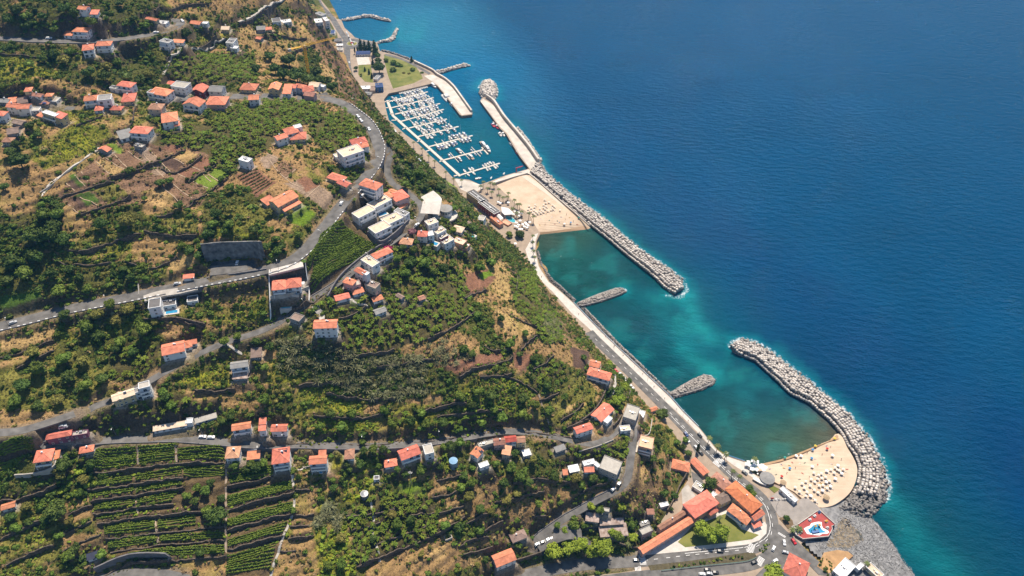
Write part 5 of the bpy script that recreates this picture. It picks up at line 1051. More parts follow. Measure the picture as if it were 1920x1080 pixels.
ROCKY=[[(1012,302),(1025,325),(1050,347),(1087,377),(1125,402),(1162,435),(1200,467),(1250,500),(1280,522),(1288,545),(1275,558),(1250,555)],[(1368,652),(1372,642),(1390,634),(1415,639),(1447,658),(1477,683),(1515,710),(1552,743),(1590,773),(1617,804),(1634,825),(1652,858),(1664,890),(1668,917),(1660,940)],[(640,36),(665,32),(682,30),(696,29),(709,33),(721,36),(732,41)],[(707,80),(722,76),(735,70),(741,61),(746,53)],[(815,136),(837,131),(862,124),(878,121)],[(898,165),(905,152),(920,152),(932,165),(930,185)],[(960,236),(985,268),(1008,298)],[(1168,541),(1174,546)],[(1336,706),(1342,715)]]
dm=np.full(len(SV),1e9)
for pl in ROCKY:
 d,*_=seg_dist(SX,SY,[tuple(P(x,y,0)[:2])for x,y in pl]);dm=np.minimum(dm,d.ravel())
nz=fbm(SX,SY,16,301,3).ravel()
tq=np.clip(1-dm/(7+22*np.clip(nz-.3,0,1)),0,1)**1.2
SC_=SC_*(1-.4*tq[:,None])+lin(24,140,148)[None]*.4*tq[:,None]
# milky turquoise plumes where the swell stirs the bottom
for pl,wd,am in[([(1290,560),(1300,600),(1335,635)],9,.45),([(1280,660),(1310,680),(1345,705)],8,.4),([(745,60),(770,75),(790,60)],16,.25),([(735,45),(760,42)],12,.3),([(1220,560),(1260,590),(1290,640)],14,.2),([(1362,690),(1385,712),(1395,735)],10,.2),([(1690,960),(1720,1030),(1790,1080)],14,.25)]:
 d,*_=seg_dist(SX,SY,[tuple(P(x,y,0)[:2])for x,y in pl]);t_=np.exp(-(d.ravel()/wd)**2)*am*(.4+1.2*nz)
 SC_=SC_*(1-t_[:,None])+lin(24,135,138)[None]*t_[:,None]
SC_*=(.90+.2*fbm(SX,SY,60,331,3).ravel())[:,None]*(.93+.14*fbm(SX*.22+SY*.10,SY-SX*.35,34,341,4).ravel())[:,None]
px_,py_=proj(SV)
for bay in([(1008,440),(1100,430),(1240,540),(1085,575),(1030,530)],[(1085,578),(1170,548),(1250,556),(1370,655),(1340,715),(1260,748)],[(1262,748),(1340,715),(1375,665),(1480,742),(1575,815),(1560,825),(1430,868),(1350,850)]):
 ib=inpoly(px_,py_,bay);mo=sm(fbm(SX,SY,26,361,4).ravel(),.46,.62)*ib;SC_*=1-.20*mo[:,None]
 mo=sm(fbm(SX,SY,18,371,4).ravel(),.56,.70)*ib;SC_=SC_*(1-.25*mo[:,None])+lin(30,130,128)[None]*.25*mo[:,None]
surf=np.clip(1-dm/8.5,0,1)*.92
for pl in([(1430,866),(1465,857),(1490,848),(1527,832),(1552,824)],[(1017,435),(1050,431),(1100,426)],[(1655,985),(1680,1025),(1720,1085)]):
 d,*_=seg_dist(SX,SY,[tuple(P(x,y,0)[:2])for x,y in pl]);surf=np.maximum(surf,.8*np.clip(1-d.ravel()/4.0,0,1))
for pl in([(1040,455),(1052,480),(1060,500)],[(1055,450),(1085,470),(1110,500)],[(1035,505),(1045,525),(1055,535)],[(1100,480),(1120,510),(1135,530)],[(1075,485),(1090,500)]): # streaks of foam in the first bay
 d,*_=seg_dist(SX,SY,[tuple(P(x,y,0)[:2])for x,y in pl]);surf=np.maximum(surf,.72*np.clip(1-d.ravel()/5.0,0,1))
nyy,nxx=SX.shape;I=np.arange(nyy*nxx).reshape(nyy,nxx)
Q=np.stack([I[:-1,:-1],I[:-1,1:],I[1:,1:],I[1:,:-1]],-1).reshape(-1,4)
me=npmesh('sea',SV,Q)
ca=me.color_attributes.new('water','FLOAT_COLOR','POINT');ca.data.foreach_set('color',np.c_[np.clip(SC_,.0,1),surf].astype(np.float32).ravel())
m,t,b=new_mat('sea_water');N=t.nodes;L=t.links
at=N.new('ShaderNodeAttribute');at.attribute_name='water'
geo=N.new('ShaderNodeNewGeometry')
def tnoise(sc_,det,rough=.55,vec=None,stretch=None):
 n_=N.new('ShaderNodeTexNoise');n_.inputs['Scale'].default_value=sc_;n_.inputs['Detail'].default_value=det;n_.inputs['Roughness'].default_value=rough
 if stretch:
  mp=N.new('ShaderNodeMapping');mp.inputs['Scale'].default_value=stretch;mp.inputs['Rotation'].default_value=(0,0,.5);L.new(geo.outputs['Position'],mp.inputs['Vector']);L.new(mp.outputs[0],n_.inputs['Vector'])
 else:L.new(geo.outputs['Position'],n_.inputs['Vector'])
 return n_
w1=tnoise(.09,3,.5,None,(1,2.2,1));w2=tnoise(.42,4,.6,None,(1,1.7,1))
ad=N.new('ShaderNodeMath');ad.operation='MULTIPLY_ADD';ad.inputs[1].default_value=2.6;L.new(w1.outputs['Fac'],ad.inputs[0]);L.new(w2.outputs['Fac'],ad.inputs[2])
w3_=tnoise(1.5,2,.5);ad2=N.new('ShaderNodeMath');ad2.operation='MULTIPLY_ADD';ad2.inputs[1].default_value=.30;L.new(w3_.outputs['Fac'],ad2.inputs[0]);L.new(ad.outputs[0],ad2.inputs[2])
bp=N.new('ShaderNodeBump');bp.inputs['Strength'].default_value=.62;bp.inputs['Distance'].default_value=1.1
L.new(ad2.outputs[0],bp.inputs['Height']);L.new(bp.outputs[0],b.inputs['Normal'])
fo=tnoise(.55,5,.7)
f1=N.new('ShaderNodeMath');f1.operation='ADD';L.new(at.outputs['Alpha'],f1.inputs[0]);L.new(fo.outputs['Fac'],f1.inputs[1])
f2=N.new('ShaderNodeMapRange');f2.inputs[1].default_value=1.2;f2.inputs[2].default_value=1.5;L.new(f1.outputs[0],f2.inputs[0])
rip=tnoise(.16,4,.6,None,(1,2.4,1));rr=N.new('ShaderNodeMapRange');rr.inputs[1].default_value=.3;rr.inputs[2].default_value=.7;rr.inputs[3].default_value=.93;rr.inputs[4].default_value=1.07;L.new(rip.outputs['Fac'],rr.inputs[0])
mm=N.new('ShaderNodeMix');mm.data_type='RGBA';mm.blend_type='MULTIPLY';mm.inputs[0].default_value=1;L.new(at.outputs['Color'],mm.inputs[6]);L.new(rr.outputs[0],mm.inputs[7])
mx=N.new('ShaderNodeMix');mx.data_type='RGBA';mx.inputs[7].default_value=(.72,.75,.76,1);L.new(f2.outputs[0],mx.inputs[0]);L.new(mm.outputs[2],mx.inputs[6])
L.new(mx.outputs[2],b.inputs['Base Color'])
b.inputs['Roughness'].default_value=.04;b.inputs['IOR'].default_value=1.33;b.inputs['Specular IOR Level'].default_value=.06
tag(link('sea',me,m),kind='structure')

# ================================================================== BEACHES
M['beach_pale']=mat('pale_sand',(.60,.50,.40),.95,.08,.15,.1)
def beach(name,pts,m=None):return sloped(name,m or M['sand'],pts,-6,True)
beach('beach',[(931,347,4.6),(960,375,4.6),(972,387,4.6),(990,400,4.5),(1000,417,3.6),(1009,434,1.6),(1012,441,-.4),(1050,436,-.5),(1102,430,-.5),(1104,424,1.2),(1088,408,3.2),(1066,388,3.6),(1040,368,3.9),(1015,347,4.2),(988,328,4.6)])
sloped('beach_track',M['beach_pale'],[(978,331,4.66),(987,328.5,4.66),(1014,346.5,4.3),(1040,368,4.0),(1062,385,3.75),(1055,387,3.75),(1030,368,4.05),(1005,350,4.35)],1)
sloped('wet_sand',M['wet_sand'],[(1009,436,1.25),(1030,434,1.2),(1060,430,1.2),(1103,422,1.3),(1104,431,-.3),(1050,437,-.35),(1011,441,-.3)],-3)
beach('beach',[(1428,868,-.4),(1465,859,-.5),(1490,850,-.5),(1527,834,-.5),(1553,824,-.4),(1569,812,.2),(1580,820,2.0),(1588,838,3.0),(1599,856,3.2),(1607,876,3.4),(1606,896,3.6),(1598,917,3.8),(1584,933,4),(1560,948,4.2),(1533,951,4.4),(1506,936,4.8),(1490,923,4.8),(1465,910,4.8),(1452,904,4.4),(1437,892,3.6),(1418,880,2.4)])
sloped('wet_sand',M['wet_sand'],[(1426,870,.1),(1465,861,.1),(1490,852,.1),(1527,837,.1),(1552,828,.3),(1569,815,.5),(1577,822,1.7),(1560,826,1.35),(1550,829.5,1.05),(1527,840,1.0),(1492,855.5,.9),(1466,864.5,.9),(1432,873,1.0)],-3)
def graded(name,m,poly,shore,zmax,slope,step=1.8):
 q=np.array(resample([P(x,y,1)for x,y in poly+poly[:1]],2.0))[:,:2];x0,y0=q.min(0)-4;x1,y1=q.max(0)+4;X,Y=np.meshgrid(np.arange(x0,x1,step),np.arange(y0,y1,step));ins=inpoly(X,Y,[tuple(v)for v in q])
 sh=[tuple(v[:2])for v in resample([np.array(P(x,y,0))for x,y in shore],3.0)];d,sg,*_=seg_dist(X,Y,sh);Z=-1.2+np.minimum(zmax+1.2,slope*np.maximum(d*sg*(1 if sg[ins].mean()>0 else-1)+8,0))+(fbm(X,Y,14,611,3)-.5)*.5
 I_=np.arange(X.size).reshape(X.shape);kq_=ins[:-1,:-1]&ins[1:,1:]&ins[:-1,1:]&ins[1:,:-1];Q_=np.stack([I_[:-1,:-1],I_[:-1,1:],I_[1:,1:],I_[1:,:-1]],-1)[kq_]
 return tag(link(name,npmesh(name,np.c_[X.ravel(),Y.ravel(),Z.ravel()],Q_),m),kind='structure')
graded('shingle_beach',M['gravel'],[(1526,956),(1562,944),(1590,930),(1625,948),(1650,965),(1680,1000),(1700,1030),(1735,1080),(1765,1130),(1840,1260),(1560,1260),(1575,1085),(1550,1064),(1520,1042),(1504,1018),(1540,1010)],[(1615,960),(1636,975),(1652,990),(1668,1012),(1690,1047),(1722,1090),(1750,1130),(1820,1260)],4.0,.15)
bpy.context.view_layer.update()
def draped(name,m,poly,over,step=1.5,lift=.05):
 q=np.array(resample([P(x,y,3.2)for x,y in poly+poly[:1]],2.0))[:,:2];x0,y0=q.min(0);x1,y1=q.max(0);X,Y=np.meshgrid(np.arange(x0,x1,step),np.arange(y0,y1,step));ins=inpoly(X,Y,[tuple(v)for v in q]);Z=np.zeros(X.shape);okk=ins.copy()
 for i_,j_ in zip(*np.nonzero(ins)):
  h_,l_,*_=over.ray_cast(Vector((X[i_,j_],Y[i_,j_],50)),Vector((0,0,-1)));okk[i_,j_]=h_;Z[i_,j_]=l_.z+lift if h_ else 0
 I_=np.arange(X.size).reshape(X.shape);kq_=okk[:-1,:-1]&okk[1:,1:]&okk[:-1,1:]&okk[1:,:-1];Q_=np.stack([I_[:-1,:-1],I_[:-1,1:],I_[1:,1:],I_[1:,:-1]],-1)[kq_]
 tag(link(name,npmesh(name,np.c_[X.ravel(),Y.ravel(),Z.ravel()],Q_),m),kind='structure')
draped('stream_bed',mat('brown_shingle',(.20,.155,.10),.95,.4,.5,.4,col2=(.34,.27,.18)),[(1560,1006),(1572,975),(1590,970),(1602,985),(1620,1003),(1619,1016),(1592,1031),(1565,1031),(1545,1024)],bpy.data.objects['shingle_beach'])
draped('stream_pool',mat('stream_pool',(.06,.06,.045),.3,.3,.5),[(1570,1027),(1590,1026),(1606,1018),(1610,1006),(1600,992),(1606,990),(1618,1005),(1617,1014),(1600,1026),(1580,1033)],bpy.data.objects['shingle_beach'],1.0,.1)

# ================================================================== BREAKWATERS
def cube_proto():
 return np.array([(-1,-1,-1),(1,-1,-1),(1,1,-1),(-1,1,-1),(-1,-1,1),(1,-1,1),(1,1,1),(-1,1,1)],float)/2,np.array([(0,3,2,1),(4,5,6,7),(0,1,5,4),(1,2,6,5),(2,3,7,6),(3,0,4,7)])
CV,CF=cube_proto()
def rot_mats(n,maxtilt,yaw):
 ax,ay=RNG.normal(0,maxtilt,n),RNG.normal(0,maxtilt,n)
 cx,sx,cy,sy,cz,sz=np.cos(ax),np.sin(ax),np.cos(ay),np.sin(ay),np.cos(yaw),np.sin(yaw)
 Rz=np.zeros((n,3,3));Rz[:,0,0]=cz;Rz[:,0,1]=-sz;Rz[:,1,0]=sz;Rz[:,1,1]=cz;Rz[:,2,2]=1
 Rx=np.zeros((n,3,3));Rx[:,0,0]=1;Rx[:,1,1]=cx;Rx[:,1,2]=-sx;Rx[:,2,1]=sx;Rx[:,2,2]=cx
 Ry=np.zeros((n,3,3));Ry[:,1,1]=1;Ry[:,0,0]=cy;Ry[:,0,2]=sy;Ry[:,2,0]=-sy;Ry[:,2,2]=cy
 return Rz@Ry@Rx
def blocks_mesh(name,pos,size,tilt,yaw,irregular=0.0):
 n=len(pos);vv=np.broadcast_to(CV,(n,8,3)).copy()
 if irregular:vv*=1+RNG.normal(0,irregular,(n,8,3))
 vv*=size[:,None,:]
 R=rot_mats(n,tilt,yaw);vv=np.einsum('nij,nkj->nki',R,vv)+pos[:,None,:]
 F=CF[None]+8*np.arange(n)[:,None,None]
 return npmesh(name,vv.reshape(-1,3),F.reshape(-1,4))
def even(pl,n):
 a=np.array(pl);s=np.r_[0,np.cumsum(np.linalg.norm(np.diff(a,axis=0),axis=1))];u=np.linspace(0,s[-1],n)
 return np.c_[np.interp(u,s,a[:,0]),np.interp(u,s,a[:,1])]
def mound(outer,inner,crest,slope_o,slope_i,step):
 """outer / inner waterlines in pixels -> station grid of world points and heights"""
 o=np.array([P(x,y,.3)[:2]for x,y in outer]);i=np.array([P(x,y,.3)[:2]for x,y in inner])
 L_=np.linalg.norm(np.diff(o,axis=0),axis=1).sum();n=max(4,int(L_/step))
 return even(o,n),even(i,n)
def breakwater(label,outer,inner,crest,bs,rows_inner=.5,nname='breakwater',jit=.22,tilt=.16,rubble_out=True,neat=.55):
 o,i=mound(outer,inner,crest,0,0,bs*1.12)
 root=empty(nname,(*(o[len(o)//2]+i[len(i)//2])/2,0),0,label,'breakwater');org=np.array(root.location)
 # core
 b=MB();prof=[(0,-6),(.0,-.6),(.22,crest*.75),(.5,crest*.95),(.8,crest*.8),(1.0,-.6),(1.0,-6)]
 vs=[];fs=[];kk=len(prof)
 for p,q in zip(o,i):
  for u,z in prof:vs.append((*(p*(1-u)+q*u-org[:2]),z-.8))
 for s in range(len(o)-1):
  for k in range(kk-1):a=s*kk+k;fs.append((a,a+1,a+kk+1,a+kk))
 fs+=[tuple(range(kk)),tuple((len(o)-1)*kk+k for k in range(kk))[::-1]]
 b.add(vs,fs);b.obj('core',M['boulder'],root)
 P1,S1,Y1,P2,S2,Y2=[],[],[],[],[],[]
 for s in range(len(o)):
  p,q=o[s],i[s];w_=np.linalg.norm(q-p);m_=max(2,int(w_/(bs*1.08)))
  t_=o[min(s+1,len(o)-1)]-o[max(s-1,0)];yw=math.atan2(t_[1],t_[0])
  for k in range(m_):
   u=(k+.5)/m_
   h=crest*min(1,u/.28,(1-u)/.16+.12)
   neat_zone=u>1-neat
   c=p*(1-u)+q*u+RNG.normal(0,bs*(.05 if neat_zone else jit),2)
   if RNG.random()<.06:continue
   if u<.30 and rubble_out:
    for _ in range(2):
     c2=c+RNG.normal(0,bs*.4,2);e=bs*RNG.uniform(.45,1.0)
     P2.append((*c2,h*RNG.uniform(.5,.9)-.3));S2.append((e,e*RNG.uniform(.7,1.2),e*RNG.uniform(.6,1)));Y2.append(RNG.uniform(0,3.1))
   else:
    e=bs*RNG.uniform(.74,.90)if neat_zone else bs*RNG.uniform(.66,.98)
    P1.append((*c,h*RNG.uniform(.84,1.05)+(RNG.normal(0,.12)if neat_zone else RNG.normal(0,.35))));S1.append((e,e*RNG.uniform(.85,1.0),e));Y1.append(yw+RNG.normal(0,.06 if neat_zone else .5))
 for(pp,ss,yy,mt,nm,ti,ir)in((P1,S1,Y1,M['block'],'armour_block',tilt*.5,.02),(P2,S2,Y2,M['rubble'],'rubble',.5,.14)):
  if not pp:continue
  pos=np.array(pp);pos[:,:2]-=org[:2]
  q=link(nm,blocks_mesh(nm,pos,np.array(ss),ti,np.array(yy),ir),mt,root);q['kind']='stuff'
 return root
breakwater('long straight breakwater of pale blocks from the marina to the first bay mouth',[(1012,303),(1025,325),(1050,347),(1087,377),(1125,402),(1162,435),(1200,467),(1250,500),(1278,522),(1284,540)],[(993,330),(1013,345),(1030,360),(1058,384),(1086,408),(1112,430),(1140,452),(1175,482),(1200,502),(1225,522),(1242,540),(1262,553)],5.0,2.2,neat=.4)
breakwater('curved breakwater of pale block rows sheltering the second beach',[(1371,650),(1378,640),(1392,636),(1415,641),(1447,660),(1477,685),(1515,712),(1552,745),(1590,775),(1615,805),(1632,827),(1650,860),(1662,892),(1665,917),(1659,938)],[(1373,660),(1384,667),(1394,671),(1415,679),(1452,713),(1480,741),(1515,758),(1552,790),(1574,815),(1586,838),(1599,856),(1607,879),(1606,900),(1602,915),(1596,926)],5.2,2.1,neat=.62)
def rockpile(label,outline,h,e,nname='rock_groyne',m='rubble',dens=1.0,core=True,cat='groyne'):
 ring=np.array([P(x,y,.2)[:2]for x,y in outline]);c=ring.mean(0)
 root=empty(nname,(*c,0),0,label,cat)
 x0,y0=ring.min(0);x1,y1=ring.max(0);n_=int((x1-x0)*(y1-y0)/(e*e*.5)*dens)
 p=np.c_[RNG.uniform(x0,x1,n_),RNG.uniform(y0,y1,n_)];p=p[inpoly(p[:,0],p[:,1],[tuple(q)for q in ring])]
 d,*_=seg_dist(p[:,0],p[:,1],[tuple(q)for q in ring]+[tuple(ring[0])])
 z=h*np.clip(d/(h*.85),.25,1)+RNG.normal(0,.15,len(p))*e*.5
 sz=e*RNG.uniform(.55,1.25,(len(p),1))*RNG.uniform(.7,1.15,(len(p),3))
 q=link('rock',blocks_mesh('rock',np.c_[p-c,z-e*.25],sz,.5,RNG.uniform(0,3.1,len(p)),.14),M[m],root);q['kind']='stuff'
 if core:
  b=MB();sh=ring-c
  b.prism([tuple(v)for v in sh*.95],-6,h*.7);b.obj('core',M['boulder'],root)
 return root
rockpile('rocky groyne across the first bay, longer of the two short spurs',[(1080,570),(1098,562),(1120,553),(1155,541),(1168,541),(1174,547),(1169,552),(1150,559),(1120,569),(1088,577)],2.6,1.1,cat='groyne')
rockpile('paler rocky groyne with a blunt end by the second bay',[(1253,739),(1275,725),(1300,711),(1320,703),(1332,705),(1342,713),(1338,721),(1315,732),(1285,741),(1263,747)],2.6,1.1,cat='groyne')
rockpile('round head of piled pale blocks at the tip of the marina breakwater',[(900,162),(906,154),(917,152),(927,156),(932,166),(932,178),(927,190),(918,187),(905,184),(899,176)],5.0,2.3,'breakwater','block',1.3,cat='breakwater')
rockpile('curved outer rock jetty enclosing the far fishing cove',[(640,38),(650,36.5),(665,33.5),(682,30.2),(696,29),(709,32.5),(721,36),(733,39),(731,41.5),(719,39.5),(706,36.5),(695,33),(682,33.5),(666,37),(650,40)],2.8,2.2,'rock_jetty','block',1.2,cat='jetty')
rockpile('hooked inner rock jetty of the far fishing cove',[(706,80),(722,76.5),(733,71),(738,63),(744,53),(747,55),(744,63),(741,72),(737,77),(722,80),(708,82)],2.6,2.2,'rock_jetty','block',1.2,cat='jetty')
rockpile('straight rock spur sticking out from the park sea wall',[(812,136),(825,133.5),(837,130.5),(850,126),(863,122.5),(877,120.5),(880,124),(864,128),(850,131.5),(837,136),(822,140)],3.0,2.2,'rock_jetty','block',1.2,cat='jetty')
rockpile('field of dark boulders between shingle and curved breakwater',[(1598,920),(1612,905),(1640,905),(1662,915),(1662,940),(1645,958),(1628,972),(1605,968),(1575,962),(1560,955),(1582,940)],2.6,1.5,'boulder_field','boulder',.9,False,cat='boulders')
rockpile('scatter of dark boulders in the brown stream mouth',[(1565,975),(1590,965),(1605,990),(1590,1000),(1570,1000)],4.0,.9,'boulder_field','boulder',.12,False,cat='boulders')
rockpile('sea wall rubble along the esplanade between the two groynes',[(1090,578),(1125,617),(1150,642),(1175,666),(1225,712),(1257,743),(1259,739),(1232,711),(1182,664),(1157,640),(1132,614),(1098,578)],2.2,1.0,'revetment','rubble',1.1,False,cat='revetment')
rockpile('sea wall rubble along the curved promenade of the first bay',[(1007,470),(1013,500),(1031,528),(1047,541),(1076,566),(1080,563),(1052,537),(1036,523),(1017,498),(1010,470)],2.0,1.0,'revetment','boulder',1.1,False,cat='revetment')
rockpile('rocks along the foot of the outer marina wall',[(965,242),(985,268),(1003,292),(1013,305),(1017,302),(1008,288),(992,264),(972,238)],2.4,1.6,'revetment','block',1.1,False,cat='revetment')
rockpile('rocks along the far park shore',[(715,97),(734,101),(752,107),(777,117),(800,127),(801,125),(778,114),(753,104.5),(735,98.5),(716,94)],2.2,1.4,'revetment','rubble',1.0,False,cat='revetment')
# sea walls on the moles
def seawall(pp,h,th,label,z=QZ):
 a=np.array(resample([np.array(P(x,y,z))for x,y in pp],4.0))[:,:2];o=a[len(a)//2].copy()
 b=MB();n_=len(a);strip_wall(b,a-o,np.full(n_,-.3),np.full(n_,h),th)
 tag(b.obj('sea_wall',M['quay'],None,(*o,z)),label,'sea wall')
seawall([(884,210),(862,179),(850,163),(835,149.5),(819,140),(809,132),(777,117)],2.8,2.0,'curved sea wall on the outside of the northern mole')
seawall([(912,183),(926,193),(945,221),(971,252),(992,278),(1010,305)],4.2,2.2,'long sea wall on the outside of the marina breakwater')
seawall([(923,346.5),(960,335),(991,326)],2.0,.8,'brown sand wall between the marina mole and the first beach')
seawall([(992,327),(1013,344),(1030,359),(1058,383),(1086,407),(1105,424)],1.2,.8,'low dark wall between the first beach and the block breakwater',4.2)
def rail(pp,label,m,h=.9,th=.25,z=TZ,name='railing',every=2):
 a=np.array(resample([np.array(P(x,y,z))for x,y in pp],2.5))[:,:2];o=a[len(a)//2].copy()
 r_=empty(name,(*o,z),0,label,'railing');n_=len(a)
 b=MB();strip_wall(b,a-o,np.full(n_,h-.35),np.full(n_,h),th);b.obj('handrail',m,r_)
 b=MB()
 for q in a[::every]:b.box((*(q-o),h/2-.1),(.16,.16,h))
 q=b.obj('post',m,r_);q['kind']='stuff'
M['railblue']=mat('blue_white_rail',(.50,.58,.70),.5,.1,.5)
M['greenrail']=mat('green_rail',(.05,.13,.11),.5,.1,.5)
rail([(1075,567),(1125,619),(1175,667),(1225,714),(1257,744),(1280,770),(1310,800)],'pale blue railing along the esplanade beside the groynes',M['railblue'])
rail([(1358,852),(1375,858),(1396,865)],'bright blue railing by the first palms of the second beach',mat('blue_rail',(.05,.22,.5),.5,.1,.5))
rail([(1240,1071),(1320,1062),(1396,1054),(1418,1046)],'green railing along the planted trench',M['greenrail'],1.1,.3)

sh_=bpy.data.objects['shingle_beach'];bpy.context.view_layer.update();q=np.array([P(x,y,2)[:2]for x,y in[(1520,1015),(1560,1003),(1575,958),(1600,940),(1640,968),(1668,1005),(1700,1050),(1730,1090),(1575,1090),(1550,1062)]]);x0,y0=q.min(0);x1,y1=q.max(0)
pp=np.c_[RNG.uniform(x0,x1,9000),RNG.uniform(y0,y1,9000)];pp=pp[inpoly(pp[:,0],pp[:,1],[tuple(v)for v in q])];out=[]
for x,y in pp[:4200]:
 h_,l_,*_=sh_.ray_cast(Vector((x,y,40)),Vector((0,0,-1)))
 if h_ and l_.z>-.3:out.append((x,y,l_.z+.05))
out=np.array(out);o_=out.mean(0);sz_=RNG.uniform(.2,.5,(len(out),1))*RNG.uniform(.7,1.3,(len(out),3))
tag(link('shingle_stones',blocks_mesh('shingle_stones',out-o_,sz_,.4,RNG.uniform(0,3,len(out)),.14),mat('shingle_stone',(.15,.145,.14),.95,.5,.5,col2=(.40,.39,.38)),None,tuple(o_)),'loose grey stones strewn over the shingle beach','stones',None,'stuff')
# ================================================================== VEGETATION
M['leaf_dark']=mat('leaf_dark',(0.0595,0.0983,0.0193),.7,.45,.5,spec=.15,rnd=.25,col2=(0.1091,0.1613,0.0303))
M['leaf_mid']=mat('leaf_mid',(0.0990,0.1535,0.0220),.7,.4,.5,spec=.15,rnd=.25,col2=(0.1683,0.2361,0.0358))
M['leaf_bright']=mat('leaf_bright',(0.1857,0.2653,0.0248),.7,.3,.5,spec=.15,rnd=.15,col2=(0.3007,0.3678,0.0386))
M['leaf_olive']=mat('leaf_olive',(0.1683,0.1613,0.0386),.75,.4,.5,spec=.1,rnd=.25,col2=(0.2774,0.2558,0.0620))
M['leaf_dry']=mat('leaf_dry',(0.2610,0.1812,0.0870),.85,.35,.5,spec=.1,rnd=.25,col2=(0.4205,0.2972,0.1450))
M['leaf_banana']=mat('leaf_banana',(0.0547,0.0896,0.0133),.8,.4,.8,spec=.06,rnd=.35,col2=(0.1708,0.2239,0.0304))
M['leaf_palm']=mat('leaf_palm',(0.1061,0.1283,0.0344),.6,.3,.6,spec=.2,rnd=.15)
M['leaf_vine']=mat('leaf_vine',(0.0915,0.1475,0.0190),.75,.45,.9,spec=.08,rnd=.12,col2=(0.1891,0.2537,0.0380))
M['leaf_reed']=mat('leaf_reed',(0.1377,0.1595,0.0725),.8,.35,.7,spec=.1,rnd=.2,col2=(0.2755,0.2610,0.1305))
M['leaf_magenta']=mat('leaf_magenta',(.34,.012,.10),.7,.3,.6)
M['leaf_mauve']=mat('leaf_mauve',(.26,.12,.13),.8,.3,.6)
M['bark']=mat('bark',(.14,.10,.075),.95,.3,1.5)
def ico(r,jitter,sub=1,sq=1.0):
 bm=bmesh.new();bmesh.ops.create_icosphere(bm,subdivisions=sub,radius=1.0)
 v=np.array([q.co[:]for q in bm.verts]);f=[[q.index for q in p.verts]for p in bm.faces];bm.free()
 v=v*r*(1+RNG.normal(0,jitter,(len(v),1)));v[:,2]*=sq
 return v,f
def leaves(c,r,n,size,sq=1.0,down=.15):
 """leaf sized quads spread over and through a blob"""
 d=RNG.normal(0,1,(n,3));d/=np.linalg.norm(d,axis=1)[:,None]
 d[:,2]=np.where(d[:,2]<-down,-d[:,2],d[:,2])
 p=np.array(c)+d*r*RNG.uniform(.72,1.12,(n,1))*np.array([1,1,sq])
 nn=d+RNG.normal(0,.55,(n,3));nn/=np.linalg.norm(nn,axis=1)[:,None]
 u=np.cross(nn,RNG.normal(0,1,(n,3)));u/=np.linalg.norm(u,axis=1)[:,None];v=np.cross(nn,u)
 s=size*RNG.uniform(.6,1.3,(n,1))
 return np.stack([p-u*s*.5,p+v*s*.38,p+u*s*.5,p-v*s*.38],1)
class CB:
 def __init__(s):s.v=[];s.f=[];s.n=0
 def quads(s,q):
  k=len(q);s.v.append(q.reshape(-1,3));s.f+=[(s.n+4*i,s.n+4*i+1,s.n+4*i+2,s.n+4*i+3)for i in range(k)];s.n+=4*k
 def poly(s,v,f):s.v.append(np.asarray(v,float));s.f+=[tuple(s.n+i for i in q)for q in f];s.n+=len(v)
 def mesh(s,name,m):
  me=bpy.data.meshes.new(name);me.from_pydata(np.concatenate(s.v).tolist(),[],s.f);me.materials.append(m);me.update();return me
def bush_mesh(name,m,nb=3,nl=26,size=.42,spread=.5,sq=.8):
 c=CB()
 for k in range(nb):
  a=RNG.uniform(0,6.28);o=np.array([math.cos(a),math.sin(a),0])*spread*(k>0)*RNG.uniform(.7,1.1);r=RNG.uniform(.5,.75)
  o[2]=r*.55
  v,f=ico(r*.82,.12,1,sq);c.poly(v+o,f);c.quads(leaves(o,r,nl,size,sq))
 return c.mesh(name,m)
def crown_mesh(name,m,R=1.0,nb=9,nl=46,size=.2,sq=.75):
 c=CB();v,f=ico(R*.62,.10,2,sq);c.poly(v,f)
 for k in range(nb):
  a=k*2.399+RNG.uniform(-.3,.3);zz=RNG.uniform(-.25,.85);rr=math.sqrt(max(.05,1-zz*zz))
  o=np.array([math.cos(a)*rr,math.sin(a)*rr,zz*sq])*R*RNG.uniform(.5,.66);r=R*RNG.uniform(.34,.48)
  v,f=ico(r*.8,.14,1,.9);c.poly(v+o,f);c.quads(leaves(o,r,nl,size,.9))
 return c.mesh(name,m)
def conifer_mesh(name,m,tiers=7,nl=40):
 c=CB();v,f=ico(.5,.1,1,1);v[:,2]=v[:,2]*1.0;
 for k in range(tiers):
  z=k/tiers;r=.5*(1-z)+.04;c.quads(leaves((0,0,z+.08),r,int(nl*(1.2-z)),.17,.35))
  vv,ff=ico(r*.75,.12,1,.3);c.poly(vv+np.array([0,0,z+.08]),ff)
 return c.mesh(name,m)
def cypress_mesh(name,m):
 c=CB()
 for k in range(9):
  z=k/9;r=.5*math.sin(math.pi*min(1,(z*.92+.12)))**.7
  c.quads(leaves((0,0,z+.06),r,22,.22,.35));vv,ff=ico(r*.8,.1,1,.45);c.poly(vv*np.array([1,1,.3])+np.array([0,0,z+.06]),ff)
 return c.mesh(name,m)
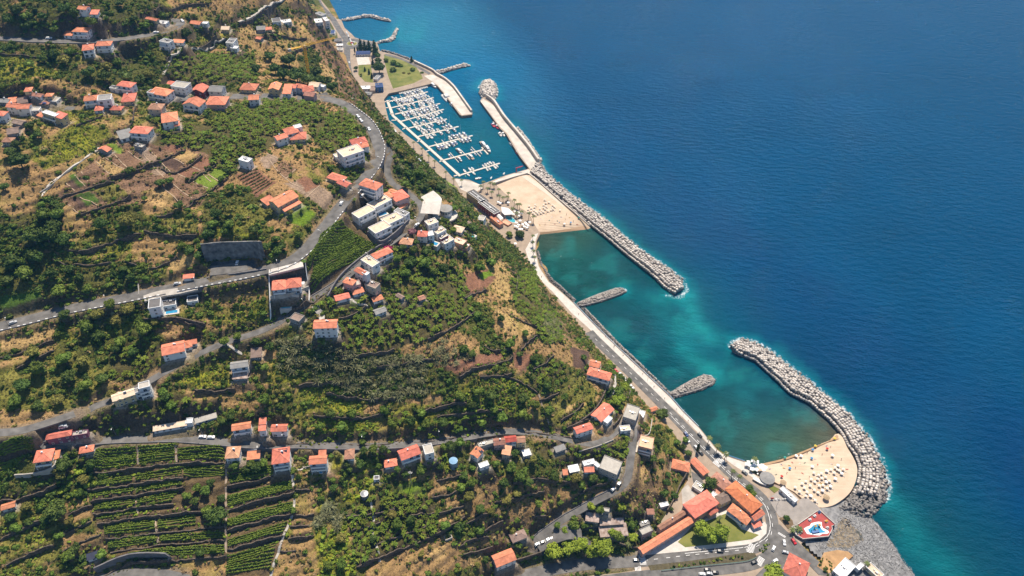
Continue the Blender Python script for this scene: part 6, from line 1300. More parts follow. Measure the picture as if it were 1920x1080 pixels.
def blades(c,n,length,width,droop,base=(0,0,0),segs=3,lift=1.0):
 for k in range(n):
  a=2*math.pi*k/n+RNG.uniform(-.3,.3);L_=length*RNG.uniform(.8,1.15);el=RNG.uniform(.35,1.15)*lift
  ca,sa=math.cos(a),math.sin(a);pts=[]
  for s in range(segs+1):
   u=s/segs;x=L_*u*math.cos(el)*(1+.2*u);z=L_*u*math.sin(el)-droop*L_*u*u
   wd=width*(math.sin(math.pi*min(.97,u*.9+.08))**.8)
   pts.append(((ca*x-sa*wd/2,sa*x+ca*wd/2,z),(ca*x+sa*wd/2,sa*x-ca*wd/2,z)))
  v=[np.array(q)+np.array(base)for p in pts for q in p]
  c.poly(v,[(2*s,2*s+1,2*s+3,2*s+2)for s in range(segs)])
def banana_mesh(name):
 c=CB();blades(c,8,1.9,.62,.55,(0,0,1.5));blades(c,4,1.2,.45,.3,(.5,.3,.9));v,f=ico(.16,0,1,6.0);c.poly(v+np.array([0,0,.8]),f)
 return c.mesh(name,M['leaf_banana'])
def reed_mesh(name):
 c=CB()
 for k in range(5):
  o=(RNG.normal(0,.45),RNG.normal(0,.45),0);blades(c,12,1.5,.12,.35,o,3,1.35)
 v,f=ico(.55,.15,1,.9);c.poly(v+np.array([0,0,.35]),f)
 return c.mesh(name,M['leaf_reed'])
def tuft_mesh(name,m):
 c=CB();c.quads(leaves((0,0,.1),.55,26,.36,.6));return c.mesh(name,m)
PROTO={}
for k in range(3):
 PROTO['dark%d'%k]=bush_mesh('bush',M['leaf_dark'],3+k);PROTO['mid%d'%k]=bush_mesh('bush',M['leaf_mid'],3+k);PROTO['olive%d'%k]=bush_mesh('bush',M['leaf_olive'],2+k,24,.36)
 PROTO['dry%d'%k]=bush_mesh('bush',M['leaf_dry'],2+k,24,.32,.5,.55);PROTO['banana%d'%k]=banana_mesh('banana_plant');PROTO['reed%d'%k]=reed_mesh('reed_clump');PROTO['bright%d'%k]=bush_mesh('bush',M['leaf_bright'],3+k,24,.34,.5,.6)
 PROTO['tuft%d'%k]=tuft_mesh('tuft',M['leaf_olive']);PROTO['drytuft%d'%k]=tuft_mesh('tuft',M['leaf_dry'])
PO={k:bpy.data.objects.new('plant_shape',me)for k,me in PROTO.items()}
def scatter(name,label,cat,keys,pos,scl,group=None):
 """one stuff object: points with size and turn, a plant mesh set on each by geometry nodes"""
 n=len(pos)
 if n==0:return
 org=pos.mean(0);me=bpy.data.meshes.new(name);me.vertices.add(n);me.vertices.foreach_set('co',(pos-org).astype(np.float32).ravel())
 a=me.attributes.new('scl','FLOAT_VECTOR','POINT');s3=scl[:,None]*RNG.uniform(.66,1.34,(n,3));a.data.foreach_set('vector',s3.astype(np.float32).ravel())
 a=me.attributes.new('turn','FLOAT_VECTOR','POINT');r3=np.zeros((n,3));r3[:,2]=RNG.uniform(0,6.28,n);r3[:,:2]=RNG.normal(0,.1,(n,2));a.data.foreach_set('vector',r3.astype(np.float32).ravel())
 a=me.attributes.new('pick','INT','POINT');a.data.foreach_set('value',RNG.integers(0,len(keys),n).astype(np.int32))
 o=link(name,me,None,None,tuple(org));tag(o,label,cat,group,'stuff')
 g=bpy.data.node_groups.new('plants','GeometryNodeTree')
 g.interface.new_socket('Geometry',in_out='INPUT',socket_type='NodeSocketGeometry');g.interface.new_socket('Geometry',in_out='OUTPUT',socket_type='NodeSocketGeometry')
 N=g.nodes;L=g.links;gi=N.new('NodeGroupInput');go=N.new('NodeGroupOutput')
 j=N.new('GeometryNodeJoinGeometry')
 for k in keys[::-1]:
  oi=N.new('GeometryNodeObjectInfo');oi.inputs['Object'].default_value=PO[k];oi.inputs['As Instance'].default_value=True;L.new(oi.outputs['Geometry'],j.inputs[0])
 ip=N.new('GeometryNodeInstanceOnPoints');ip.inputs['Pick Instance'].default_value=True
 def attr(nm,ty):
  q=N.new('GeometryNodeInputNamedAttribute');q.data_type=ty;q.inputs['Name'].default_value=nm;return[x for x in q.outputs if x.enabled and x.name=='Attribute'][0]
 L.new(gi.outputs[0],ip.inputs['Points']);L.new(j.outputs[0],ip.inputs['Instance'])
 L.new(attr('pick','INT'),ip.inputs['Instance Index']);L.new(attr('scl','FLOAT_VECTOR'),ip.inputs['Scale'])
 e=N.new('FunctionNodeEulerToRotation');L.new(attr('turn','FLOAT_VECTOR'),e.inputs[0]);L.new(e.outputs[0],ip.inputs['Rotation'])
 L.new(ip.outputs[0],go.inputs[0])
 md=o.modifiers.new('plants','NODES');md.node_group=g
 return o
# ---- candidate points over the visible land
cell=np.diff(ys)[:-1].mean()*DX
vis=keepv&(HH>5.2)&(PX>-60)&(PX<1980)&(PY>-60)&(PY<1140)
jj,ii=np.nonzero(vis)
wcell=(np.gradient(ys)[jj]*DX)
def pick(total,prob):
 p=prob*wcell;p=p/p.sum();k=RNG.choice(len(jj),size=total,replace=False if total<len(jj)*.5 else True,p=p)
 x=xs[ii[k]]+RNG.uniform(-.7,.7,total);y=ys[jj[k]]+RNG.uniform(-.7,.7,total)
 return k,x,y
kd=KIND[jj,ii];dn=DEN[jj,ii];cc=C[jj,ii];warm=cc[:,0]/(cc[:,1]+1e-4)
clump=sm(fbm(xs[ii],ys[jj],9,401,3),.40,.58)
cl2=sm(fbm(xs[ii],ys[jj],26,411,3),.38,.60)
ok=(kd==0)
sv=SL[jj,ii]
def place(total,prob,smin,smax,pw=1.6,sink=.15,minz=None):
 k,x,y=pick(total,prob);s=smin+(smax-smin)*RNG.random(total)**pw
 z=Hv(x,y)-sink*s
 return k,np.c_[x,y,z],s
greenish=np.clip(1.6-warm,.08,1)
k,p,s=place(5200,ok*dn**1.3*(.08+clump)*greenish*(.3+cl2)+1e-9,.7,2.3,2.4);scatter('scrub_bushes','dark green scrub bushes spread over the hillside','scrub',['dark0','dark1','dark2'],p,s)
k,p,s=place(8500,ok*dn*(.1+clump)*greenish*(1.2-cl2)+1e-9,.7,2.3,2.2);scatter('scrub_bushes','mid green bushes growing between the darker scrub on the hillside','scrub',['mid0','mid1','mid2'],p,s)
k,p,s=place(12000,ok*(.15+dn)*(.2+clump)+1e-9,.5,1.7,2.0);scatter('scrub_bushes','low olive bushes dotting grass and terrace walls','scrub',['olive0','olive1','olive2'],p,s)
k,p,s=place(9000,ok*np.clip(warm-.95,0,.8)*(.2+clump)+1e-9,.5,1.6,2.0);scatter('dry_scrub','straw coloured dry bushes on the tan slopes','scrub',['dry0','dry1','dry2'],p,s)
k,p,s=place(34000,ok*(.35+.3*clump)*(warm<1.25)+1e-9,.5,1.3,1.5,0);scatter('grass_tufts','olive green grass tufts covering the hillside','grass',['tuft0','tuft1','tuft2'],p,s)
k,p,s=place(22000,ok*(.3+.4*clump)*(warm>1.2)+1e-9,.4,1.1,1.5,0);scatter('dry_grass','pale dry grass tufts covering the tan terraces','grass',['drytuft0','drytuft1','drytuft2'],p,s)
wl_=[]
for reg,h,wp,up,pp in WALLW:
 a_=np.array(wp)[:,:2]
 if len(a_)<3:continue
 t_=np.gradient(a_,axis=0);t_/=np.linalg.norm(t_,axis=1)[:,None]+1e-9;nn_=np.c_[-t_[:,1],t_[:,0]]*up
 for off_,den_ in((.5,.75),(-2.6,.5),(1.6,.4)):
  m_=fbm(a_[:,0],a_[:,1],9,int(700+off_*10),2)>(1-den_)*.9
  wl_.append((a_+nn_*off_+RNG.normal(0,.4,a_.shape))[m_])
wl_=np.concatenate(wl_);pw_=np.c_[wl_,Hv(*wl_.T)];half_=RNG.random(len(pw_))<.5
scatter('wall_plants','green bushes hanging over the terrace walls','scrub',['mid0','dark1','olive1','bright1'],pw_[half_],RNG.uniform(.4,1.3,half_.sum()));scatter('wall_plants','olive and dry tufts at the feet of the terrace walls','scrub',['olive0','dry1','tuft1','drytuft0'],pw_[~half_],RNG.uniform(.5,1.2,(~half_).sum()))
# steep banks and wall feet carry denser green
k,p,s=place(9000,ok*(sv>.8)*(sv<2.2)*(xs[ii]>-999)*(PY[jj,ii]>15)*np.clip(greenish+.15,0,1)+1e-9,.7,2.2,2.0);scatter('bank_bushes','bushes overgrowing steep banks and old walls','scrub',['dark1','mid1','olive1','mid2'],p,s)
def scat_poly(poly,spacing,smin,smax,jit=.35,gap=.0,row=None):
 """regular planting inside a pixel polygon"""
 q=np.array([G(x,y)[:2]for x,y in poly]);x0,y0=q.min(0);x1,y1=q.max(0)
 gx_,gy_=np.meshgrid(np.arange(x0,x1,spacing),np.arange(y0,y1,spacing));x=gx_.ravel()+RNG.normal(0,spacing*jit,gx_.size);y=gy_.ravel()+RNG.normal(0,spacing*jit,gx_.size)
 zz=Hv(x,y);a,b_=proj(np.c_[x,y,zz]);m_=inpoly(a,b_,poly)&(RNG.random(len(x))>gap)
 ix=np.clip(((x-xs[0])/DX).astype(int),0,len(xs)-1);iy=np.clip(np.searchsorted(ys,y),0,len(ys)-1)
 m_&=KIND[iy,ix]!=3
 m_&=fbm(x,y,8,431,2)>.30
 x,y,zz=x[m_],y[m_],zz[m_]
 return np.c_[x,y,zz],smin+(smax-smin)*RNG.random(len(x))
BAN=[q for q in COVER if q[0]=='banana']
BL=['large banana field between village street and garden plots','banana field inside the big road bend','banana patch beside the small white cube house','banana strip between the lane and the low bungalow','wide banana terraces below the inner lane','dark banana patch on the coastal hillside','banana terraces inside the hairpin road','banana terraces above the bottom road in the lower middle','banana terraces beside the steep lane at left','banana terraces below the walled track in the upper valley','banana patch left of the big red villa','banana patch among the hill village houses','banana patch above the long red roofed house','banana patch beside the big road and car park','bananas around the spur houses','small banana patch beside the red roofed villa above','bananas on a terrace above the lower road','bananas right of the blue tank','bananas along the middle terraces']
for k,q in enumerate(BAN):
 p,s=scat_poly(q[2],2.5,.75,1.35,.3,.06)
 scatter('banana_plantation',BL[k]if k<len(BL)else 'banana plants on a terrace','banana plants',['banana0','banana1','banana2'],p,s)
for lab,poly,sp_,a_,b_,keys in[
('tall grey green reeds filling the shaded gully below the white house',[(520,640),(560,628),(620,650),(680,668),(700,680),(690,740),(640,720),(560,710),(525,690)],2.6,1.6,3.0,['reed0','reed1','reed2']),
('reed thicket along the gully right of the shaded gully',[(690,670),(760,665),(800,670),(800,740),(760,745),(700,745),(690,710)],2.6,1.4,2.6,['reed0','reed1','reed2']),
('dry looking reeds on the hillside centre',[(800,640),(870,640),(890,670),(830,690),(800,670)],2.6,1.2,2.2,['reed0','dry1','reed2']),
('large grey green reed bush below the white stone path',[(588,955),(610,945),(632,955),(640,975),(630,992),(605,998),(590,985)],2.0,1.6,2.6,['reed0','reed1']),
('silvery reeds at the edge of the coastal hillside',[(1020,590),(1050,600),(1055,640),(1030,640),(1018,620)],2.2,1.2,2.0,['reed0','reed1']),
('reeds below the main road at left',[(145,595),(180,585),(220,585),(225,600),(180,620),(150,620)],2.6,1.2,2.2,['reed0','reed1']),
('yellow green creeper bushes above the bottom edge',[(600,1000),(650,985),(665,1040),(665,1085),(600,1085)],1.9,.7,1.7,['bright0','bright1','bright2']),
('lime green creeper on the slope below the brown pyramid roof',[(640,890),(700,882),(708,910),(680,935),(645,940)],2.0,.6,1.4,['bright0','bright1','bright2']),
('lime green creeper mound left of the middle hillside',[(560,700),(620,700),(670,730),(690,760),(640,768),(570,760)],1.45,.6,1.1,['bright0','mid1','bright2','tuft1']),
('green creeper mound below the middle hillside',[(580,785),(640,783),(700,792),(720,806),(640,815),(575,815)],1.5,.6,1.1,['bright0','mid1','bright1']),
('dense green bushes on the hump above the lower road',[(870,730),(930,705),(990,715),(1000,750),(970,785),(890,790),(860,770)],2.0,.7,1.5,['mid0','mid1','bright2','bright1']),
('yellow green meadow beside the white house with grey roof',[(345,695),(430,682),(436,722),(370,728),(335,715)],1.5,.5,.95,['bright0','tuft1','bright2']),
('grassy green slope between modern villa and joined houses',[(392,565),(500,547),(504,600),(450,614),(396,606)],1.7,.5,.95,['bright1','tuft1','tuft2','mid1']),
('green grassy slope below the main road at left',[(108,615),(200,596),(262,588),(258,612),(180,630),(115,640)],1.6,.5,1.0,['bright1','tuft1','mid1']),
('bright grass on the terrace above the ravine',[(118,470),(160,474),(245,448),(246,470),(210,488),(160,492),(108,484)],1.5,.5,.9,['bright1','tuft1','bright0']),
('olive green grass in the bottom left corner',[(0,968),(90,958),(112,1000),(100,1045),(60,1080),(0,1080)],1.7,.5,.95,['tuft0','tuft1','bright1','olive1']),
('bright meadow below the hill village',[(92,262),(150,232),(205,246),(182,284),(126,300),(84,312)],1.7,.5,.9,['bright0','tuft1','bright2']),
('bright meadow at the left margin above the village',[(0,104),(55,112),(118,138),(60,162),(0,160)],1.9,.6,1.1,['bright0','tuft1','mid1']),
('bushes covering the steep slope above the marina',[(725,240),(760,290),(800,325),(850,352),(880,380),(890,410),(860,395),(820,375),(790,368),(765,345),(738,310),(722,270)],2.8,1.0,2.4,['mid0','mid1','dark1','olive1','reed1']),
('dark bushes on the shaded bank behind the beach hotel',[(860,400),(900,430),(950,455),(985,470),(1000,500),(985,510),(930,490),(880,490),(850,470)],3.0,1.0,2.2,['mid0','dark0','dark1','olive1']),
('bushes on the bank between esplanade road and red roofed villa',[(1060,600),(1100,635),(1150,690),(1185,730),(1215,765),(1200,775),(1160,735),(1130,690),(1080,640)],2.6,.8,1.8,['dark0','mid1','olive1','olive2']),
('vegetable and vine bushes left of the vineyard',[(108,862),(165,862),(178,900),(172,945),(120,950),(108,920)],2.6,.8,2.0,['mid0','mid1','dark1','bright1']),
('clipped hedge bushes left of the olive walled house',[(0,905),(50,850),(58,855),(20,910),(0,930)],1.8,.7,1.2,['mid0','dark1']),
('shrubs planted in the long road trench',[(1245,1062),(1300,1054),(1385,1042),(1400,1046),(1300,1061),(1250,1069)],2.2,.6,1.3,['mid0','bright1','dark1']),
('low shrubs on the roundabout approach strip',[(1420,1030),(1440,1018),(1447,1022),(1430,1036)],1.6,.5,.9,['mid0','bright1']),
('garden shrubs beside the planted cafe',[(1535,1050),(1548,1040),(1565,1062),(1580,1072),(1560,1085),(1540,1075)],2.2,.6,1.3,['mid0','olive1','dark1'])]:
 if max(q[1]for q in poly)>1017 and min(q[0]for q in poly)>1200:
  q=np.array([P(x,y,TZ+.2)[:2]for x,y in poly]);x0,y0=q.min(0);x1,y1=q.max(0);gx_,gy_=np.meshgrid(np.arange(x0,x1,sp_),np.arange(y0,y1,sp_));pp=np.c_[gx_.ravel(),gy_.ravel()]+RNG.normal(0,sp_*.3,(gx_.size,2));pp=pp[inpoly(pp[:,0],pp[:,1],[tuple(v)for v in q])];p=np.c_[pp,np.full(len(pp),TZ+.15)];s=RNG.uniform(a_,b_,len(p))
 else:p,s=scat_poly(poly,sp_,a_,b_)
 scatter('shrubbery',lab,'shrubs',keys,p,s)
# ---- vine rows: each plot is a trellis thing, each row its part
VINES=[('top left vine plot under the lower road',[(181,842),(254,837),(180,880),(256,872)],8),('top middle vine plot under the lower road',[(260,836),(327,832),(262,872),(328,862)],7),('top right vine plot under the lower road',[(333,840),(421,838),(335,863),(422,862)],5),
('narrow vine terrace under the top left plot',[(165,903),(248,889),(167,914),(249,904)],3),('vine terrace under the top middle plot',[(254,889),(341,873),(256,904),(342,891)],3),('vine terrace under the top right plot',[(344,874),(422,869),(346,896),(422,894)],5),
('second narrow vine terrace in the left column',[(169,922),(250,908),(172,934),(251,923)],3),('second narrow vine terrace in the middle column',[(255,912),(341,898),(256,924),(341,909)],3),('wide vine terrace halfway down the left column',[(174,943),(252,929),(177,959),(254,947)],4),('wide vine terrace halfway down the middle column',[(257,935),(336,917),(260,956),(322,944)],4),
('thin vine strip in the left column',[(179,966),(255,952),(182,976),(257,964)],2),('broad vine terrace left of the tan footpath',[(194,983),(290,972),(197,1004),(292,994)],5),('vine terrace right of the short tan footpath',[(296,975),(367,965),(298,994),(368,986)],4),('broad vine terrace lower left',[(201,1011),(291,1000),(205,1030),(294,1017)],5),('long thin vine strip lower middle',[(300,1005),(422,998),(303,1016),(422,1008)],3),('lowest vine terrace above the dark road wall',[(240,1036),(420,1020),(250,1048),(422,1038)],4),
('vine terrace under the salmon roofed house',[(428,886),(508,872),(432,909),(514,891)],5),('first large vine terrace beside the white stone path',[(427,930),(546,901),(428,952),(549,919)],6),('second large vine terrace beside the white stone path',[(427,972),(549,940),(428,990),(549,959)],5),('third large vine terrace beside the white stone path',[(427,1011),(540,977),(428,1026),(530,1000)],4),('bottom vine terrace beside the white stone path',[(426,1040),(520,1014),(424,1078),(507,1068)],8),
('vine plot at the left margin above the clipped hedge',[(0,833),(63,821),(0,856),(58,845)],6),('vine plot at the left margin below the clipped hedge',[(0,868),(50,851),(0,903),(20,880)],7),
('big dark vine field left of the row houses',[(602,440),(640,411),(583,552),(713,464)],23),('small dark vine strip under the main road curve',[(577,485),(598,455),(578,510),(594,470)],4)]
def vine_row(p0,p1):
 a=np.linspace(p0,p1,max(4,int(np.hypot(*(p1-p0))/.8)));n=len(a)
 return a
for lab,(tl,tr,bl,br),nr in VINES:
 TL,TR,BL_,BR=[np.array(G(*q))[:2]for q in(tl,tr,bl,br)]
 c0=(TL+TR+BL_+BR)/4;z0=Hz(*c0);root=empty('vine_trellis',(*c0,z0),0,lab,'vines','vine plots')
 for r in range(nr):
  u=(r+.5)/nr;A0=TL*(1-u)+BL_*u;A1=TR*(1-u)+BR*u
  Lr=np.hypot(*(A1-A0));n_=max(6,int(Lr*5.5));t_=RNG.random(n_);keep=fbm(A0[0]+(A1-A0)[0]*t_*1.0,A0[1]+(A1-A0)[1]*t_,7,511,2)>.33;t_=t_[keep];n_=len(t_)
  if n_<3:continue
  xy=A0+(A1-A0)*t_[:,None]+RNG.normal(0,.16,(n_,2));z=Hv(*xy.T)+RNG.uniform(.35,1.25,n_)
  P3=np.c_[xy,z];nn=RNG.normal(0,.6,(n_,3))+np.array([0,0,1.]);nn/=np.linalg.norm(nn,axis=1)[:,None];u_=np.cross(nn,RNG.normal(0,1,(n_,3)));u_/=np.linalg.norm(u_,axis=1)[:,None];v_=np.cross(nn,u_);s=RNG.uniform(.5,1.0,(n_,1))
  cbm=CB();cbm.quads(np.stack([P3-u_*s*.5,P3+v_*s*.45,P3+u_*s*.5,P3-v_*s*.45],1)-np.array([*c0,z0]))
  m_=max(3,int(Lr/1.1));tt_=np.linspace(0,1,m_);cx_=A0+(A1-A0)*tt_[:,None]+RNG.normal(0,.08,(m_,2));zz_=Hv(*cx_.T);nv=np.array([-(A1-A0)[1],(A1-A0)[0]])/Lr
  wv=RNG.uniform(.14,.26,m_)[:,None];hv_=RNG.uniform(.5,.95,m_)
  vs_=np.concatenate([np.c_[cx_-nv*wv,zz_-.2],np.c_[cx_-nv*wv*.7,zz_+hv_],np.c_[cx_+nv*wv*.7,zz_+hv_],np.c_[cx_+nv*wv,zz_-.2]])-np.array([*c0,z0])
  cbm.poly(vs_,[(g*m_+i_,g*m_+i_+1,(g+1)*m_+i_+1,(g+1)*m_+i_)for g in range(3)for i_ in range(m_-1)])
  link('vine_row',cbm.mesh('vine_row',M['leaf_vine']),None,root)
# dark vegetable rows on the red soil plot
vroot_p=np.array(G(478,342));root=empty('vegetable_bed',tuple(vroot_p),0,'red soil plot striped with dark vegetable rows','vegetable rows')
A_,B_,C_,D_=[np.array(G(*q))[:2]for q in((443,330),(478,317),(480,366),(512,344))]
for r in range(8):
 u=(r+.5)/8;p0=A_*(1-u)+C_*u;p1=B_*(1-u)+D_*u;n_=60;t_=RNG.random(n_);xy=p0+(p1-p0)*t_[:,None]+RNG.normal(0,.2,(n_,2));P3=np.c_[xy,Hv(*xy.T)+RNG.uniform(.1,.7,n_)]
 q=np.concatenate([leaves(x,.3,2,.6)for x in P3]);cbm=CB();cbm.quads(q-vroot_p);cl_=p0+(p1-p0)*np.linspace(0,1,12)[:,None];zc_=Hv(*cl_.T);cbm.poly(np.concatenate([np.c_[cl_+np.array([.15,-.15]),zc_+.35],np.c_[cl_-np.array([.15,-.15]),zc_+.35]])-vroot_p,[(k_,k_+1,k_+13,k_+12)for k_ in range(11)]);link('crop_row',cbm.mesh('crop_row',M['leaf_dark']),None,root)

# ---- trees one can tell apart
CROWN={}
for k in range(3):
 for nm_ in('leaf_dark','leaf_mid','leaf_bright','leaf_olive'):CROWN[(nm_,k)]=crown_mesh('crown',M[nm_],1.0,9+k,44,.20)
CROWN['mag']=crown_mesh('crown',M['leaf_magenta'],1.0,7,40,.2);CROWN['mauve']=crown_mesh('crown',M['leaf_mauve'],1.0,7,40,.2)
CON=conifer_mesh('crown',M['leaf_dark']);CYP=cypress_mesh('crown',M['leaf_dark'])
def trunk_mesh(limbs=4):
 b=MB();b.cyl((0,0,-.3),(.03,.02,.55),.07,.05,7);
 for k in range(limbs):
  a=k*2*math.pi/limbs+.4;b.cyl((.03,.02,.5),(math.cos(a)*.4,math.sin(a)*.4,.95),.035,.015,5)
 return b.mesh('trunk')
TRUNK=trunk_mesh();TRUNK.materials.append(M['bark'])
b=MB();b.cyl((0,0,-.1),(0,0,.8),.03,.015,6);POLE=b.mesh('trunk');POLE.materials.append(M['bark'])
def base_z(x,y,px=None,py=None):
 if px is not None:
  if inpoly(np.array([px]),np.array([py]),TOWNPX)[0]or inpoly(np.array([px]),np.array([py]),EXTPX)[0]or(py>600 and px>1300):return TZ+.1
  if inpoly(np.array([px]),np.array([py]),QUAYPX)[0]:return QZ+.05
 return Hz(x,y)
def flat_at(px,py):
 if inpoly(np.array([px]),np.array([py]),TOWNPX)[0]or inpoly(np.array([px]),np.array([py]),EXTPX)[0]or(py>820 and px>1290):return TZ+.1
 if inpoly(np.array([px]),np.array([py]),QUAYPX)[0]:return QZ+.05
 return None
def spot(px,py,lift=0.0):
 z=flat_at(px,py)
 return P(px,py,z+lift)if z is not None else np.array(G(px,py,lift))
def tree(px,py,dpx,kind,label,group=None,hfac=1.0):
 """px, py: middle of the crown in the picture; dpx: its width"""
 p=spot(px,py,2.0);R=dpx/2/FPX*np.linalg.norm(p-CAM)*.92
 lift=R*.95*hfac;p=spot(px,py,lift);p[2]-=lift
 t=empty('conifer' if kind in('con','cyp')else 'tree',tuple(p),RNG.uniform(0,6.28),label,'tree',group)
 if kind in('con','cyp'):
  H_=R*(3.4 if kind=='con' else 7.0)*hfac
  c=link('crown',CON if kind=='con' else CYP,None,t);c.scale=(R*2,R*2,H_);c.location=(0,0,H_*.06)
  q=link('trunk',POLE,None,t);q.scale=(H_*.6,H_*.6,H_*.5);return t
 me=CROWN[kind]if isinstance(kind,str)and kind in CROWN else CROWN[(kind,int(RNG.integers(0,3)))]
 c=link('crown',me,None,t);c.scale=(R,R*RNG.uniform(.9,1.1),R*RNG.uniform(.85,1.05));c.location=(0,0,lift)
 q=link('trunk',TRUNK,None,t);q.scale=(R*1.2,R*1.2,lift);return t
def grove(group,what,kind,lst):
 if len(lst)>14:lst=[q for k,q in enumerate(lst)if k%3!=2]
 lst=sorted(lst)
 for k,q in enumerate(lst):
  kd_=kind if isinstance(kind,str)else kind[k%len(kind)]
  tree(q[0],q[1],q[2],kd_,'%s, %s from the left'%(what,ORD[k]if k else 'first')if len(lst)>1 else what,group)
D_,M_,B_,O_='leaf_dark','leaf_mid','leaf_bright','leaf_olive'
grove('trees near the top left corner','dark tree in the wood near the top left corner',[D_,D_,M_],[(30,18,24),(48,30,20),(62,12,22),(52,46,20),(15,36,22),(95,18,18),(120,15,22),(140,22,18),(190,14,14),(170,40,24),(100,56,16),(225,30,18),(275,48,17),(225,5,18),(8,8,22),(78,30,18),(250,35,16),(205,22,16)])
grove('trees in the valley above the hill village','rounded tree in the leafy valley above the hill village',[M_,D_,D_,O_],[(100,102,24),(120,112,22),(145,125,26),(165,136,24),(195,142,24),(215,152,26),(236,142,24),(262,150,24),(228,98,18),(220,116,20),(200,125,20),(175,115,20),(80,108,20),(55,120,18),(30,112,22),(280,140,22),(130,98,18),(250,128,20)])
tree(348,62,24,D_,'large dark tree right of the top road hairpin')
grove('dark trees behind the crane','big dark tree in the clump behind the crane',D_,[(540,112,32),(556,140,30),(530,138,24),(576,146,28),(592,134,24),(612,152,24),(505,105,22),(622,162,24),(515,128,24),(598,150,22),(480,128,22)])
grove('trees at the left edge','dark tree at the left margin below the village',D_,[(35,300,36),(18,285,22),(8,350,18),(30,270,18),(55,235,18),(70,252,16)])
grove('bushes of the garden plots','round dark bush on the kitchen garden walls',[D_,M_],[(243,320,20),(300,343,22),(318,338,17),(335,385,20),(270,372,12),(415,335,16),(425,320,14),(432,352,22)])
grove('thicket left of the gardens','dark tree in the thicket left of the kitchen gardens',[D_,D_,M_],[(85,440,44),(60,442,34),(105,402,26),(112,388,22),(82,402,26),(100,425,30),(62,478,26),(118,450,30)])
tree(237,415,34,O_,'big grey green rounded bush alone below the kitchen gardens');tree(190,420,26,D_,'dark bush left of the big rounded bush below the gardens')
grove('trees above the tall retaining wall','tree standing on top of the tall grey retaining wall',[M_,D_],[(390,438,26),(422,434,22),(378,462,22),(500,462,22),(518,448,20)])
grove('trees between villa and main road','tree on the slope between big red villa and main road',[M_,D_,O_],[(405,400,26),(430,395,22),(455,385,22),(398,420,24),(430,420,24),(460,410,20),(475,430,20),(505,398,18),(520,418,20),(545,398,14),(565,395,8),(548,410,10),(560,440,22),(520,470,20),(500,485,24),(530,462,18),(580,425,14),(585,440,16)])
grove('trees in the ravine','dark tree in the ravine left of the main road',[D_,D_,M_],[(20,490,32),(45,512,30),(40,470,28),(95,512,26),(70,482,26),(195,527,22),(130,505,22),(110,545,28),(125,555,24),(150,520,18),(230,505,18),(300,502,16),(245,520,18),(10,525,26),(60,540,22),(165,540,18),(340,460,16),(310,455,18),(355,470,20),(372,478,18)])
grove('trees below the modern villa','bushy tree on the slope below the main road at left',[D_,M_,O_],[(205,572,26),(240,580,28),(182,590,26),(160,612,30),(270,617,34),(215,600,22),(120,590,22),(290,605,18),(185,630,24),(225,640,22),(250,660,20),(215,655,20)])
grove('trees left of the winding lane','rounded shrub tree on the slope left of the red villa',[M_,D_,O_],[(120,672,32),(155,677,26),(176,692,26),(70,692,32),(40,722,28),(90,737,32),(160,722,28),(30,752,26),(182,752,24),(130,705,28),(60,660,24),(25,690,26),(110,750,24),(210,740,20),(15,670,24),(190,710,24),(70,760,22),(145,745,22)])
grove('trees below the winding lane','tree beside the winding lane below the red villa',[M_,D_],[(420,640,22),(445,630,18),(460,640,18),(480,640,20),(505,650,24),(480,690,18),(496,688,20),(310,745,22),(330,700,20),(305,735,20),(320,760,20),(455,735,24),(415,790,16),(432,780,18),(455,775,26)])
tree(496,750,28,M_,'round green tree left of the lime green mound')
grove('trees below the spur houses','dense tree on the slope below the spur houses',[D_,M_],[(770,492,28),(797,492,30),(818,482,28),(832,502,26),(760,512,24),(790,512,24),(812,508,24),(775,470,22),(735,500,24),(745,485,20),(725,520,22),(770,530,22),(800,470,22),(850,495,24),(840,470,20),(755,465,18),(780,455,16),(800,455,14)])
grove('trees behind the beach hotel','tree on the steep bank behind the beach hotel',[M_,D_],[(870,422,22),(886,427,24),(902,437,22),(862,402,16),(910,472,20),(880,482,22),(922,492,22),(900,502,26),(985,442,26),(975,440,22),(955,440,18),(890,455,22),(925,455,20),(870,460,20),(940,475,20),(850,432,18),(876,395,16),(866,432,18)])
grove('trees above the marina','bushy tree on the green slope above the marina',[M_,D_,O_],[(770,300,22),(785,325,26),(800,335,26),(812,345,24),(825,352,24),(780,345,22),(795,352,22),(840,362,22),(860,378,20),(765,325,20),(752,285,18),(738,255,18),(760,345,20),(815,365,20),(835,378,20),(850,390,20),(745,315,16),(790,305,18),(740,275,16)])
grove('bushes of the coastal hillside','solitary green bush on the tan coastal hillside',[M_,D_],[(957,645,26),(940,598,18),(915,600,18),(975,665,16),(1000,672,18),(1080,655,14),(1095,670,14),(1085,640,16),(1010,640,22),(985,625,18),(895,590,18),(925,575,18),(870,655,24),(885,665,18),(1045,660,16)])
grove('trees on the middle hillside','dense tree on the hump of the middle hillside',[M_,D_,M_],[(980,747,26),(862,742,24),(1000,732,24),(940,782,28),(902,792,26),(872,772,24),(1030,770,24),(1005,760,22),(960,720,22),(920,740,26),(895,735,22),(950,755,26),(925,768,24),(980,775,24),(840,735,22),(885,760,22),(1060,745,20),(1045,755,22),(1025,722,20)])
grove('trees above the lower road','tree along the bank above the lower road',[M_,D_,M_],[(640,800,24),(660,775,24),(700,800,22),(735,795,22),(770,790,26),(755,805,24),(800,795,24),(830,792,24),(855,790,22),(600,800,20),(620,775,22),(690,770,24),(720,770,24),(790,775,22),(575,765,22),(680,815,18),(860,805,22),(820,808,20)])
grove('garden trees above the esplanade','garden tree between the red villa and the grey hall',[M_,B_],[(1160,735,28),(1172,725,20),(1155,752,24),(1165,748,22),(1180,715,16),(1150,700,14),(1165,765,16)])
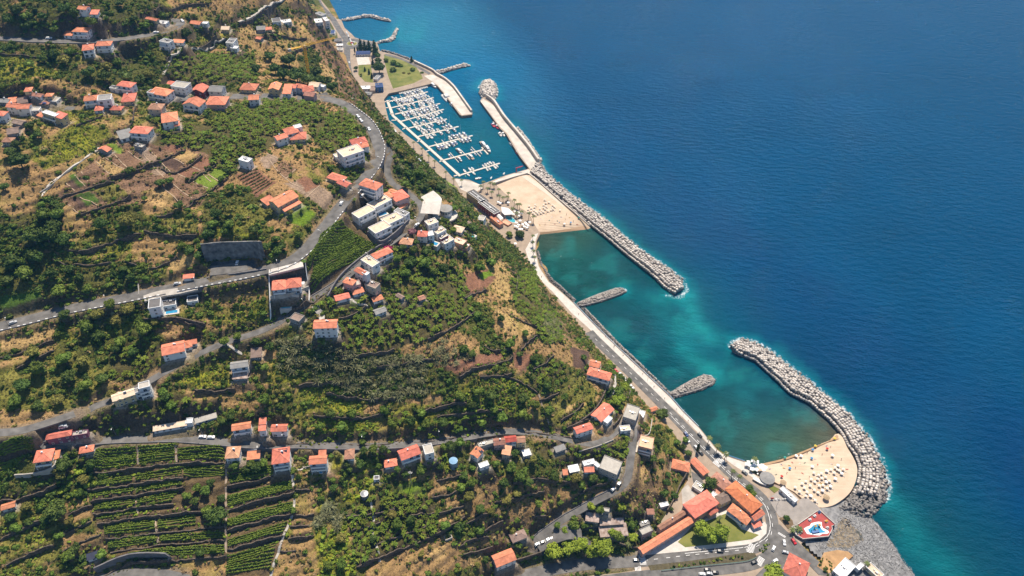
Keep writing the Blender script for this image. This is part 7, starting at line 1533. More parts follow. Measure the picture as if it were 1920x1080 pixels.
tree(1242,777,26,D_,'dark tree right of the tiny orange kiosk by the esplanade');tree(1143,682,16,B_,'bright green bush at the road edge above the red car')
grove('trees around the blue tank','leafy tree around the blue topped tank',[D_,M_],[(845,836,24),(862,830,22),(790,882,24),(826,876,16),(832,838,18),(700,842,22),(682,845,18),(676,870,20),(745,880,16),(640,900,14),(680,830,16),(655,880,14),(760,890,18),(718,842,18)])
grove('trees on the terraces inside the hairpin','leafy tree on the terraces left of the hairpin road',[M_,D_,O_],[(885,906,28),(870,892,22),(900,882,22),(960,877,28),(976,892,30),(1000,882,20),(1080,897,24),(1112,897,22),(1020,922,26),(880,932,26),(950,937,26),(926,936,22),(930,870,20),(990,905,24),(1060,910,20),(1040,895,22),(945,905,24),(915,915,24),(970,925,22),(1090,910,20),(1120,905,20),(865,915,22),(900,955,24),(985,850,24),(1000,862,20),(965,850,20),(940,865,18),(1010,945,20),(920,960,20),(980,965,16)])
tree(405,967,40,D_,'very large dark tree standing inside the vineyard');tree(388,960,24,M_,'smaller tree touching the very large vineyard tree')
tree(106,956,38,D_,'large dark round tree left of the vineyard')
grove('trees of the bottom left corner','bush or small tree in the bottom left corner',[D_,M_,O_],[(50,950,20),(30,990,22),(165,957,22),(130,978,20),(110,1005,18),(120,1008,14),(140,1030,22),(128,1042,24),(160,985,26),(20,970,20),(85,975,18),(5,1040,20),(190,1040,20),(120,870,26),(140,880,24),(155,900,22),(170,870,20),(130,905,22),(115,890,20),(150,925,18),(80,910,18)])
grove('bushes in the vineyard','bush between the vine terraces',[M_,D_],[(350,930,20),(370,915,20),(385,920,22),(395,905,18),(415,935,18),(365,940,18),(440,873,20),(480,875,24),(495,868,20),(462,880,18),(470,870,18),(400,1030,16),(375,1035,18)])
grove('trees of the lower slope','bush on the tan slope at the bottom middle',[M_,D_,O_],[(745,985,26),(770,975,22),(790,965,20),(735,965,20),(640,1010,24),(625,1030,24),(640,1060,26),(615,1060,22),(775,1050,16),(790,1040,14),(860,990,24),(905,965,20),(900,995,22),(835,985,22),(870,1005,18),(700,1010,18),(960,995,16),(940,1000,16),(895,1060,14),(910,1050,16),(610,930,22),(625,915,20)])
grove('bright round trees by the bottom road','bright green round tree by the lower car park',B_,[(1037,1034,38),(1070,1024,40),(1128,1028,46),(1108,1035,30),(1090,1020,28)])
grove('trees beside the rusty sheds','green tree beside the big rusty sheds',[M_,B_],[(1158,1006,26),(1185,985,20),(1075,985,26),(1060,995,18),(1150,1000,22),(1108,950,20),(1125,955,20),(1165,950,20),(1187,1008,20),(1045,985,16)])
grove('trees on the town lawn','large spreading tree on the town lawn',B_,[(1316,993,38),(1352,998,36),(1335,1005,30)])
tree(1450,1074,40,B_,'yellow green tree cut by the bottom edge');tree(1334,905,28,D_,'dark tree beside the narrow salmon roofed house')
grove('street trees on the main road','green street tree beside the main road',[M_,D_],[(1406,917,18),(1412,926,16),(1320,912,14),(1328,925,16),(1332,935,14),(1280,838,16),(1270,830,16),(1285,825,14),(1290,850,16),(1475,972,14)])
grove('bushes on the dry bluff','dark bush on the dry bluff above the town',D_,[(1250,905,18),(1246,925,20),(1265,930,16),(1252,890,14),(1225,860,18),(1235,830,18),(1215,870,12),(1230,845,14),(1240,865,14)])
for k,(x,y,d_,kd_,la)in enumerate([(676,88,12,'con','tall conifer left of four beside the blue roofed pavilion'),(684,90,11,'con','second conifer beside the blue roofed pavilion'),(692,91,12,'con','third conifer beside the blue roofed pavilion'),(703,96,16,'con','broad dark conifer right of the blue roofed pavilion'),(708,104,13,D_,'dark round tree behind the park court'),(711,126,26,D_,'biggest dark tree between the two park lawns'),(709,113,15,D_,'dark tree above the biggest dark park tree'),(699,120,8,'con','pointed conifer left of the biggest dark park tree'),(724,114,12,M_,'small round tree at the edge of the right lawn'),(738,118,15,M_,'pair tree in the middle of the right lawn, left one'),(746,122,13,M_,'pair tree in the middle of the right lawn, right one'),(737,131,15,M_,'tree in the lower middle of the right lawn'),(752,124,10,M_,'little tree right of the pair on the right lawn'),(772,116,9,'con','dark conifer beside the sea wall path'),(774,131,12,M_,'round tree near the right lawn edge'),(791,137,9,M_,'round bush at the right corner of the lawn'),(684,131,5,'con','small conifer at the top of the left lawn'),(692,136,6,'con','small conifer in the middle of the left lawn'),(697,144,6,'con','small conifer at the bottom of the left lawn'),(677,140,6,O_,'low bush at the left of the left lawn'),(667,128,10,D_,'dark tree beside the road at the park entrance'),(757,138,8,O_,'flat bush on the lower right lawn'),(767,139,8,O_,'second flat bush on the lower right lawn')]):tree(x,y,d_,kd_,la,'park trees')
tree(665.5,99,3.5,'cyp','slim cypress left of a pair beside the pavilion');tree(670.5,98,3.5,'cyp','slim cypress right of a pair beside the pavilion');tree(1307,846,7,'cyp','tall dark cypress beside the main road in town')
tree(727,467,20,'mag','magenta bougainvillea beside the orange roofed house');tree(773,435,18,'mauve','dusty mauve tree at the lane corner')
# ---- palms
def palm_crown(name):
 c=CB();blades(c,15,2.6,.75,.85,(0,0,0),4,.8);v,f=ico(.35,.1,1);c.poly(v,f);return c.mesh(name,M['leaf_palm'])
PC=[palm_crown('crown')for _ in range(2)]
b=MB();b.cyl((0,0,-.3),(.12,.05,3),.26,.2,8);b.cyl((.12,.05,3),(.1,.1,6.2),.2,.17,8);b.cyl((.1,.1,6.1),(.1,.1,6.7),.3,.2,8);PT=b.mesh('trunk');PT.materials.append(M['bark'])
def palm(px,py,h,label,group,r=1.0):
 z=flat_at(px,py);z=TZ+.05 if z is None else z
 p=P(px,py,z)if not(px<900 and py<345)else P(px,py,QZ)
 t=empty('palm_tree',tuple(p),RNG.uniform(0,6.28),label,'palm',group)
 q=link('trunk',PT,None,t);q.scale=(1,1,h/6.6);c=link('crown',PC[int(RNG.integers(0,2))],None,t);c.location=(.1,.1,h);c.scale=(r,r,r*.9)
for k,(x,y)in enumerate(sorted([(792,288),(804,301),(815,311),(836,332),(851,344),(866,347),(722,226),(735,243),(750,258),(776,276)],key=lambda q:q[1])):palm(x,y,6.5,'%s palm along the marina promenade counting from the cliff'%(ORD[k]if k else 'first'),'palms of the marina promenade')
for k,(x,y)in enumerate(sorted([(901,360),(906,352),(914,364),(922,371),(919,354),(926,355),(935,366),(936,378),(943,381),(951,380),(953,373),(964,386),(970,394),(974,394),(978,408),(991,411),(1000,417),(960,402),(968,410)],key=lambda q:q[1])):palm(x,y,7.5,'%s palm beside the first beach counting down from the marina'%(ORD[k]if k else 'first'),'palms of the first beach',1.1)
for k,(x,y)in enumerate([(999,450),(999,462),(1000,478),(1002,490)]):palm(x,y,5.5,'%s palm on the curved promenade of the first bay'%(ORD[k]if k else 'first'),'palms of the curved promenade')
for k,(x,y)in enumerate([(1327,832),(1343,847),(1358,861),(1411,871)]):palm(x,y,7.0,'%s palm along the second bay from the north'%(ORD[k]if k else 'first'),'palms of the second bay',1.15)
palm(1371,893,6.5,'left palm of two between old roof and main road','town palms');palm(1383,902,6,'right palm of two between old roof and main road','town palms')
palm(1495,996,3.5,'large palm in the round bed on the red terrace','town palms',1.3);palm(1484,998,3.5,'palm outside the red terrace by the road','town palms',1.0);palm(1622,1062,4,'palm in the cafe courtyard','town palms');palm(1176,1027,5,'palm in the garden right of the bright round trees','town palms',1.1);palm(1348,975,3.5,'small palm at the top of the town lawn','town palms',.8)
# ================================================================== BUILDINGS
PANE={}
M['plinth']=mat('stone_plinth',(.20,.175,.15),.95,.4,.8,.3)
def window_mesh(w_,h_,shut=False):
 key=(w_,h_,shut)
 if key in PANE:return PANE[key]
 b=MB()
 b.box((0,-.03,0),(w_-.2,.06,h_-.2),m=1)
 for sx in(-1,1):b.box((sx*(w_/2-.06),-.06,0),(.12,.12,h_))
 for sz in(-1,1):b.box((0,-.06,sz*(h_/2-.06)),(w_-.24,.12,.12))
 b.box((0,-.065,0),(.07,.05,h_-.24))
 b.box((0,-.10,-h_/2-.05),(w_+.2,.2,.08))
 me=b.mesh('window');me.materials.append(M['frame']);me.materials.append(M['shutter']if shut else M['glass']);PANE[key]=me
 return me
b=MB();b.box((0,-.05,1.05),(1.0,.1,2.1),m=0);b.box((0,-.12,1.0),(.5,.06,1.2),m=1);b.box((0,-.1,2.18),(1.3,.2,.12),m=0);DOOR=b.mesh('door');DOOR.materials.append(M['shutter']);DOOR.materials.append(M['frame'])
b=MB();b.box((0,0,.55),(.7,.55,1.5));b.box((0,0,1.36),(.9,.75,.12));b.box((0,0,1.5),(.4,.3,.16));CHIM=b.mesh('chimney');CHIM.materials.append(M['trim'])
b=MB()
for k in range(3):
 b.box((-2.2+2.2*k,0,.35),(2.0,1.1,.08),m=0,rx=rad(20));b.box((-2.2+2.2*k,0,.1),(1.6,.1,.3),m=1)
PANEL=b.mesh('solar_panel');PANEL.materials.append(M['r_panel']);PANEL.materials.append(M['metal'])
b=MB();b.cyl((-.7,0,.75),(.7,0,.75),.3,.3,10);b.box((0,-.75,.35),(1.5,1.2,.08),m=1,rx=rad(25));b.box((0,.1,.25),(1.2,.1,.5),m=1);HEAT=b.mesh('water_heater');HEAT.materials.append(M['trim']);HEAT.materials.append(M['r_panel'])
def roof_mesh(form,W,D,ov=.45):
 """roof over a W x D block, z = 0 at the eaves; returns mesh builder and rise"""
 b=MB();w_,d_=W/2+ov,D/2+ov;t_=.18
 def slab(vs,fs):
  b.add(vs,fs);lo=[(x,y,z-t_)for x,y,z in vs]
  b.add(lo,[f[::-1]for f in fs])
 if form=='hip':
  along=W>=D;a,c=(w_,d_)if along else(d_,w_);r_=min(c*.42,2.6);k=max(a-c,.05)
  vs=[(-a,-c,0),(a,-c,0),(a,c,0),(-a,c,0),(-k,0,r_),(k,0,r_)]
  if not along:vs=[(-y,x,z)for x,y,z in vs]
  fs=[(0,1,5,4),(1,2,5),(2,3,4,5),(3,0,4)]
  slab(vs,fs);e=vs[:4]
  b.add(e+[(x,y,z-t_)for x,y,z in e],[(i,i+4,(i+1)%4+4,(i+1)%4)for i in range(4)])
  for i,j in((4,5),(0,4),(3,4),(1,5),(2,5)):
   if(Vector(vs[i])-Vector(vs[j])).length>.3:b.cyl(vs[i],vs[j],.13,.13,5,1)
 elif form in('gable','gabley'):
  a,c=(w_,d_)if form=='gable' else(d_,w_);r_=min(c*.40,2.8)
  vs=[(-a,-c,0),(a,-c,0),(a,c,0),(-a,c,0),(-a,0,r_),(a,0,r_)]
  if form=='gabley':vs=[(-y,x,z)for x,y,z in vs]
  slab(vs,[(0,1,5,4),(2,3,4,5)])
  e=[vs[i]for i in(0,1,5,2,3,4)]
  b.add(e+[(x,y,z-t_)for x,y,z in e],[(i,i+6,(i+1)%6+6,(i+1)%6)for i in range(6)])
  b.cyl(vs[4],vs[5],.14,.14,5,1)
 elif form=='shed':
  r_=min(d_*.34,1.6);vs=[(-w_,-d_,0),(w_,-d_,0),(w_,d_,r_),(-w_,d_,r_)]
  slab(vs,[(0,1,2,3)]);b.add(vs+[(x,y,z-t_)for x,y,z in vs],[(i,i+4,(i+1)%4+4,(i+1)%4)for i in range(4)])
  b.cyl(vs[2],vs[3],.1,.1,5,1)
 elif form=='vault':
  r_=1.8;n_=10;pr=[(-d_+2*d_*k/n_,r_*math.sin(math.pi*k/n_))for k in range(n_+1)]
  for(y0,z0),(y1,z1)in zip(pr,pr[1:]):b.add([(-w_,y0,z0),(w_,y0,z0),(w_,y1,z1),(-w_,y1,z1)],[(0,1,2,3)])
  b.add([(-w_,y,z)for y,z in pr],[tuple(range(n_,-1,-1))]);b.add([(w_,y,z)for y,z in pr],[tuple(range(n_+1))])
 return b,(0 if form=='flat' else r_)
def build_house(kind,label,wall,ws,ex,idx):
 q0=ws[0];root=empty(kind,(q0['x'],q0['y'],q0['g']),q0['yaw'],label,kind.replace('_',' '))
 c0,s0=math.cos(-q0['yaw']),math.sin(-q0['yaw'])
 rr=random.Random(idx*13+5)
 M_w=M['w_'+wall];nwin=0
 for k,q in enumerate(ws):
  dx,dy=q['x']-q0['x'],q['y']-q0['y'];lx,ly=dx*c0-dy*s0,dx*s0+dy*c0;yw=q['yaw']-q0['yaw'];W,D,h=q['W'],q['D'],q['h']
  W-=.02*k;D-=.03*k;h-=.04*k
  cs=[(q['x']+math.cos(q['yaw'])*sx*W/2-math.sin(q['yaw'])*sy*D/2,q['y']+math.sin(q['yaw'])*sx*W/2+math.cos(q['yaw'])*sy*D/2)for sx in(-1,1)for sy in(-1,1)]
  lo=min(Hz(*c)for c in cs)-q0['g']-.6;lo=max(min(lo,-.5),-9);zo=q['g']-q0['g']
  if q['g']in(3.0,5.0):lo=-.3
  Rz=Matrix.Translation((lx,ly,zo))@Matrix.Rotation(yw,4,'Z')
  form=q['form']
  b=MB()
  if form=='round':
   b.cyl((0,0,lo-zo),(0,0,h),W/2,W/2,28);w_o=b.obj('wall',M_w,root);w_o.matrix_local=Rz
   b=MB();b.cyl((0,0,h),(0,0,h+.3),W/2+.5,W/2+.5,28);b.cyl((0,0,h+.3),(0,0,h+.9),W/2*.9,.6,28);r_o=b.obj('roof',M['r_'+q['fin']],root);r_o.matrix_local=Rz
   b=MB();n_=18;ring=[(math.cos(a)*(W/2+4),math.sin(a)*(W/2+4))for a in np.linspace(-1.9,1.0,n_)]+[(math.cos(a)*(W/2+.1),math.sin(a)*(W/2+.1))for a in np.linspace(1.0,-1.9,n_)]
   b.prism(ring,lo-zo,.4);t_o=b.obj('terrace',M['pale_paving'],root);t_o.matrix_local=Rz
   for k2 in range(10):
    a=-2.6+k2*.45;wo_=link('window',window_mesh(1.4,1.5),None,root);wo_.matrix_local=Rz@Matrix.Translation((math.cos(a)*W/2,math.sin(a)*W/2,3.9))@Matrix.Rotation(a+math.pi/2,4,'Z')
   continue
  b.prism([(-W/2,-D/2),(W/2,-D/2),(W/2,D/2),(-W/2,D/2)],-.05,h,0)
  pl_=MB();pl_.prism([(-W/2-.12,-D/2-.12),(W/2+.12,-D/2-.12),(W/2+.12,D/2+.12),(-W/2-.12,D/2+.12)],lo-zo,.15,0);pl_o=pl_.obj('plinth',M['plinth'],root);pl_o.matrix_local=Rz
  rb,rise=roof_mesh(form if form!='flat' else 'flat',W,D)if form!='flat' else(MB(),0)
  if form=='gable': # gable triangles
   r_=(D/2)*.40*(D/2+.45)/(D/2+.45)
   for sx in(-1,1):b.add([(sx*W/2,-D/2,h),(sx*W/2,D/2,h),(sx*W/2,0,h+rise*(D/2)/(D/2+.45)-.05)],[(0,1,2)if sx>0 else(0,2,1)])
  if form=='gabley':
   for sy in(-1,1):b.add([(-W/2,sy*D/2,h),(W/2,sy*D/2,h),(0,sy*D/2,h+rise*(W/2)/(W/2+.45)-.05)],[(0,1,2)if sy<0 else(0,2,1)])
  if form=='shed':
   b.add([(-W/2,D/2,h),(W/2,D/2,h),(W/2,D/2,h+rise*.9),(-W/2,D/2,h+rise*.9),(-W/2,-D/2,h),(W/2,-D/2,h)],[(1,0,3,2),(0,4,3),(5,1,2)])
  w_o=b.obj('wall',M_w,root);w_o.matrix_local=Rz
  if form=='flat':
   rb=MB();rb.box((0,0,.06),(W-.5,D-.5,.12));r_o=rb.obj('roof',M['r_'+q['fin']],root);r_o.matrix_local=Rz@Matrix.Translation((0,0,h))
   pb=MB();e=.28
   for sx in(-1,1):pb.box((sx*(W/2-e/2+.06),0,.25),(e,D+.12,.5))
   for sy in(-1,1):pb.box((0,sy*(D/2-e/2+.06),.247),(W+.12-2*e,e,.494))
   p_o=pb.obj('parapet',M['trim']if wall in('white','cream','maroon')and q['fin']not in('brown',)else M_w,root);p_o.matrix_local=Rz@Matrix.Translation((0,0,h))
   if rr.random()<.6 and W>6:
    ub=MB();ub.box((0,0,.5),(1.6,1.2,.8));ub.cyl((1.6,.2,.1),(1.6,.2,.9),.25,.25,8);ub.box((-2.0,.4,.35),(.8,.8,.5));u_o=ub.obj('roof_unit',M['metal'],root);u_o.matrix_local=Rz@Matrix.Translation((rr.uniform(-W/5,W/5),rr.uniform(-D/8,D/5),h+.1))
   if q['fin']=='darkgrey' and W>20:
    ub=MB();
    for sy in(-.25,.1):ub.box((0,sy*D,.3),(W*.8,.5,.5))
    u_o=ub.obj('roof_rib',M['trim'],root);u_o['kind']='stuff';u_o.matrix_local=Rz@Matrix.Translation((0,0,h+.1))
  else:
   r_o=rb.mesh('roof');ro_=link('roof',r_o,[M['r_'+q['fin']],M['r_'+('beige' if q['fin']in('beige',)else q['fin'])]],root);ro_.matrix_local=Rz@Matrix.Translation((0,0,h))
   if 'c' in ex and k==0 or(form in('hip','gable','gabley')and rr.random()<.35 and W>6):
    c_o=link('chimney',CHIM,None,ro_);c_o.location=(rr.uniform(-.3,.3)*W*.5,D*.12,rise*.6)
   if 's' in ex and k==0:
    p_o=link('solar_panel',PANEL,None,ro_);p_o.location=(W*.12,D*.18,rise*.55);p_o.scale=(.8,.8,.8)
    p_o=link('solar_panel',PANEL,None,ro_);p_o.location=(W*.12,D*.34,rise*.25);p_o.scale=(.8,.8,.8)
   if 't' in ex and k==0:p_o=link('water_heater',HEAT,None,ro_);p_o.location=(W*.1,D*.1,rise*.7)
  if 's' in ex and k==0 and form=='flat':p_o=link('solar_panel',PANEL,None,root);p_o.matrix_local=Rz@Matrix.Translation((W*.15,0,h+.15))
  # openings on the faces the photograph looks at, and on the sides
  small=kind in('shed','kiosk','greenhouse')
  camx,camy=-q['x'],-q['y']
  for fx,fy,Ln,off in((0,-1,W,D),(1,0,D,W),(-1,0,D,W),(0,1,W,D)):
   a=q['yaw'];nx_,ny_=fx*math.cos(a)-fy*math.sin(a),fx*math.sin(a)+fy*math.cos(a)
   if nx_*camx+ny_*camy<0 and not kind in('hotel','town_house','apartment_house'):continue
   if Ln<3:continue
   n_=max(1,int((Ln-.8)/(3.0 if kind!='hotel' else 3.4)));n_=min(n_,22)
   for s_ in range(max(1,q['st'])):
    for i in range(n_):
     if small and(s_ or i):continue
     if rr.random()<.12 or nwin>70:continue
     u=(i+.5)/n_*Ln-Ln/2;z=1.5+2.75*s_
     if z+.7>h:continue
     wsz=(1.2,1.3)if not('b' in ex and fy==-1 and rr.random()<.5)else(1.9,2.0)
     R4=Rz@Matrix.Rotation(math.atan2(fx,-fy),4,'Z')@Matrix.Translation((u,-off/2,z-(.2 if wsz[1]>1.5 else 0)))
     wo_=link('window',window_mesh(*wsz,rr.random()<.25),None,root);wo_.matrix_local=R4;nwin+=1
  if k==0 and not form=='round':
   R4=Rz@Matrix.Translation((rr.choice((-1,1))*W*.33,-D/2,0.02));d_o=link('door',DOOR,None,root);d_o.matrix_local=R4
  if 'b' in ex and k==0 and q['st']>=2:
   for s_ in range(1,q['st']):
    bb=MB();zz=2.75*s_;bb.box((0,-.65,zz),(W*.9,1.3,.18));bb.box((0,-1.26,zz+.55),(W*.9,.08,.9));
    for sx in(-1,1):bb.box((sx*W*.45,-.65,zz+.55),(.08,1.2,.9));bb.box((sx*W*.44,-1.2,zz/2-.1 if s_==1 else zz-1.4),(.22,.22,zz if s_==1 else 2.8))
    o_=bb.obj('balcony',M['trim'],root);o_.matrix_local=Rz@Matrix.Translation((0,-D/2,0))
 return root
for i_,(kind,label,wall,ws,ex)in enumerate(LAY):build_house(kind,label,wall,ws,ex,i_)
# maroon stair tower and coloured bits that sit on houses would be parts; pools are things of their own
M['pool']=mat('pool_water',(.03,.22,.42),.08,.2,.8,spec=.5,col2=(.06,.34,.55));M['pool2']=mat('turquoise_pool',(.06,.36,.42),.08,.2,.8,spec=.5)
def pool(px,py,wpx,dpx,ang,label,m='pool',round_=False,z=None):
 p=P(px,py,z)if z is not None else np.array(G(px,py,.4));yaw=basis_at(p,ang);W=span_m(p,yaw,wpx);D=span_m(p,yaw+math.pi/2,dpx)
 t=empty('swimming_pool',tuple(p),yaw,label,'swimming pool');b1,b2=MB(),MB()
 if round_:
  ring=[(math.cos(a)*W/2,math.sin(a)*D/2)for a in np.linspace(0,2*math.pi,25)[:-1]];ro=[(x*1.2,y*1.25)for x,y in ring]
 else:
  ring=[(-W/2,-D/2),(W/2,-D/2),(W/2,D/2),(-W/2,D/2)];ro=[(math.copysign(abs(x)+1,x),math.copysign(abs(y)+1,y))for x,y in ring]
 b1.prism(ro,-4,.10);b1.obj('deck',M['pale_paving'],t);b2.prism(ring,-.5,.16);b2.obj('water',M[m],t)
pool(322,585,22,5,8,'long blue pool in front of the modern villa');pool(549,550,16,4,4,'dark blue pool of the joined white houses');pool(717,401,14,6,20,'blue pool behind the upper row houses');pool(813,456,15,6,-18,'bright blue pool among the spur houses')
pool(885,444,9,6,40,'turquoise pool on the terrace at the tip of the spur','pool2');pool(602,885,7,5,0,'round blue pool on the terrace of the tall white house','pool',True);pool(536,576,16,3,4,'small green pool in the garden below the joined white houses','pool2')
pool(957,411,20,9,-35,'curved turquoise pool of the beach hotel','pool2',True,TZ+.1);pool(385,42,5,2,0,'tiny blue pool beside the house on the far plateau')
# pale terraces of the joined houses and row houses
# ================================================================== BOATS AND PONTOONS
WZ=0.0
def hull_mesh(L_,Wd,H_,cabin,stripe=False):
 b=MB();n=7;sec=[]
 for k in range(n+1):
  u=k/n;x=L_*(u-.5);w_=Wd/2*(1-max(0,(u-.55)/.45)**1.8)*(.86+.14*min(1,u*4));w_=max(w_,.04);sh=H_*(1+.25*u*u)
  sec.append([(x,-w_,sh),(x,-w_*.8,.1),(x,-w_*.3,-.35),(x,w_*.3,-.35),(x,w_*.8,.1),(x,w_,sh)])
 vs=[p for s in sec for p in s];fs=[]
 for k in range(n):
  for j in range(5):a=k*6+j;fs.append((a,a+6,a+7,a+1))
 fs.append((0,1,2,3,4,5));b.add(vs,fs)
 return b,sec
def hull_parts(L_,Wd,H_):
 b,sec=hull_mesh(L_,Wd,H_,True);n=7
 deck=MB();vs=[];fs=[]
 for k in range(n+1):a,z=sec[k][0],sec[k][5];vs+=[(a[0],a[1]*.96,a[2]-.04),(z[0],z[1]*.96,z[2]-.04)]
 for k in range(n):fs.append((2*k,2*k+2,2*k+3,2*k+1))
 deck.add(vs,fs)
 return b,deck
M['gel']=mat('white_gelcoat',(.80,.79,.77),.3,.04,1,spec=.5,rnd=.06);M['deck']=mat('boat_deck',(.66,.62,.56),.6,.12,1.2);M['deck_teak']=mat('teak_deck',(.36,.23,.13),.6,.2,2)
M['tint']=mat('tinted_glass',(.03,.04,.05),.1,.2,1,spec=.6);M['canvas']=mat('blue_canvas',(.03,.07,.20),.8,.2,1);M['alu']=mat('aluminium_mast',(.62,.62,.62),.4,.1,1,metal=.5);M['redpaint']=mat('red_paint',(.45,.04,.035),.5,.15,1,rnd=.1);M['bluehull']=mat('blue_hull',(.05,.14,.34),.4,.15,1)
BOATP={}
def boat_proto(kind):
 if kind in BOATP:return BOATP[kind]
 parts=[]
 def put(nm,bld,m):parts.append((nm,bld.mesh(nm),m))
 if kind=='motor_boat':
  h,d=hull_parts(9,3.0,1.1);put('hull',h,M['gel']);put('deck',d,M['deck'])
  c=MB();c.box((.2,0,1.65),(3.6,2.2,1.1),taper=.82);put('cabin',c,M['gel']);c=MB();c.box((1.5,0,1.95),(.7,2.0,.55),ry=.5);c.box((.2,0,1.75),(2.6,2.12,.35));put('windscreen',c,M['tint'])
  c=MB();c.box((-2.6,0,2.3),(2.0,2.2,.1));
  for sx in(-1,1):
   for sy in(-1,1):c.box((-2.6+sx*.9,sy*1.0,1.7),(.07,.07,1.2))
  put('canopy',c,M['canvas'])
 elif kind=='sailing_boat':
  h,d=hull_parts(10,3.1,1.1);put('hull',h,M['gel']);put('deck',d,M['deck'])
  c=MB();c.box((.3,0,1.45),(3.8,1.7,.55),taper=.8);put('cabin',c,M['gel']);c=MB();c.box((.3,0,1.5),(2.6,1.74,.2));put('porthole_band',c,M['tint'])
  c=MB();c.cyl((.9,0,1.2),(.9,0,13.5),.14,.1,6);c.cyl((.9,-1.0,8),(.9,1.0,8),.05,.05,4);put('mast',c,M['alu']);c=MB();c.cyl((.8,0,2.4),(-3.2,0,2.5),.12,.1,6);c.cyl((.7,0,2.58),(-3.1,0,2.66),.2,.14,6,1);put('boom',c,M['canvas'])
 elif kind=='small_boat':
  h,d=hull_parts(6,2.2,.8);put('hull',h,M['gel']);put('deck',d,M['deck'])
  c=MB();c.box((.2,0,1.1),(.9,.9,.8));put('console',c,M['gel']);c=MB();c.box((-3.1,0,.8),(.4,.45,1.0));put('outboard',c,M['tint'])
 elif kind=='yacht':
  h,d=hull_parts(17,4.8,1.8);put('hull',h,M['gel']);put('deck',d,M['deck'])
  c=MB();c.box((-.6,0,2.6),(8.5,3.6,1.5),taper=.86);put('cabin',c,M['gel']);c=MB();c.box((-.6,0,2.75),(6.6,3.66,.55));c.box((3.1,0,2.8),(.9,3.0,.7),ry=.6);put('window_band',c,M['tint'])
  c=MB();c.box((-1.2,0,3.95),(5.0,3.0,.25));c.box((-2.8,0,3.6),(.3,2.6,.9));put('flybridge',c,M['gel']);c=MB();c.box((-6.2,0,1.95),(3.2,4.0,.12));put('aft_deck',c,M['deck_teak'])
 elif kind=='catamaran':
  c=MB();
  for sy in(-1,1):
   for k in range(5):
    x0,x1=-7+k*2.8,-7+(k+1)*2.8;c.box(((x0+x1)/2,sy*2.9,.5),(2.8,1.6-(.7 if k==4 else 0),1.8))
  put('hull',c,M['gel']);c=MB();c.box((-1,0,1.55),(11,6.6,.35));put('deck',c,M['deck']);c=MB();c.box((-1.2,0,2.5),(6.5,5.0,1.6),taper=.86);put('cabin',c,M['gel']);c=MB();c.box((-1.2,0,2.6),(5.4,5.02,.6));put('window_band',c,M['tint'])
  c=MB();c.box((-1.5,0,3.5),(5,4,.2));put('roof',c,M['deck'])
 elif kind in('fishing_boat','blue_fishing_boat'):
  h,d=hull_parts(11,3.6,1.4);put('hull',h,M['bluehull']if kind[0]=='b' else M['gel']);put('deck',d,M['redpaint']if kind[0]=='b' else M['deck'])
  c=MB();c.box((-1.8,0,2.5),(2.4,2.2,2.0));put('wheelhouse',c,M['gel']);c=MB();c.box((-.55,0,2.9),(.1,1.8,.7));c.box((-1.8,0,2.95),(1.8,2.24,.5));put('window_band',c,M['tint']);c=MB();c.cyl((1.5,0,1.2),(1.5,0,5),.1,.07,6);c.cyl((1.5,0,4.6),(-1.5,0,5),.06,.05,5);put('derrick',c,M['alu'])
 elif kind=='jet_ski':
  h,d=hull_parts(3.2,1.2,.5);put('hull',h,M['gel']);c=MB();c.box((-.4,0,.75),(1.3,.5,.4));c.box((.5,0,.9),(.3,.8,.3));put('seat',c,M['canvas'])
 for nm,me,m in parts:me.materials.append(m)
 BOATP[kind]=parts;return parts
def boat(kind,p,yaw,label,group,s=1.0,catg=None):
 t=empty(kind.replace('blue_',''),(p[0],p[1],WZ),yaw,label,catg or 'boat',group);t.scale=(s,s,s)
 for nm,me,m in boat_proto(kind):link(nm,me,None,t)
 return t
M['pont']=mat('pontoon_planks',(.60,.54,.46),.8,.15,1.2)
def pont_line(b,p0,p1,wd,z=.55):
 d=p1[:2]-p0[:2];L_=np.hypot(*d);c=(p0[:2]+p1[:2])/2;b.box((c[0],c[1],z-.3),(L_,wd,.6),math.atan2(d[1],d[0]));return L_
def pontoon(px0,px1,wd,label,fingers,group='floating pontoons'):
 p0,p1=P(*px0,.5),P(*px1,.5);c=(p0+p1)/2;t=empty('pontoon',(c[0],c[1],0),0,label,'pontoon',group)
 b=MB();pont_line(b,p0-[c[0],c[1],0],p1-[c[0],c[1],0],wd);b.obj('walkway',M['pont'],t)
 d=(p1-p0)[:2];L_=np.hypot(*d);d/=L_;nrm=np.array([-d[1],d[0]])
 for s,side,ln in fingers:
  a=p0[:2]+d*s;e=a+nrm*side*ln;b=MB();pont_line(b,np.array([*a,0])-[c[0],c[1],0],np.array([*e,0])-[c[0],c[1],0],.8,.5);b.obj('finger',M['pont'],t)
 return p0,p1,d,nrm,L_
# main spine
pontoon((726,188),(737,217),3.2,'upper part of the long pontoon spine along the marina promenade',[])
pontoon((737,217),(863,330),3.2,'lower part of the long pontoon spine along the marina promenade',[])
for k,(a,b_)in enumerate([((720,191),(726,190)),((723,202),(730,201.5)),((731,213.5),(738,213.5)),((734,225.5),(746,225)),((755,242),(762,239)),((782,265.5),(789,262)),((797,284),(807,281)),((824,303),(830,300)),((851,330),(859,328))]):pontoon(a,b_,1.6,'%s gangway from the promenade to the pontoon spine'%(ORD[k]if k else 'uppermost'),[],'marina gangways')
PIERS=[((728,190.5),(802,172)),((734,202),(813,183)),((741,214),(825,194)),((752,227.5),(832,205)),((767,240),(838,223)),((784,256),(860,237)),((804,275),(886,254)),((832,300),(908,280)),((863,328),(937,306))]
bk=['motor_boat','sailing_boat','motor_boat','small_boat','motor_boat','sailing_boat']
OCC=[.92,.78,.70,.66,.70,.62,.70,.45,.65]
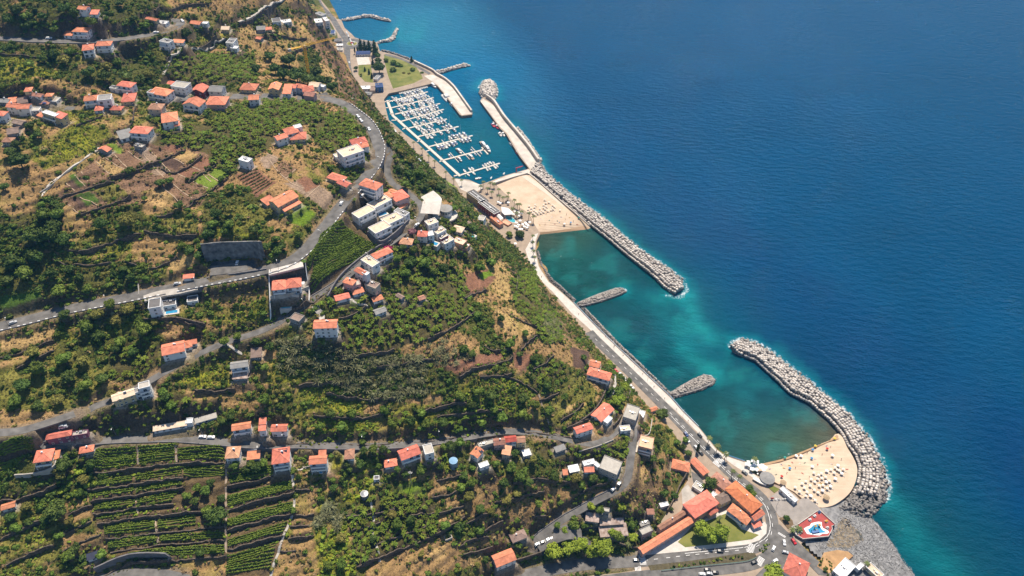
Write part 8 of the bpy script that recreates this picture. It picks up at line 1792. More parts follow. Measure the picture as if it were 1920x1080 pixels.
for i,(a,b_)in enumerate(PIERS):
 last=i==8
 p0,p1=P(*a,.5),P(*b_,.5);L_=np.hypot(*(p1-p0)[:2]);sp_=4.3 if i<7 else(6.6 if i==7 else 3.2);n_=int((L_-8)/sp_)
 fl_=[]if last else[(6+(j+.5)*sp_*2,s,7 if i<7 else 11)for j in range(n_//2)for s in(1,-1)]
 p0,p1,d,nrm,L_=pontoon(a,b_,2.2,'%s finger pier of the marina counting from the lawn'%(ORD[i]if i else 'first'),fl_)
 for side,sn in((1,'far'),(-1,'near')):
  c_=0
  for j in range(n_):
   rr_=random.Random(i*1000+j*7+side)
   if rr_.random()>OCC[i]+(.25 if j>n_-4 else 0):continue
   kd_=rr_.choice(bk)if not last else 'small_boat'
   if i==7:kd_=rr_.choice(['yacht','yacht','motor_boat'])
   if i==6 and rr_.random()<.35:kd_='motor_boat'
   Lb={'motor_boat':9,'sailing_boat':10,'small_boat':6,'yacht':17}[kd_];s=rr_.uniform(.76,1.06)*(1.15 if i in(6,)else 1.0)*(.8 if i==7 else 1)
   c=p0[:2]+d*(6+(j+.5)*sp_)+nrm*side*(1.6+Lb*s/2);yaw=math.atan2(nrm[1]*side,nrm[0]*side)+(math.pi if rr_.random()<.45 else 0)+rr_.uniform(-.04,.04)
   c_+=1
   nm_={'motor_boat':'white motor boat','sailing_boat':'white sailing yacht','small_boat':'small white open boat','yacht':'large white motor yacht'}[kd_]
   boat(kd_,c,yaw,'%s, %s from the spine, %s side of the %s pier'%(nm_,ORD[c_-1]if c_>1 else 'first',sn,ORD[i]if i else 'first'),'boats in the marina',s)
pe=P(862,322,0)
# boats along the lawn quay
q0,q1=P(744,174,0),P(806,159.5,0);dd=(q1-q0)[:2];Lq=np.hypot(*dd);dd/=Lq;nq=np.array([dd[1],-dd[0]])
for k in range(18):
 c=q0[:2]+dd*(2+k*(Lq-6)/18)+nq*3.6;boat('small_boat',c,math.atan2(nq[1],nq[0]),'%s small white boat moored under the lawn quay from the left'%(ORD[k]if k else 'first'),'boats under the lawn quay',1.0)
def boat_px(kind,px,py,ang,label,group,s=1.0):
 p=P(px,py,.6);boat(kind,p,basis_at(p,ang),label,group,s)
boat_px('yacht',812,161,-38,'white motor yacht at the corner of lawn quay and northern mole','boats along the moles',.9)
boat_px('catamaran',838,184,-52,'large white catamaran along the northern mole','boats along the moles',1.25);boat_px('fishing_boat',848,198,-50,'white workboat behind the catamaran on the northern mole','boats along the moles',.95)
for k,(x,y,kd_,la)in enumerate([(926,230,'small_boat','white dinghy at the top of the southern mole'),(925,236,'blue_fishing_boat','red decked fishing boat on the southern mole'),(932,239,'blue_fishing_boat','blue fishing boat beside the red decked one'),(938,253,'fishing_boat','white fishing boat, outer of the big pair on the southern mole'),(944,253,'fishing_boat','white fishing boat, inner of the big pair on the southern mole'),(958,271,'motor_boat','red and white launch alone on the southern mole'),(966,281,'small_boat','dark small boat on the southern mole'),(970,288,'blue_fishing_boat','blue boat near the end of the southern mole'),(977,296,'motor_boat','white launch near the end of the southern mole'),(984,306,'small_boat','little white boat last on the southern mole'),(991,312,'small_boat','little white boat in the inner marina corner')]):boat_px(kd_,x,y,-58,la,'boats along the moles',.85)
boat_px('small_boat',945,325,60,'tiny white tender near the slipway wall','boats along the moles',.7);boat_px('small_boat',921,333,60,'tiny white tender beside the slipway','boats along the moles',.7);boat_px('small_boat',897,334.5,8,'long pale dinghy at the slipway mouth','boats along the moles',1.2)
# yachts at the T head of the eighth pier
pontoon((903,276),(915,289),1.6,'cross piece at the outer end of the eighth finger pier',[])
for x,y,la in[(907,273,'big white motor yacht outermost on the eighth pier'),(914,280,'second white yacht at the cross piece of the eighth pier')]:boat_px('yacht',x,y,-50,la,'boats in the marina',.95)
t=empty('harbour_crane',tuple(P(968,322,QZ)),0,'small red crane on the inner end of the marina mole','crane');b=MB();b.cyl((0,0,0),(0,0,5),.6,.5,8);b.obj('column',M['redpaint'],t);b=MB();b.box((3,1,5.2),(8,.7,.7),.35,ry=-.15);b.obj('jib',M['redpaint'],t)

# ================================================================== TOWER CRANE, TANKS, POSTS
M['yellow']=mat('crane_yellow',(.75,.40,.03),.5,.15,.8)
pc_=np.array(G(581,152));t=empty('tower_crane',tuple(pc_),basis_at(pc_+np.array([0,0,25]),14),'yellow orange tower crane standing behind the village street','tower crane')
Hc=30
b=MB()
for sx in(-1,1):
 for sy in(-1,1):b.box((sx*.75,sy*.75,Hc/2-1),(.3,.3,Hc+2))
for k in range(12):
 z=k*Hc/12+1.2
 for sy in(-1,1):b.box((0,sy*.75,z),(2.0,.16,.16),ry=.8*(1 if k%2 else-1));b.box((sy*.75,0,z),(.16,2.0,.16),rx=.8*(1 if k%2 else-1))
b.obj('mast',M['yellow'],t)
b=MB()
for y,z in((-.55,0),(.55,0),(0,1.1)):b.box((12,y,Hc+z),(30,.22,.22))
for k in range(20):b.box((-2+k*1.5,0,Hc+.5),(1.4,.14,.14),ry=.75*(1 if k%2 else-1));b.box((-2+k*1.5,0,Hc),(.14,1.1,.14))
b.obj('jib',M['yellow'],t);b=MB()
for y in(-.55,.55):b.box((-8,y,Hc),(12,.25,.25))
b.box((-8,0,Hc+.1),(11,.9,.12));b.obj('counter_jib',M['yellow'],t);b=MB();b.box((-12.5,0,Hc-.6),(2.4,1.6,2.2));b.obj('counterweight',M['concrete'],t);b=MB();b.box((.9,1.2,Hc-1.2),(1.4,1.4,1.8));b.obj('cab',M['white_paint'],t)
def tank(px,py,r,h,topm,label):
 p=np.array(G(px,py,h));z=Hz(p[0],p[1]);p[2]=z
 t=empty('water_tank',tuple(p),0,label,'water tank');b=MB();b.cyl((0,0,-2),(0,0,h),r,r,28);b.obj('shell',M['retain']if topm!='tankblue' else M['tankside'],t)
 b=MB();b.cyl((0,0,h),(0,0,h+.25),r+.12,r+.12,28);b.cyl((0,0,h+.25),(0,0,h+.7),r,.3,28);b.obj('lid',M[topm],t);b=MB();b.box((r+.1,0,h/2),(.1,.5,h+1));b.obj('ladder',M['metal'],t)
M['tankblue']=mat('tank_blue',(.20,.36,.52),.6,.12,.8);M['tankside']=mat('tank_side',(.24,.29,.33),.7,.15,.8)
tank(850,864,2.5,4.2,'tankblue','round water tank with light blue top on the terrace');tank(683,926,2.1,3.2,'metal','round water tank with grey top at the head of a footpath')
def small_tank(px,py,wpx,dpx,ang,label):
 p=np.array(G(px,py,.6));yaw=basis_at(p,ang);W,D=span_m(p,yaw,wpx),span_m(p,yaw+1.57,dpx);t=empty('cistern',tuple(p),yaw,label,'cistern');b=MB()
 for s in(-1,1):b.box((0,s*D/2,-.4),(W+.5,.4,1.8));b.box((s*W/2,0,-.4),(.4,D-.4,1.79))
 b.obj('rim',M['concrete'],t);b=MB();b.box((0,0,-.6),(W-.4,D-.4,.8));b.obj('water',mat('cistern_water',(.02,.035,.02),.1,.2,1),t)
small_tank(840,1007,13,8,22,'square open cistern on the tan terraces');small_tank(578,871,20,8,14,'walled planting bed beside the L shaped roof house')
b=MB();b.cyl((0,0,0),(0,0,7.5),.11,.07,6);b.cyl((0,0,7.4),(1.5,0,7.7),.05,.05,5);LPOLE=b.mesh('pole');LPOLE.materials.append(M['metal'])
b=MB();b.box((1.7,0,7.68),(.8,.32,.16));LHEAD=b.mesh('lamp_head');LHEAD.materials.append(M['trim'])
def lamp(p,yaw,label,group):
 t=empty('street_lamp',tuple(p),yaw,label,'street lamp',group);link('pole',LPOLE,None,t);link('lamp_head',LHEAD,None,t)
def lamps(nme,i0,i1,step,side,what,group):
 a,nn=RD[nme];wd=ROADS[nme][0];c_=0
 for i in range(i0,i1,step):
  q=a[i,:2]+nn[i]*side*(wd/2+.8);v=-nn[i]*side
  lamp((q[0],q[1],a[i,2]-.2),math.atan2(v[1],v[0]),'%s street lamp %s'%(ORD[c_]if c_ else 'first',what),group);c_+=1
lamps('B',6,pxidx('B',560,480),14,sB,'along the main hill road from the left edge','lamps on the main hill road');lamps('B',pxidx('B',590,450),pxidx('B',640,194),12,sB,'round the big bend above the vine field','lamps on the big bend')
lamps('A',pxidx('A',220,825),pxidx('A',950,809),13,-sD,'on the uphill side of the lower road','lamps on the lower road');lamps('A',pxidx('A',780,420),pxidx('A',520,608),14,-sD,'on the uphill side of the inner lane','lamps on the inner lane')
nt_=main_c[:-2];kk_=0
for i in range(len(nt_)-6,30,-12):
 v=nt_[i+1]-nt_[i];v/=np.hypot(*v);nrm=np.array([-v[1],v[0]]);q=nt_[i]-nrm*6.2
 lamp((*q,TZ),math.atan2(nrm[1],nrm[0]),'%s street lamp along the esplanade from the north'%(ORD[kk_]if kk_ else 'first'),'lamps on the esplanade');kk_+=1
t=empty('power_pylon',tuple(np.array(G(771,905))),0,'grey power pole below the salmon roofed house','power pole');b=MB();b.box((0,0,5.5),(.45,.45,12),taper=.6);b.obj('pole',M['metal'],t);b=MB();b.box((0,0,10.6),(2.6,.15,.15));b.box((0,0,9.6),(1.8,.15,.15));b.obj('crossarm',M['metal'],t)

# ================================================================== CARS
b=MB()
prof=[(-2.1,.35),(-2.1,.85),(-1.9,.95),(1.0,.95),(2.0,.78),(2.1,.5),(2.1,.35)]
def extrude(b,prof,hw,m=0,top=None):
 n_=len(prof);vs=[(x,-hw*(1 if top is None else top[i]),z)for i,(x,z)in enumerate(prof)]+[(x,hw*(1 if top is None else top[i]),z)for i,(x,z)in enumerate(prof)]
 b.add(vs,[(i,(i+1)%n_,n_+(i+1)%n_,n_+i)for i in range(n_)]+[tuple(range(n_-1,-1,-1)),tuple(range(n_,2*n_))],m)
extrude(b,prof,.88);extrude(b,[(-1.95,.93),(-1.55,1.42),(.1,1.46),(.95,.93)],.8,0,[1,.82,.82,1]);CARB=b.mesh('body')
b=MB();extrude(b,[(-1.80,1.0),(-1.5,1.36),(.08,1.39),(.75,1.0)],.815,0,[1,.86,.86,1]);b.add([(.16,-.62,1.40),(.86,-.74,1.0),(.86,.74,1.0),(.16,.62,1.40)],[(0,1,2,3)]);b.add([(-1.62,-.62,1.38),(-1.94,-.72,1.0),(-1.94,.72,1.0),(-1.62,.62,1.38)],[(3,2,1,0)]);CARG=b.mesh('windows');CARG.materials.append(M['tint'])
b=MB();b.cyl((0,-.1,0),(0,.1,0),.32,.32,12);WHEEL=b.mesh('wheel');WHEEL.materials.append(mat('tyre',(.02,.02,.02),.8,.2,1))
CARC={'white':(.78,.78,.77),'black':(.02,.02,.022),'red':(.55,.02,.025),'silver':(.45,.46,.47),'blue':(.03,.07,.22),'grey':(.13,.135,.14)}
CARM={}
for k,c in CARC.items():
 M['car_'+k]=mat('car_paint_'+k,c,.25,.03,1,spec=.5);me=CARB.copy();me.name='body';me.materials.append(M['car_'+k]);CARM[k]=me
def car(px,py,ang,col,label,group=None,s=1.0):
 z=flat_at(px,py);p=P(px,py,(z+.1 if z is not None else 0))if z is not None else None
 if p is None:
  p=np.array(G(px,py,.15));p[2]=Hz(p[0],p[1])+.16
 t=empty('parked_car',tuple(p),basis_at(p,ang),label,'car',group);t.scale=(s,s,s)
 link('body',CARM[col],None,t);link('windows',CARG,None,t)
 for sx in(-1.3,1.3):
  for sy in(-.8,.8):w_=link('wheel',WHEEL,None,t);w_.location=(sx,sy,.32)
for x,y,a_,c_,la in[(1036,1010,20,'black','black car beside two pale ones in the lower car park'),(1029,1012,28,'white','white van like car in the middle of the lower car park'),(1039,1008,35,'silver','silver car right of the white one in the lower car park'),(1008,1021,28,'silver','silver car alone at the left end of the lower car park'),(1019,1017,20,'black','dark car in the shade of the lower car park'),(1075,1002,-6,'red','red car at the right end of the lower car park'),
(1151,917,38,'white','white car parked on the hairpin side road'),(1161,907,55,'grey','grey car above the white one on the hairpin side road'),(1193,1051,0,'black','black car waiting at the zebra crossing on the bottom road'),(1350,1034,-4,'black','black car on the road below the town lawn'),
(1488,1016,-55,'red','red car driving beside the red terrace'),(1450,1029,65,'white','white car on the inner curve of the junction'),(1470,1018,-80,'white','white van at the middle of the junction'),(1472,1036,-10,'silver','silver motorbike sized car in the junction'),(1453,1052,30,'white','white car below the junction island'),(1446,1058,40,'black','dark car behind the white one below the junction island'),(1414,1055,20,'black','dark car before the lower zebra crossing'),
(1326,1069,0,'black','black car at the bottom edge, left of three'),(1341,1074,0,'black','black car at the bottom edge, right of three'),(1316,1077,0,'white','white car cut by the bottom edge'),(1330,1076,0,'silver','silver car cut by the bottom edge'),
(1289,826,-50,'white','white car on the car park beside the esplanade road'),(1286,815,-50,'blue','dark blue car above the white one on the esplanade road'),(1305,840,-50,'white','white car in front of the cypress'),(1314,850,-45,'black','dark car right of the cypress'),(1312,817,-50,'black','black car driving on the esplanade road'),(1349,855,-45,'grey','grey car far side of the esplanade road'),(1396,887,-35,'grey','grey car beside the second beach bar'),
(1155,696,-42,'red','red car first in the row of parked cars on the esplanade'),(1258,796,-50,'white','white car parked near the grey yard on the esplanade'),(1252,789,-50,'blue','blue car parked under the dark tree on the esplanade'),
(640,382,62,'white','white car driving on the main road beside the red villa'),(679,368,62,'white','white car in the car park of the apartment house'),(445,494,75,'white','white car alone on the gravel parking place'),(333,533,10,'silver','silver truck like car beside the roadside kiosk'),(25,606,20,'silver','silver car on the main hill road near the left edge'),
(293,62,10,'white','white car on the top road before the hairpin'),(342,40,-40,'white','white car on the hairpin of the top road'),(380,820,4,'white','left white car of two parked on the lower road'),(396,821,4,'white','right white car of two parked on the lower road'),(119,802,14,'white','white car parked above the purple walled house'),(118,800,14,'silver','silver car beside the purple walled house'),
(677,227,-40,'white','first white car round the inside of the big bend'),(671,219,-38,'white','second white car round the inside of the big bend'),(692,243,-55,'white','third white car round the inside of the big bend'),(782,423,38,'white','white car at the lane corner by the spur'),(748,458,-14,'red','red car in the yard of the orange hipped house'),
(86,196,0,'blue','blue car parked in the village lane'),(170,196,-6,'white','white car left of the long white house'),(352,172,-50,'white','white car on the paved yard of the village'),(345,66,4,'white','white car parked below the top road houses'),(92,73,4,'white','white car stopped on the top road at left'),
(655,118,-80,'white','white car on the coast road below the cliff'),(658,140,-75,'black','black car on the coast road below the cliff'),(668,168,-60,'silver','silver car on the coast road near the marina'),(663,80,0,'white','white car leaving the far roundabout')]:
 car(x,y,a_,c_,la)
for k in range(7):
 car(1161+k*3.9,702+k*4.5,22,'white' if k!=4 else 'silver','%s %s car in the row parked on the esplanade behind the red one'%(ORD[k]if k else 'first','white' if k!=4 else 'silver'),'cars parked in a row on the esplanade')
for k in range(9):car(733+k*7.5+(k%2),233+k*9.2-(2 if k%3 else 0)+6,-50,['white','white','silver','black','white','red','white','silver','white'][k],'%s car parked behind the marina promenade from the cliff'%(ORD[k]if k else 'first'),'cars parked behind the marina promenade')
for k in range(8):car(650+k*1.6,62+k*3.2,-60,['white','silver','white','black','white','white','red','white'][k],'%s car parked along the far cove road from the north'%(ORD[k]if k else 'first'),'cars parked along the far cove')

# ================================================================== BEACH LIFE
b=MB();b.cyl((0,0,0),(0,0,2.4),.045,.045,6);UPOLE=b.mesh('pole');UPOLE.materials.append(M['alu'])
def canopy(r,h,m,n_=10):
 b=MB();top=(0,0,h);ring=[(math.cos(2*math.pi*k/n_)*r,math.sin(2*math.pi*k/n_)*r,h-.55)for k in range(n_)];low=[(x,y,z-.18)for x,y,z in ring]
 b.add([top]+ring+low,[(0,1+k,1+(k+1)%n_)for k in range(n_)]+[(1+k,1+n_+k,1+n_+(k+1)%n_,1+(k+1)%n_)for k in range(n_)]);me=b.mesh('canopy');me.materials.append(m);return me
M['cream_cloth']=mat('cream_cloth',(.80,.72,.60),.8,.08,1);M['white_cloth']=mat('white_cloth',(.82,.80,.77),.8,.06,1);M['straw_cloth']=mat('thatch',(.36,.26,.16),.95,.3,2)
UC={'cream':canopy(.98,2.2,M['cream_cloth']),'white':canopy(1.15,2.3,M['white_cloth']),'thatch':canopy(2.2,2.9,M['straw_cloth']),'big':canopy(1.75,2.9,M['white_cloth'],4)}
for nm_,c in(('bluec',(.10,.30,.55)),('redc',(.60,.07,.05)),('yellowc',(.70,.52,.08)),('greenc',(.05,.30,.25))):M[nm_]=mat('beach_'+nm_,c,.8,.1,1);UC[nm_]=canopy(1.0,2.1,M[nm_])
def beach_z(px,py,which):
 return(4.55 if which==1 else 3.2)
def parasol(p,kind,label,group):
 t=empty('parasol',tuple(p),RNG.uniform(0,1),label,'parasol',group);link('pole',UPOLE,None,t);link('canopy',UC[kind],None,t)
b=MB();b.box((0,0,.28),(1.9,.62,.09));b.box((.85,0,.5),(.62,.62,.08),ry=-.7)
for sx in(-.7,.7):
 for sy in(-.25,.25):b.box((sx,sy,.13),(.06,.06,.27))
LNG=b.mesh('sun_lounger');LNG.materials.append(M['pale_paving'])
def lounger(p,yaw,label,group):tag(link('sun_lounger',LNG,None,None,tuple(p)),label,'sun lounger',group).rotation_euler=(0,0,yaw)
def sand_at(px,py,objs):
 from mathutils import Vector as Vv
 d=Vv(ray(px,py));best=None
 for o in objs:
  ok_,loc,nrm,_=o.ray_cast(Vv(CAM),d.normalized())
  if ok_ and(best is None or loc.z>best[2]):best=np.array(loc)
 return best if best is not None else P(px,py,3)
bpy.context.view_layer.update()
SANDS=[o for o in S.objects if o.name.split('.')[0]in('beach','wet_sand','beach_track')]
U1=[(992,388),(1003,386),(1002,390),(996,392),(1019,386),(1023,382),(1029,381),(1021,376),(990,394),(996,397),(1001,396),(1019,391),(1024,389),(1036,386),(1034,391),(1039,389),(1033,395),(1022,394),(1012,393),(999,401),(1005,399),(1010,398),(1015,397),(1027,397),(990,400),(1003,404),(1008,402),(1014,401),(1019,399),(1037,394)]
U1=sorted(U1,key=lambda q:(q[1],q[0]))
for k,(x,y)in enumerate(U1):
 p=sand_at(x,y,SANDS);parasol(p,'cream','%s cream parasol on the first beach counting from the far end'%(ORD[k]if k else 'first'),'cream parasols of the first beach');lounger(p+np.array([1.0,-.9,0]),-.9,'%s sun lounger on the first beach counting from the far end'%(ORD[k]if k else 'first'),'loungers of the first beach')
r0_,r1_=(1491,914),(1571,872)
U2=[(1570,875),(1565,879),(1557,883),(1569,883),(1563,889),(1565,900),(1573,885),(1549,885),(1539,890),(1534,893),(1547,897),(1540,899),(1554,904),(1548,906),(1556,914),(1550,918),(1542,912),(1535,913),(1541,922),(1532,900),(1527,906),(1533,926),(1520,901),(1510,905),(1503,909),(1512,925),(1507,917),(1498,924),(1490,916),(1519,932),(1525,889),(1518,913),(1510,932),(1526,921),(1527,940),(1577,890),(1580,882)]
U2=sorted(U2,key=lambda q:(q[1],q[0]))
for k,(x,y)in enumerate(U2):
 p=sand_at(x,y,SANDS);parasol(p,'cream' if k%5 else 'white','%s pale parasol on the second beach counting from the water'%(ORD[k]if k else 'first'),'pale parasols of the second beach');lounger(p+np.array([1.1,-1.0,0]),-.8,'%s sun lounger on the second beach counting from the water'%(ORD[k]if k else 'first'),'loungers of the second beach');
for k,(x,y,c_,la)in enumerate([(1564,824,'yellowc','yellow parasol at the water end of the second beach'),(1523,845,'bluec','pale blue parasol nearest the water of the second beach'),(1528,838,'yellowc','second yellow parasol near the water of the second beach'),(1492,857,'white','white tent parasol beside the water of the second beach'),(1501,857,'white','second white tent parasol beside the water'),(1471,860,'greenc','turquoise parasol at the left of the second beach'),(1521,861,'bluec','blue parasol in the middle of the second beach'),(1480,880,'bluec','blue parasol near the second beach bar'),(1522,877,'white','white parasol alone in the middle of the second beach'),(1560,856,'white','white parasol near the curved breakwater'),(1465,895,'redc','red parasol left on the second beach'),(1550,843,'redc','red parasol near the upper right of the second beach'),(1085,410,'greenc','turquoise parasol near the first bay'),(1070,419,'bluec','blue parasol near the water of the first beach'),(1058,422,'white','white tent on the first beach near the water'),(1050,396,'cream','single parasol right of the parasol rows on the first beach')]):parasol(sand_at(x,y,SANDS),c_,la,None)
for k,(x,y,la)in enumerate([(1548,936,'thatched parasol on the second beach'),(1467,908,'large thatched parasol at the second beach bar')]):parasol(sand_at(x,y,SANDS),'thatch',la,None)
for k,(x,y)in enumerate(sorted([(1402,870),(1410,868),(1399,874),(1406,877),(1413,875),(1418,869),(1421,876),(1412,882),(1408,883),(1417,884),(1425,880),(1430,884),(1428,876),(1434,880)])):parasol(P(x,y,TZ+.06),'big','%s square white parasol of the second beach bar from the left'%(ORD[k]if k else 'first'),'square parasols of the second beach bar')
for k,(x,y)in enumerate(sorted([(965,400),(972,402),(963,405),(973,408),(978,404),(975,417),(985,421),(993,420),(966,427),(980,424),(983,428),(987,424),(974,433),(970,429),(978,433),(988,430),(968,421),(990,426),(972,425),(934,382),(938,384),(953,383)])):parasol(P(x,y,TZ+.06),'big','%s square white parasol of the beach hotel garden from the left'%(ORD[k]if k else 'first'),'square parasols of the beach hotel')
for k,(x,y,la)in enumerate([(966,460,'white garden parasol below the hotel garden'),(750,419,'white parasol on the terrace of the lower row house'),(568,536,'white parasol in the garden of the joined white houses')]):
 p=P(x,y,TZ)if k==0 else np.array(G(x,y,1));parasol(p,'big',la,None)
# towels, bathers
TW={}
for c_ in('bluec','redc','yellowc','greenc','white_cloth'):
 b=MB();b.box((0,0,.03),(1.9,.95,.05));me=b.mesh('towel');me.materials.append(M[c_]);TW[c_]=me
def human_mesh(lying):
 me=bpy.data.meshes.new('person');bm=bmesh.new();sk=bm.verts.layers.skin.verify()
 J=[((0,0,.95),.15),((0,0,1.2),.15),((0,0,1.45),.16),((0,0,1.56),.065),((0,0,1.70),.11),((.1,0,.9),.1),((.11,.02,.5),.075),((.11,0,.08),.05),((.11,.12,.04),.045),((-.1,0,.9),.1),((-.11,.02,.5),.075),((-.11,0,.08),.05),((-.11,.12,.04),.045),((.2,0,1.42),.06),((.27,0,1.14),.045),((.28,.05,.88),.035),((-.2,0,1.42),.06),((-.27,0,1.14),.045),((-.28,.05,.88),.035)]
 vs=[bm.verts.new(p)for p,r in J]
 for v,(p,r)in zip(vs,J):v[sk].radius=(r,r)
 vs[0][sk].use_root=True
 for a,c in[(0,1),(1,2),(2,3),(3,4),(0,5),(5,6),(6,7),(7,8),(0,9),(9,10),(10,11),(11,12),(2,13),(13,14),(14,15),(2,16),(16,17),(17,18)]:bm.edges.new((vs[a],vs[c]))
 bm.to_mesh(me);bm.free();o=bpy.data.objects.new('person',me);COL.objects.link(o);o.modifiers.new('skin','SKIN');dg=bpy.context.evaluated_depsgraph_get();m2=bpy.data.meshes.new_from_object(o.evaluated_get(dg));bpy.data.objects.remove(o)
 if lying:m2.transform(Matrix.Translation((0,0,.16))@Matrix.Rotation(math.pi/2,4,'X')@Matrix.Translation((0,0,-.9)))
 me_=m2;me_.name='person';return me_
SKIN=mat('skin',(.36,.20,.13),.6,.1,2,rnd=.15);PST,PLY=human_mesh(False),human_mesh(True)
b=MB();b.cyl((0,0,.8),(0,0,1.02),.19,.18,10);SHORT=b.mesh('swimwear')
for me_ in(PST,PLY):me_.materials.clear();me_.materials.append(SKIN)
SW=[]
for c_ in('bluec','redc','greenc','car_black'):
 me_=SHORT.copy();me_.name='swimwear';me_.materials.append(M[c_]);SW.append(me_)
pts_=[(1466,872),(1486,868),(1513,850),(1509,868),(1528,861),(1541,853),(1533,872),(1480,873),(1491,878),(1500,870),(1550,836),(1557,838),(1470,878),(1455,890),(1475,888),(1443,880),(1505,888),(1517,895),(1499,899),(1560,871),(1577,862),(1588,880),(1539,906),(1024,402),(1035,407),(1052,407),(1062,403),(1068,408),(1045,414),(1022,422),(1049,417),(1040,420),(1075,416),(1030,413),(1014,411),(1060,412),(1082,421),(1012,422)]
tc=['bluec','redc','yellowc','greenc','white_cloth']
for k,(x,y)in enumerate(pts_):
 w_='second' if x>1300 else 'first';n_=k if w_=='second' else k-23
 p=sand_at(x,y,SANDS);yw=RNG.uniform(0,6.28)
 if k%3!=2:
  tag(link('beach_towel',TW[tc[k%5]],None,None,tuple(p)),'%s beach towel spread on the %s beach, row by row'%(ORD[n_]if n_ else 'first',w_),'towel','towels on the %s beach'%w_).rotation_euler=(0,0,yw)
  t=tag(link('person',PLY,None,None,tuple(p+np.array([0,0,.05]))),'sunbather in swimwear lying on the %s towel of the %s beach'%(ORD[n_]if n_ else 'first',w_),'person','people on the %s beach'%w_);t.rotation_euler=(0,0,yw+1.57)
 else:
  t=tag(link('person',PST,None,None,tuple(p)),'bather in swimwear standing, %s person on the %s beach'%(ORD[n_]if n_ else 'first',w_),'person','people on the %s beach'%w_);t.rotation_euler=(0,0,yw);link('swimwear',SW[k%4],None,t)
for k,(x,y)in enumerate([(1112,606),(1135,632),(1152,650),(1168,668),(1190,688),(1205,702),(1226,726),(1246,748),(1268,768),(1290,790),(1311,812),(1330,835),(1041,556),(1015,520),(1085,590)]):
 t=tag(link('person',PST,None,None,tuple(P(x,y,TZ+.06))),'%s walker on the pale promenade counting from the hotel end'%(ORD[k]if k else 'first'),'person','walkers on the promenade');t.rotation_euler=(0,0,RNG.uniform(0,6.28));link('swimwear',SW[k%4],None,t)

# ================================================================== HOTEL SAILS, RED TERRACE, LETTERS
def sail(pts,label,name='sail_canopy',m='white_cloth'):
 c=P(*pts[0],TZ);ps=[P(x,y,TZ+h)-c for(x,y),h in zip(pts,[4,5.2,3.6,4.8,4,4.6][:len(pts)])]
 t=empty(name,tuple(c),0,label,'canopy');ctr=sum(ps)/len(ps)+np.array([0,0,1.6]);n_=len(ps);b=MB();b.add([ctr]+ps,[(0,1+k,1+(k+1)%n_)for k in range(n_)]+[(0,1+(k+1)%n_,1+k)for k in range(n_)][:0])
 b.add([q-np.array([0,0,.06])for q in[ctr]+ps],[(0,1+(k+1)%n_,1+k)for k in range(n_)]);b.obj('cloth',M[m],t);b=MB()
 for q in ps:b.cyl((q[0],q[1],0),tuple(q),.12,.1,6)
 q=b.obj('mast',M['alu'],t);q['kind']='stuff'
sail([(940,388),(952,390),(961,397),(961,402),(946,403),(941,398)],'big white sail canopy beside the hotel pool');sail([(928,402),(936,401),(944,409),(938,412)],'white canopy between hotel wing and orange terrace');sail([(876,360),(888,357),(891,361),(880,364)],'white canopy at the marina end of the beach hotel')
rt=[(1484,988),(1497,983),(1530,960),(1536,957),(1566,984),(1559,987),(1560,993),(1553,1006),(1505,1011),(1492,1003)]
cT=P(1520,985,8.0);t=empty('red_terrace',(cT[0],cT[1],0),0,'red play terrace with a white splash pad beside the plaza','terrace')
M['redpave']=mat('red_rubber',(.36,.07,.06),.85,.15,.3);M['darkwall']=mat('dark_terrace_wall',(.085,.09,.105),.85,.25,.5)
ring=[tuple(P(x,y,6.5)[:2]-cT[:2])for x,y in rt];b=MB();b.prism(ring,2.0,6.4);b.obj('wall',M['darkwall'],t);b=MB();b.prism(ring,6.4,6.55);b.obj('paving',M['redpave'],t)
b=MB();rr_=np.array(ring+ring[:1]);strip_wall(b,rr_,np.full(len(rr_),6.3),np.full(len(rr_),7.3),.35);b.obj('parapet',M['pale_paving'],t)
def blob(pts,z):return[tuple(P(x,y,z)[:2]-cT[:2])for x,y in pts]
b=MB();b.prism(blob([(1507,991),(1512,988),(1518,986),(1521,981),(1529,979),(1535,978),(1541,979),(1541,985),(1543,990),(1552,994),(1555,998),(1551,1001),(1542,1001),(1537,1004),(1525,1003),(1513,1001)],6.6),6.55,6.62);b.obj('pad_rim',M['white_paint'],t)
b=MB();b.prism(blob([(1515,993),(1521,989),(1526,984),(1536,982),(1538,989),(1542,994),(1550,998),(1540,999),(1526,1001),(1518,999)],6.6),6.62,6.68);b.obj('splash_pad',M['pool'],t)
b=MB()
for x,y,s in[(1527,990,1.2),(1536,986,1.0),(1531,995,.9),(1522,994,.8)]:q=P(x,y,7)-cT;b.cyl((q[0],q[1],6.68),(q[0],q[1],8.2*s),.35,.2,8);b.cyl((q[0],q[1],8.0*s),(q[0],q[1],8.2*s),.9,.9,10)
q=b.obj('water_toy',mat('toy_colour',(.40,.16,.08),.5,.6,.6,col2=(.6,.45,.1)),t);q['kind']='stuff'
b=MB();q=P(1529,997,7)-cT;b.box((q[0],q[1],7.1),(5,1.6,.8),.25);b.obj('slide',M['bluehull'],t)
b=MB();q=P(1495,993,7)-cT;b.cyl((q[0],q[1],6.5),(q[0],q[1],6.85),3.4,3.2,20);b.obj('planter',M['pale_paving'],t)
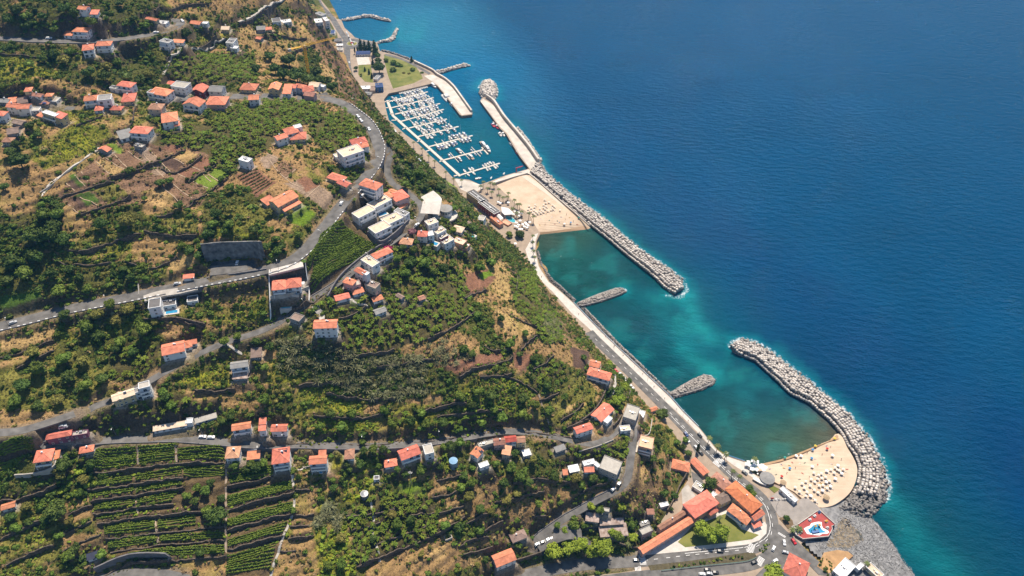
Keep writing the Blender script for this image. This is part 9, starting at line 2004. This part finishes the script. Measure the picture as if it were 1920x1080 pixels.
for k,(x,y,la)in enumerate([(1536,961,'dark play house on the red terrace corner'),(1518,975,'small white play figure on the red terrace'),(1549,978,'yellow spring rider on the red terrace'),(1527,968,'white bench shaped play block on the red terrace'),(1551,990,'round grey play drum on the red terrace')]):
 p=P(x,y,6.6);o_=empty('play_equipment',tuple(p),.5,la,'play equipment');b=MB();b.box((0,0,.5),(1.8,1.1,1.0));b.box((0,0,1.25),(1.3,.8,.5),taper=.5);b.obj('body',[M['car_blue'],M['white_paint'],M['yellow'],M['white_paint'],M['metal']][k],o_);b=MB();b.cyl((0,0,0),(0,0,.1),1.2,1.2,12);b.obj('base',M['concrete'],o_)
b=MB() # name letters on the plaza, too small in the photograph to be read: heart and eight white letters
pL=P(1450,937,TZ+.3);tL=empty('letter_sign',tuple(pL),basis_at(pL,0),'white standing letters with a red heart on the plaza','sign')
hb=MB();hb.cyl((-.6,0,1.3),(-.6,.45,1.3),.62,.62,12);hb.cyl((.5,0,1.3),(.5,.45,1.3),.62,.62,12);hb.add([(-1.15,0,1.1),(1.05,0,1.1),(-.05,0,-.05),(-1.15,.45,1.1),(1.05,.45,1.1),(-.05,.45,-.05)],[(0,2,1),(3,4,5),(0,3,5,2),(2,5,4,1),(1,4,3,0)]);hb.obj('heart',M['redpaint'],tL).location=(-1.0,0,.2)
def letter(ch,x):
 cu=bpy.data.curves.new('letter','FONT');cu.body=ch;cu.size=2.3;cu.extrude=.18;o=bpy.data.objects.new('letter',cu);COL.objects.link(o);dg=bpy.context.evaluated_depsgraph_get();me=bpy.data.meshes.new_from_object(o.evaluated_get(dg));bpy.data.objects.remove(o)
 me.name='letter';o2=link('letter',me,M['white_paint'],tL,(x,0,.1));o2.rotation_euler=(math.pi/2,0,0)
for k,ch in enumerate('CALHETA'):letter(ch,.6+k*1.65)
bm_=MB();pb_=P(1424,906,TZ)
t=empty('display_boat',tuple(P(1424,904,TZ+.4)),basis_at(P(1424,904,TZ),-30),'old white boat displayed on the promenade above the plaza','boat')
for nm,me,m in boat_proto('fishing_boat')[:2]:q=link(nm,me,None,t);q.scale=(.85,.85,.85)
t=empty('beach_bar_pavilion',tuple(P(1437,900,TZ)),0,'round grey roofed bar pavilion beside the second beach','pavilion');b=MB();b.cyl((0,0,0),(0,0,2.6),3.4,3.4,16);b.obj('wall',M['w_beige'],t);b=MB();b.cyl((0,0,2.6),(0,0,3.6),5.2,1.0,16);b.obj('roof',M['r_grey'],t)
# dark shaded seating tables of the bar
for k,(x,y)in enumerate([(1420,889),(1426,893),(1433,889),(1440,889),(1446,894),(1450,899),(1430,897)]):
 p=P(x,y,TZ+.06);o_=empty('cafe_table',tuple(p),.6*k,'%s dark table set of the second beach bar from the left'%(ORD[k]if k else 'first'),'table','tables of the second beach bar');b=MB();b.cyl((0,0,.7),(0,0,.76),.6,.6,12);b.cyl((0,0,0),(0,0,.7),.06,.06,6);b.obj('table',M['metal'],o_)
# ================================================================== AIR
hz=bpy.data.materials.new('haze');hz.use_nodes=True;hn=hz.node_tree;hn.nodes.clear()
ho=hn.nodes.new('ShaderNodeOutputMaterial');hv=hn.nodes.new('ShaderNodeVolumePrincipled');hv.inputs['Color'].default_value=(.13,.48,1.0,1);hv.inputs['Density'].default_value=.00007;hv.inputs['Anisotropy'].default_value=.2
hn.links.new(hv.outputs[0],ho.inputs['Volume'])
b=MB();b.box((0,5250,216),(18400,18000,460));tag(b.obj('haze',hz),'thin bluish sea haze lying over coast and water','haze',None,'stuff')
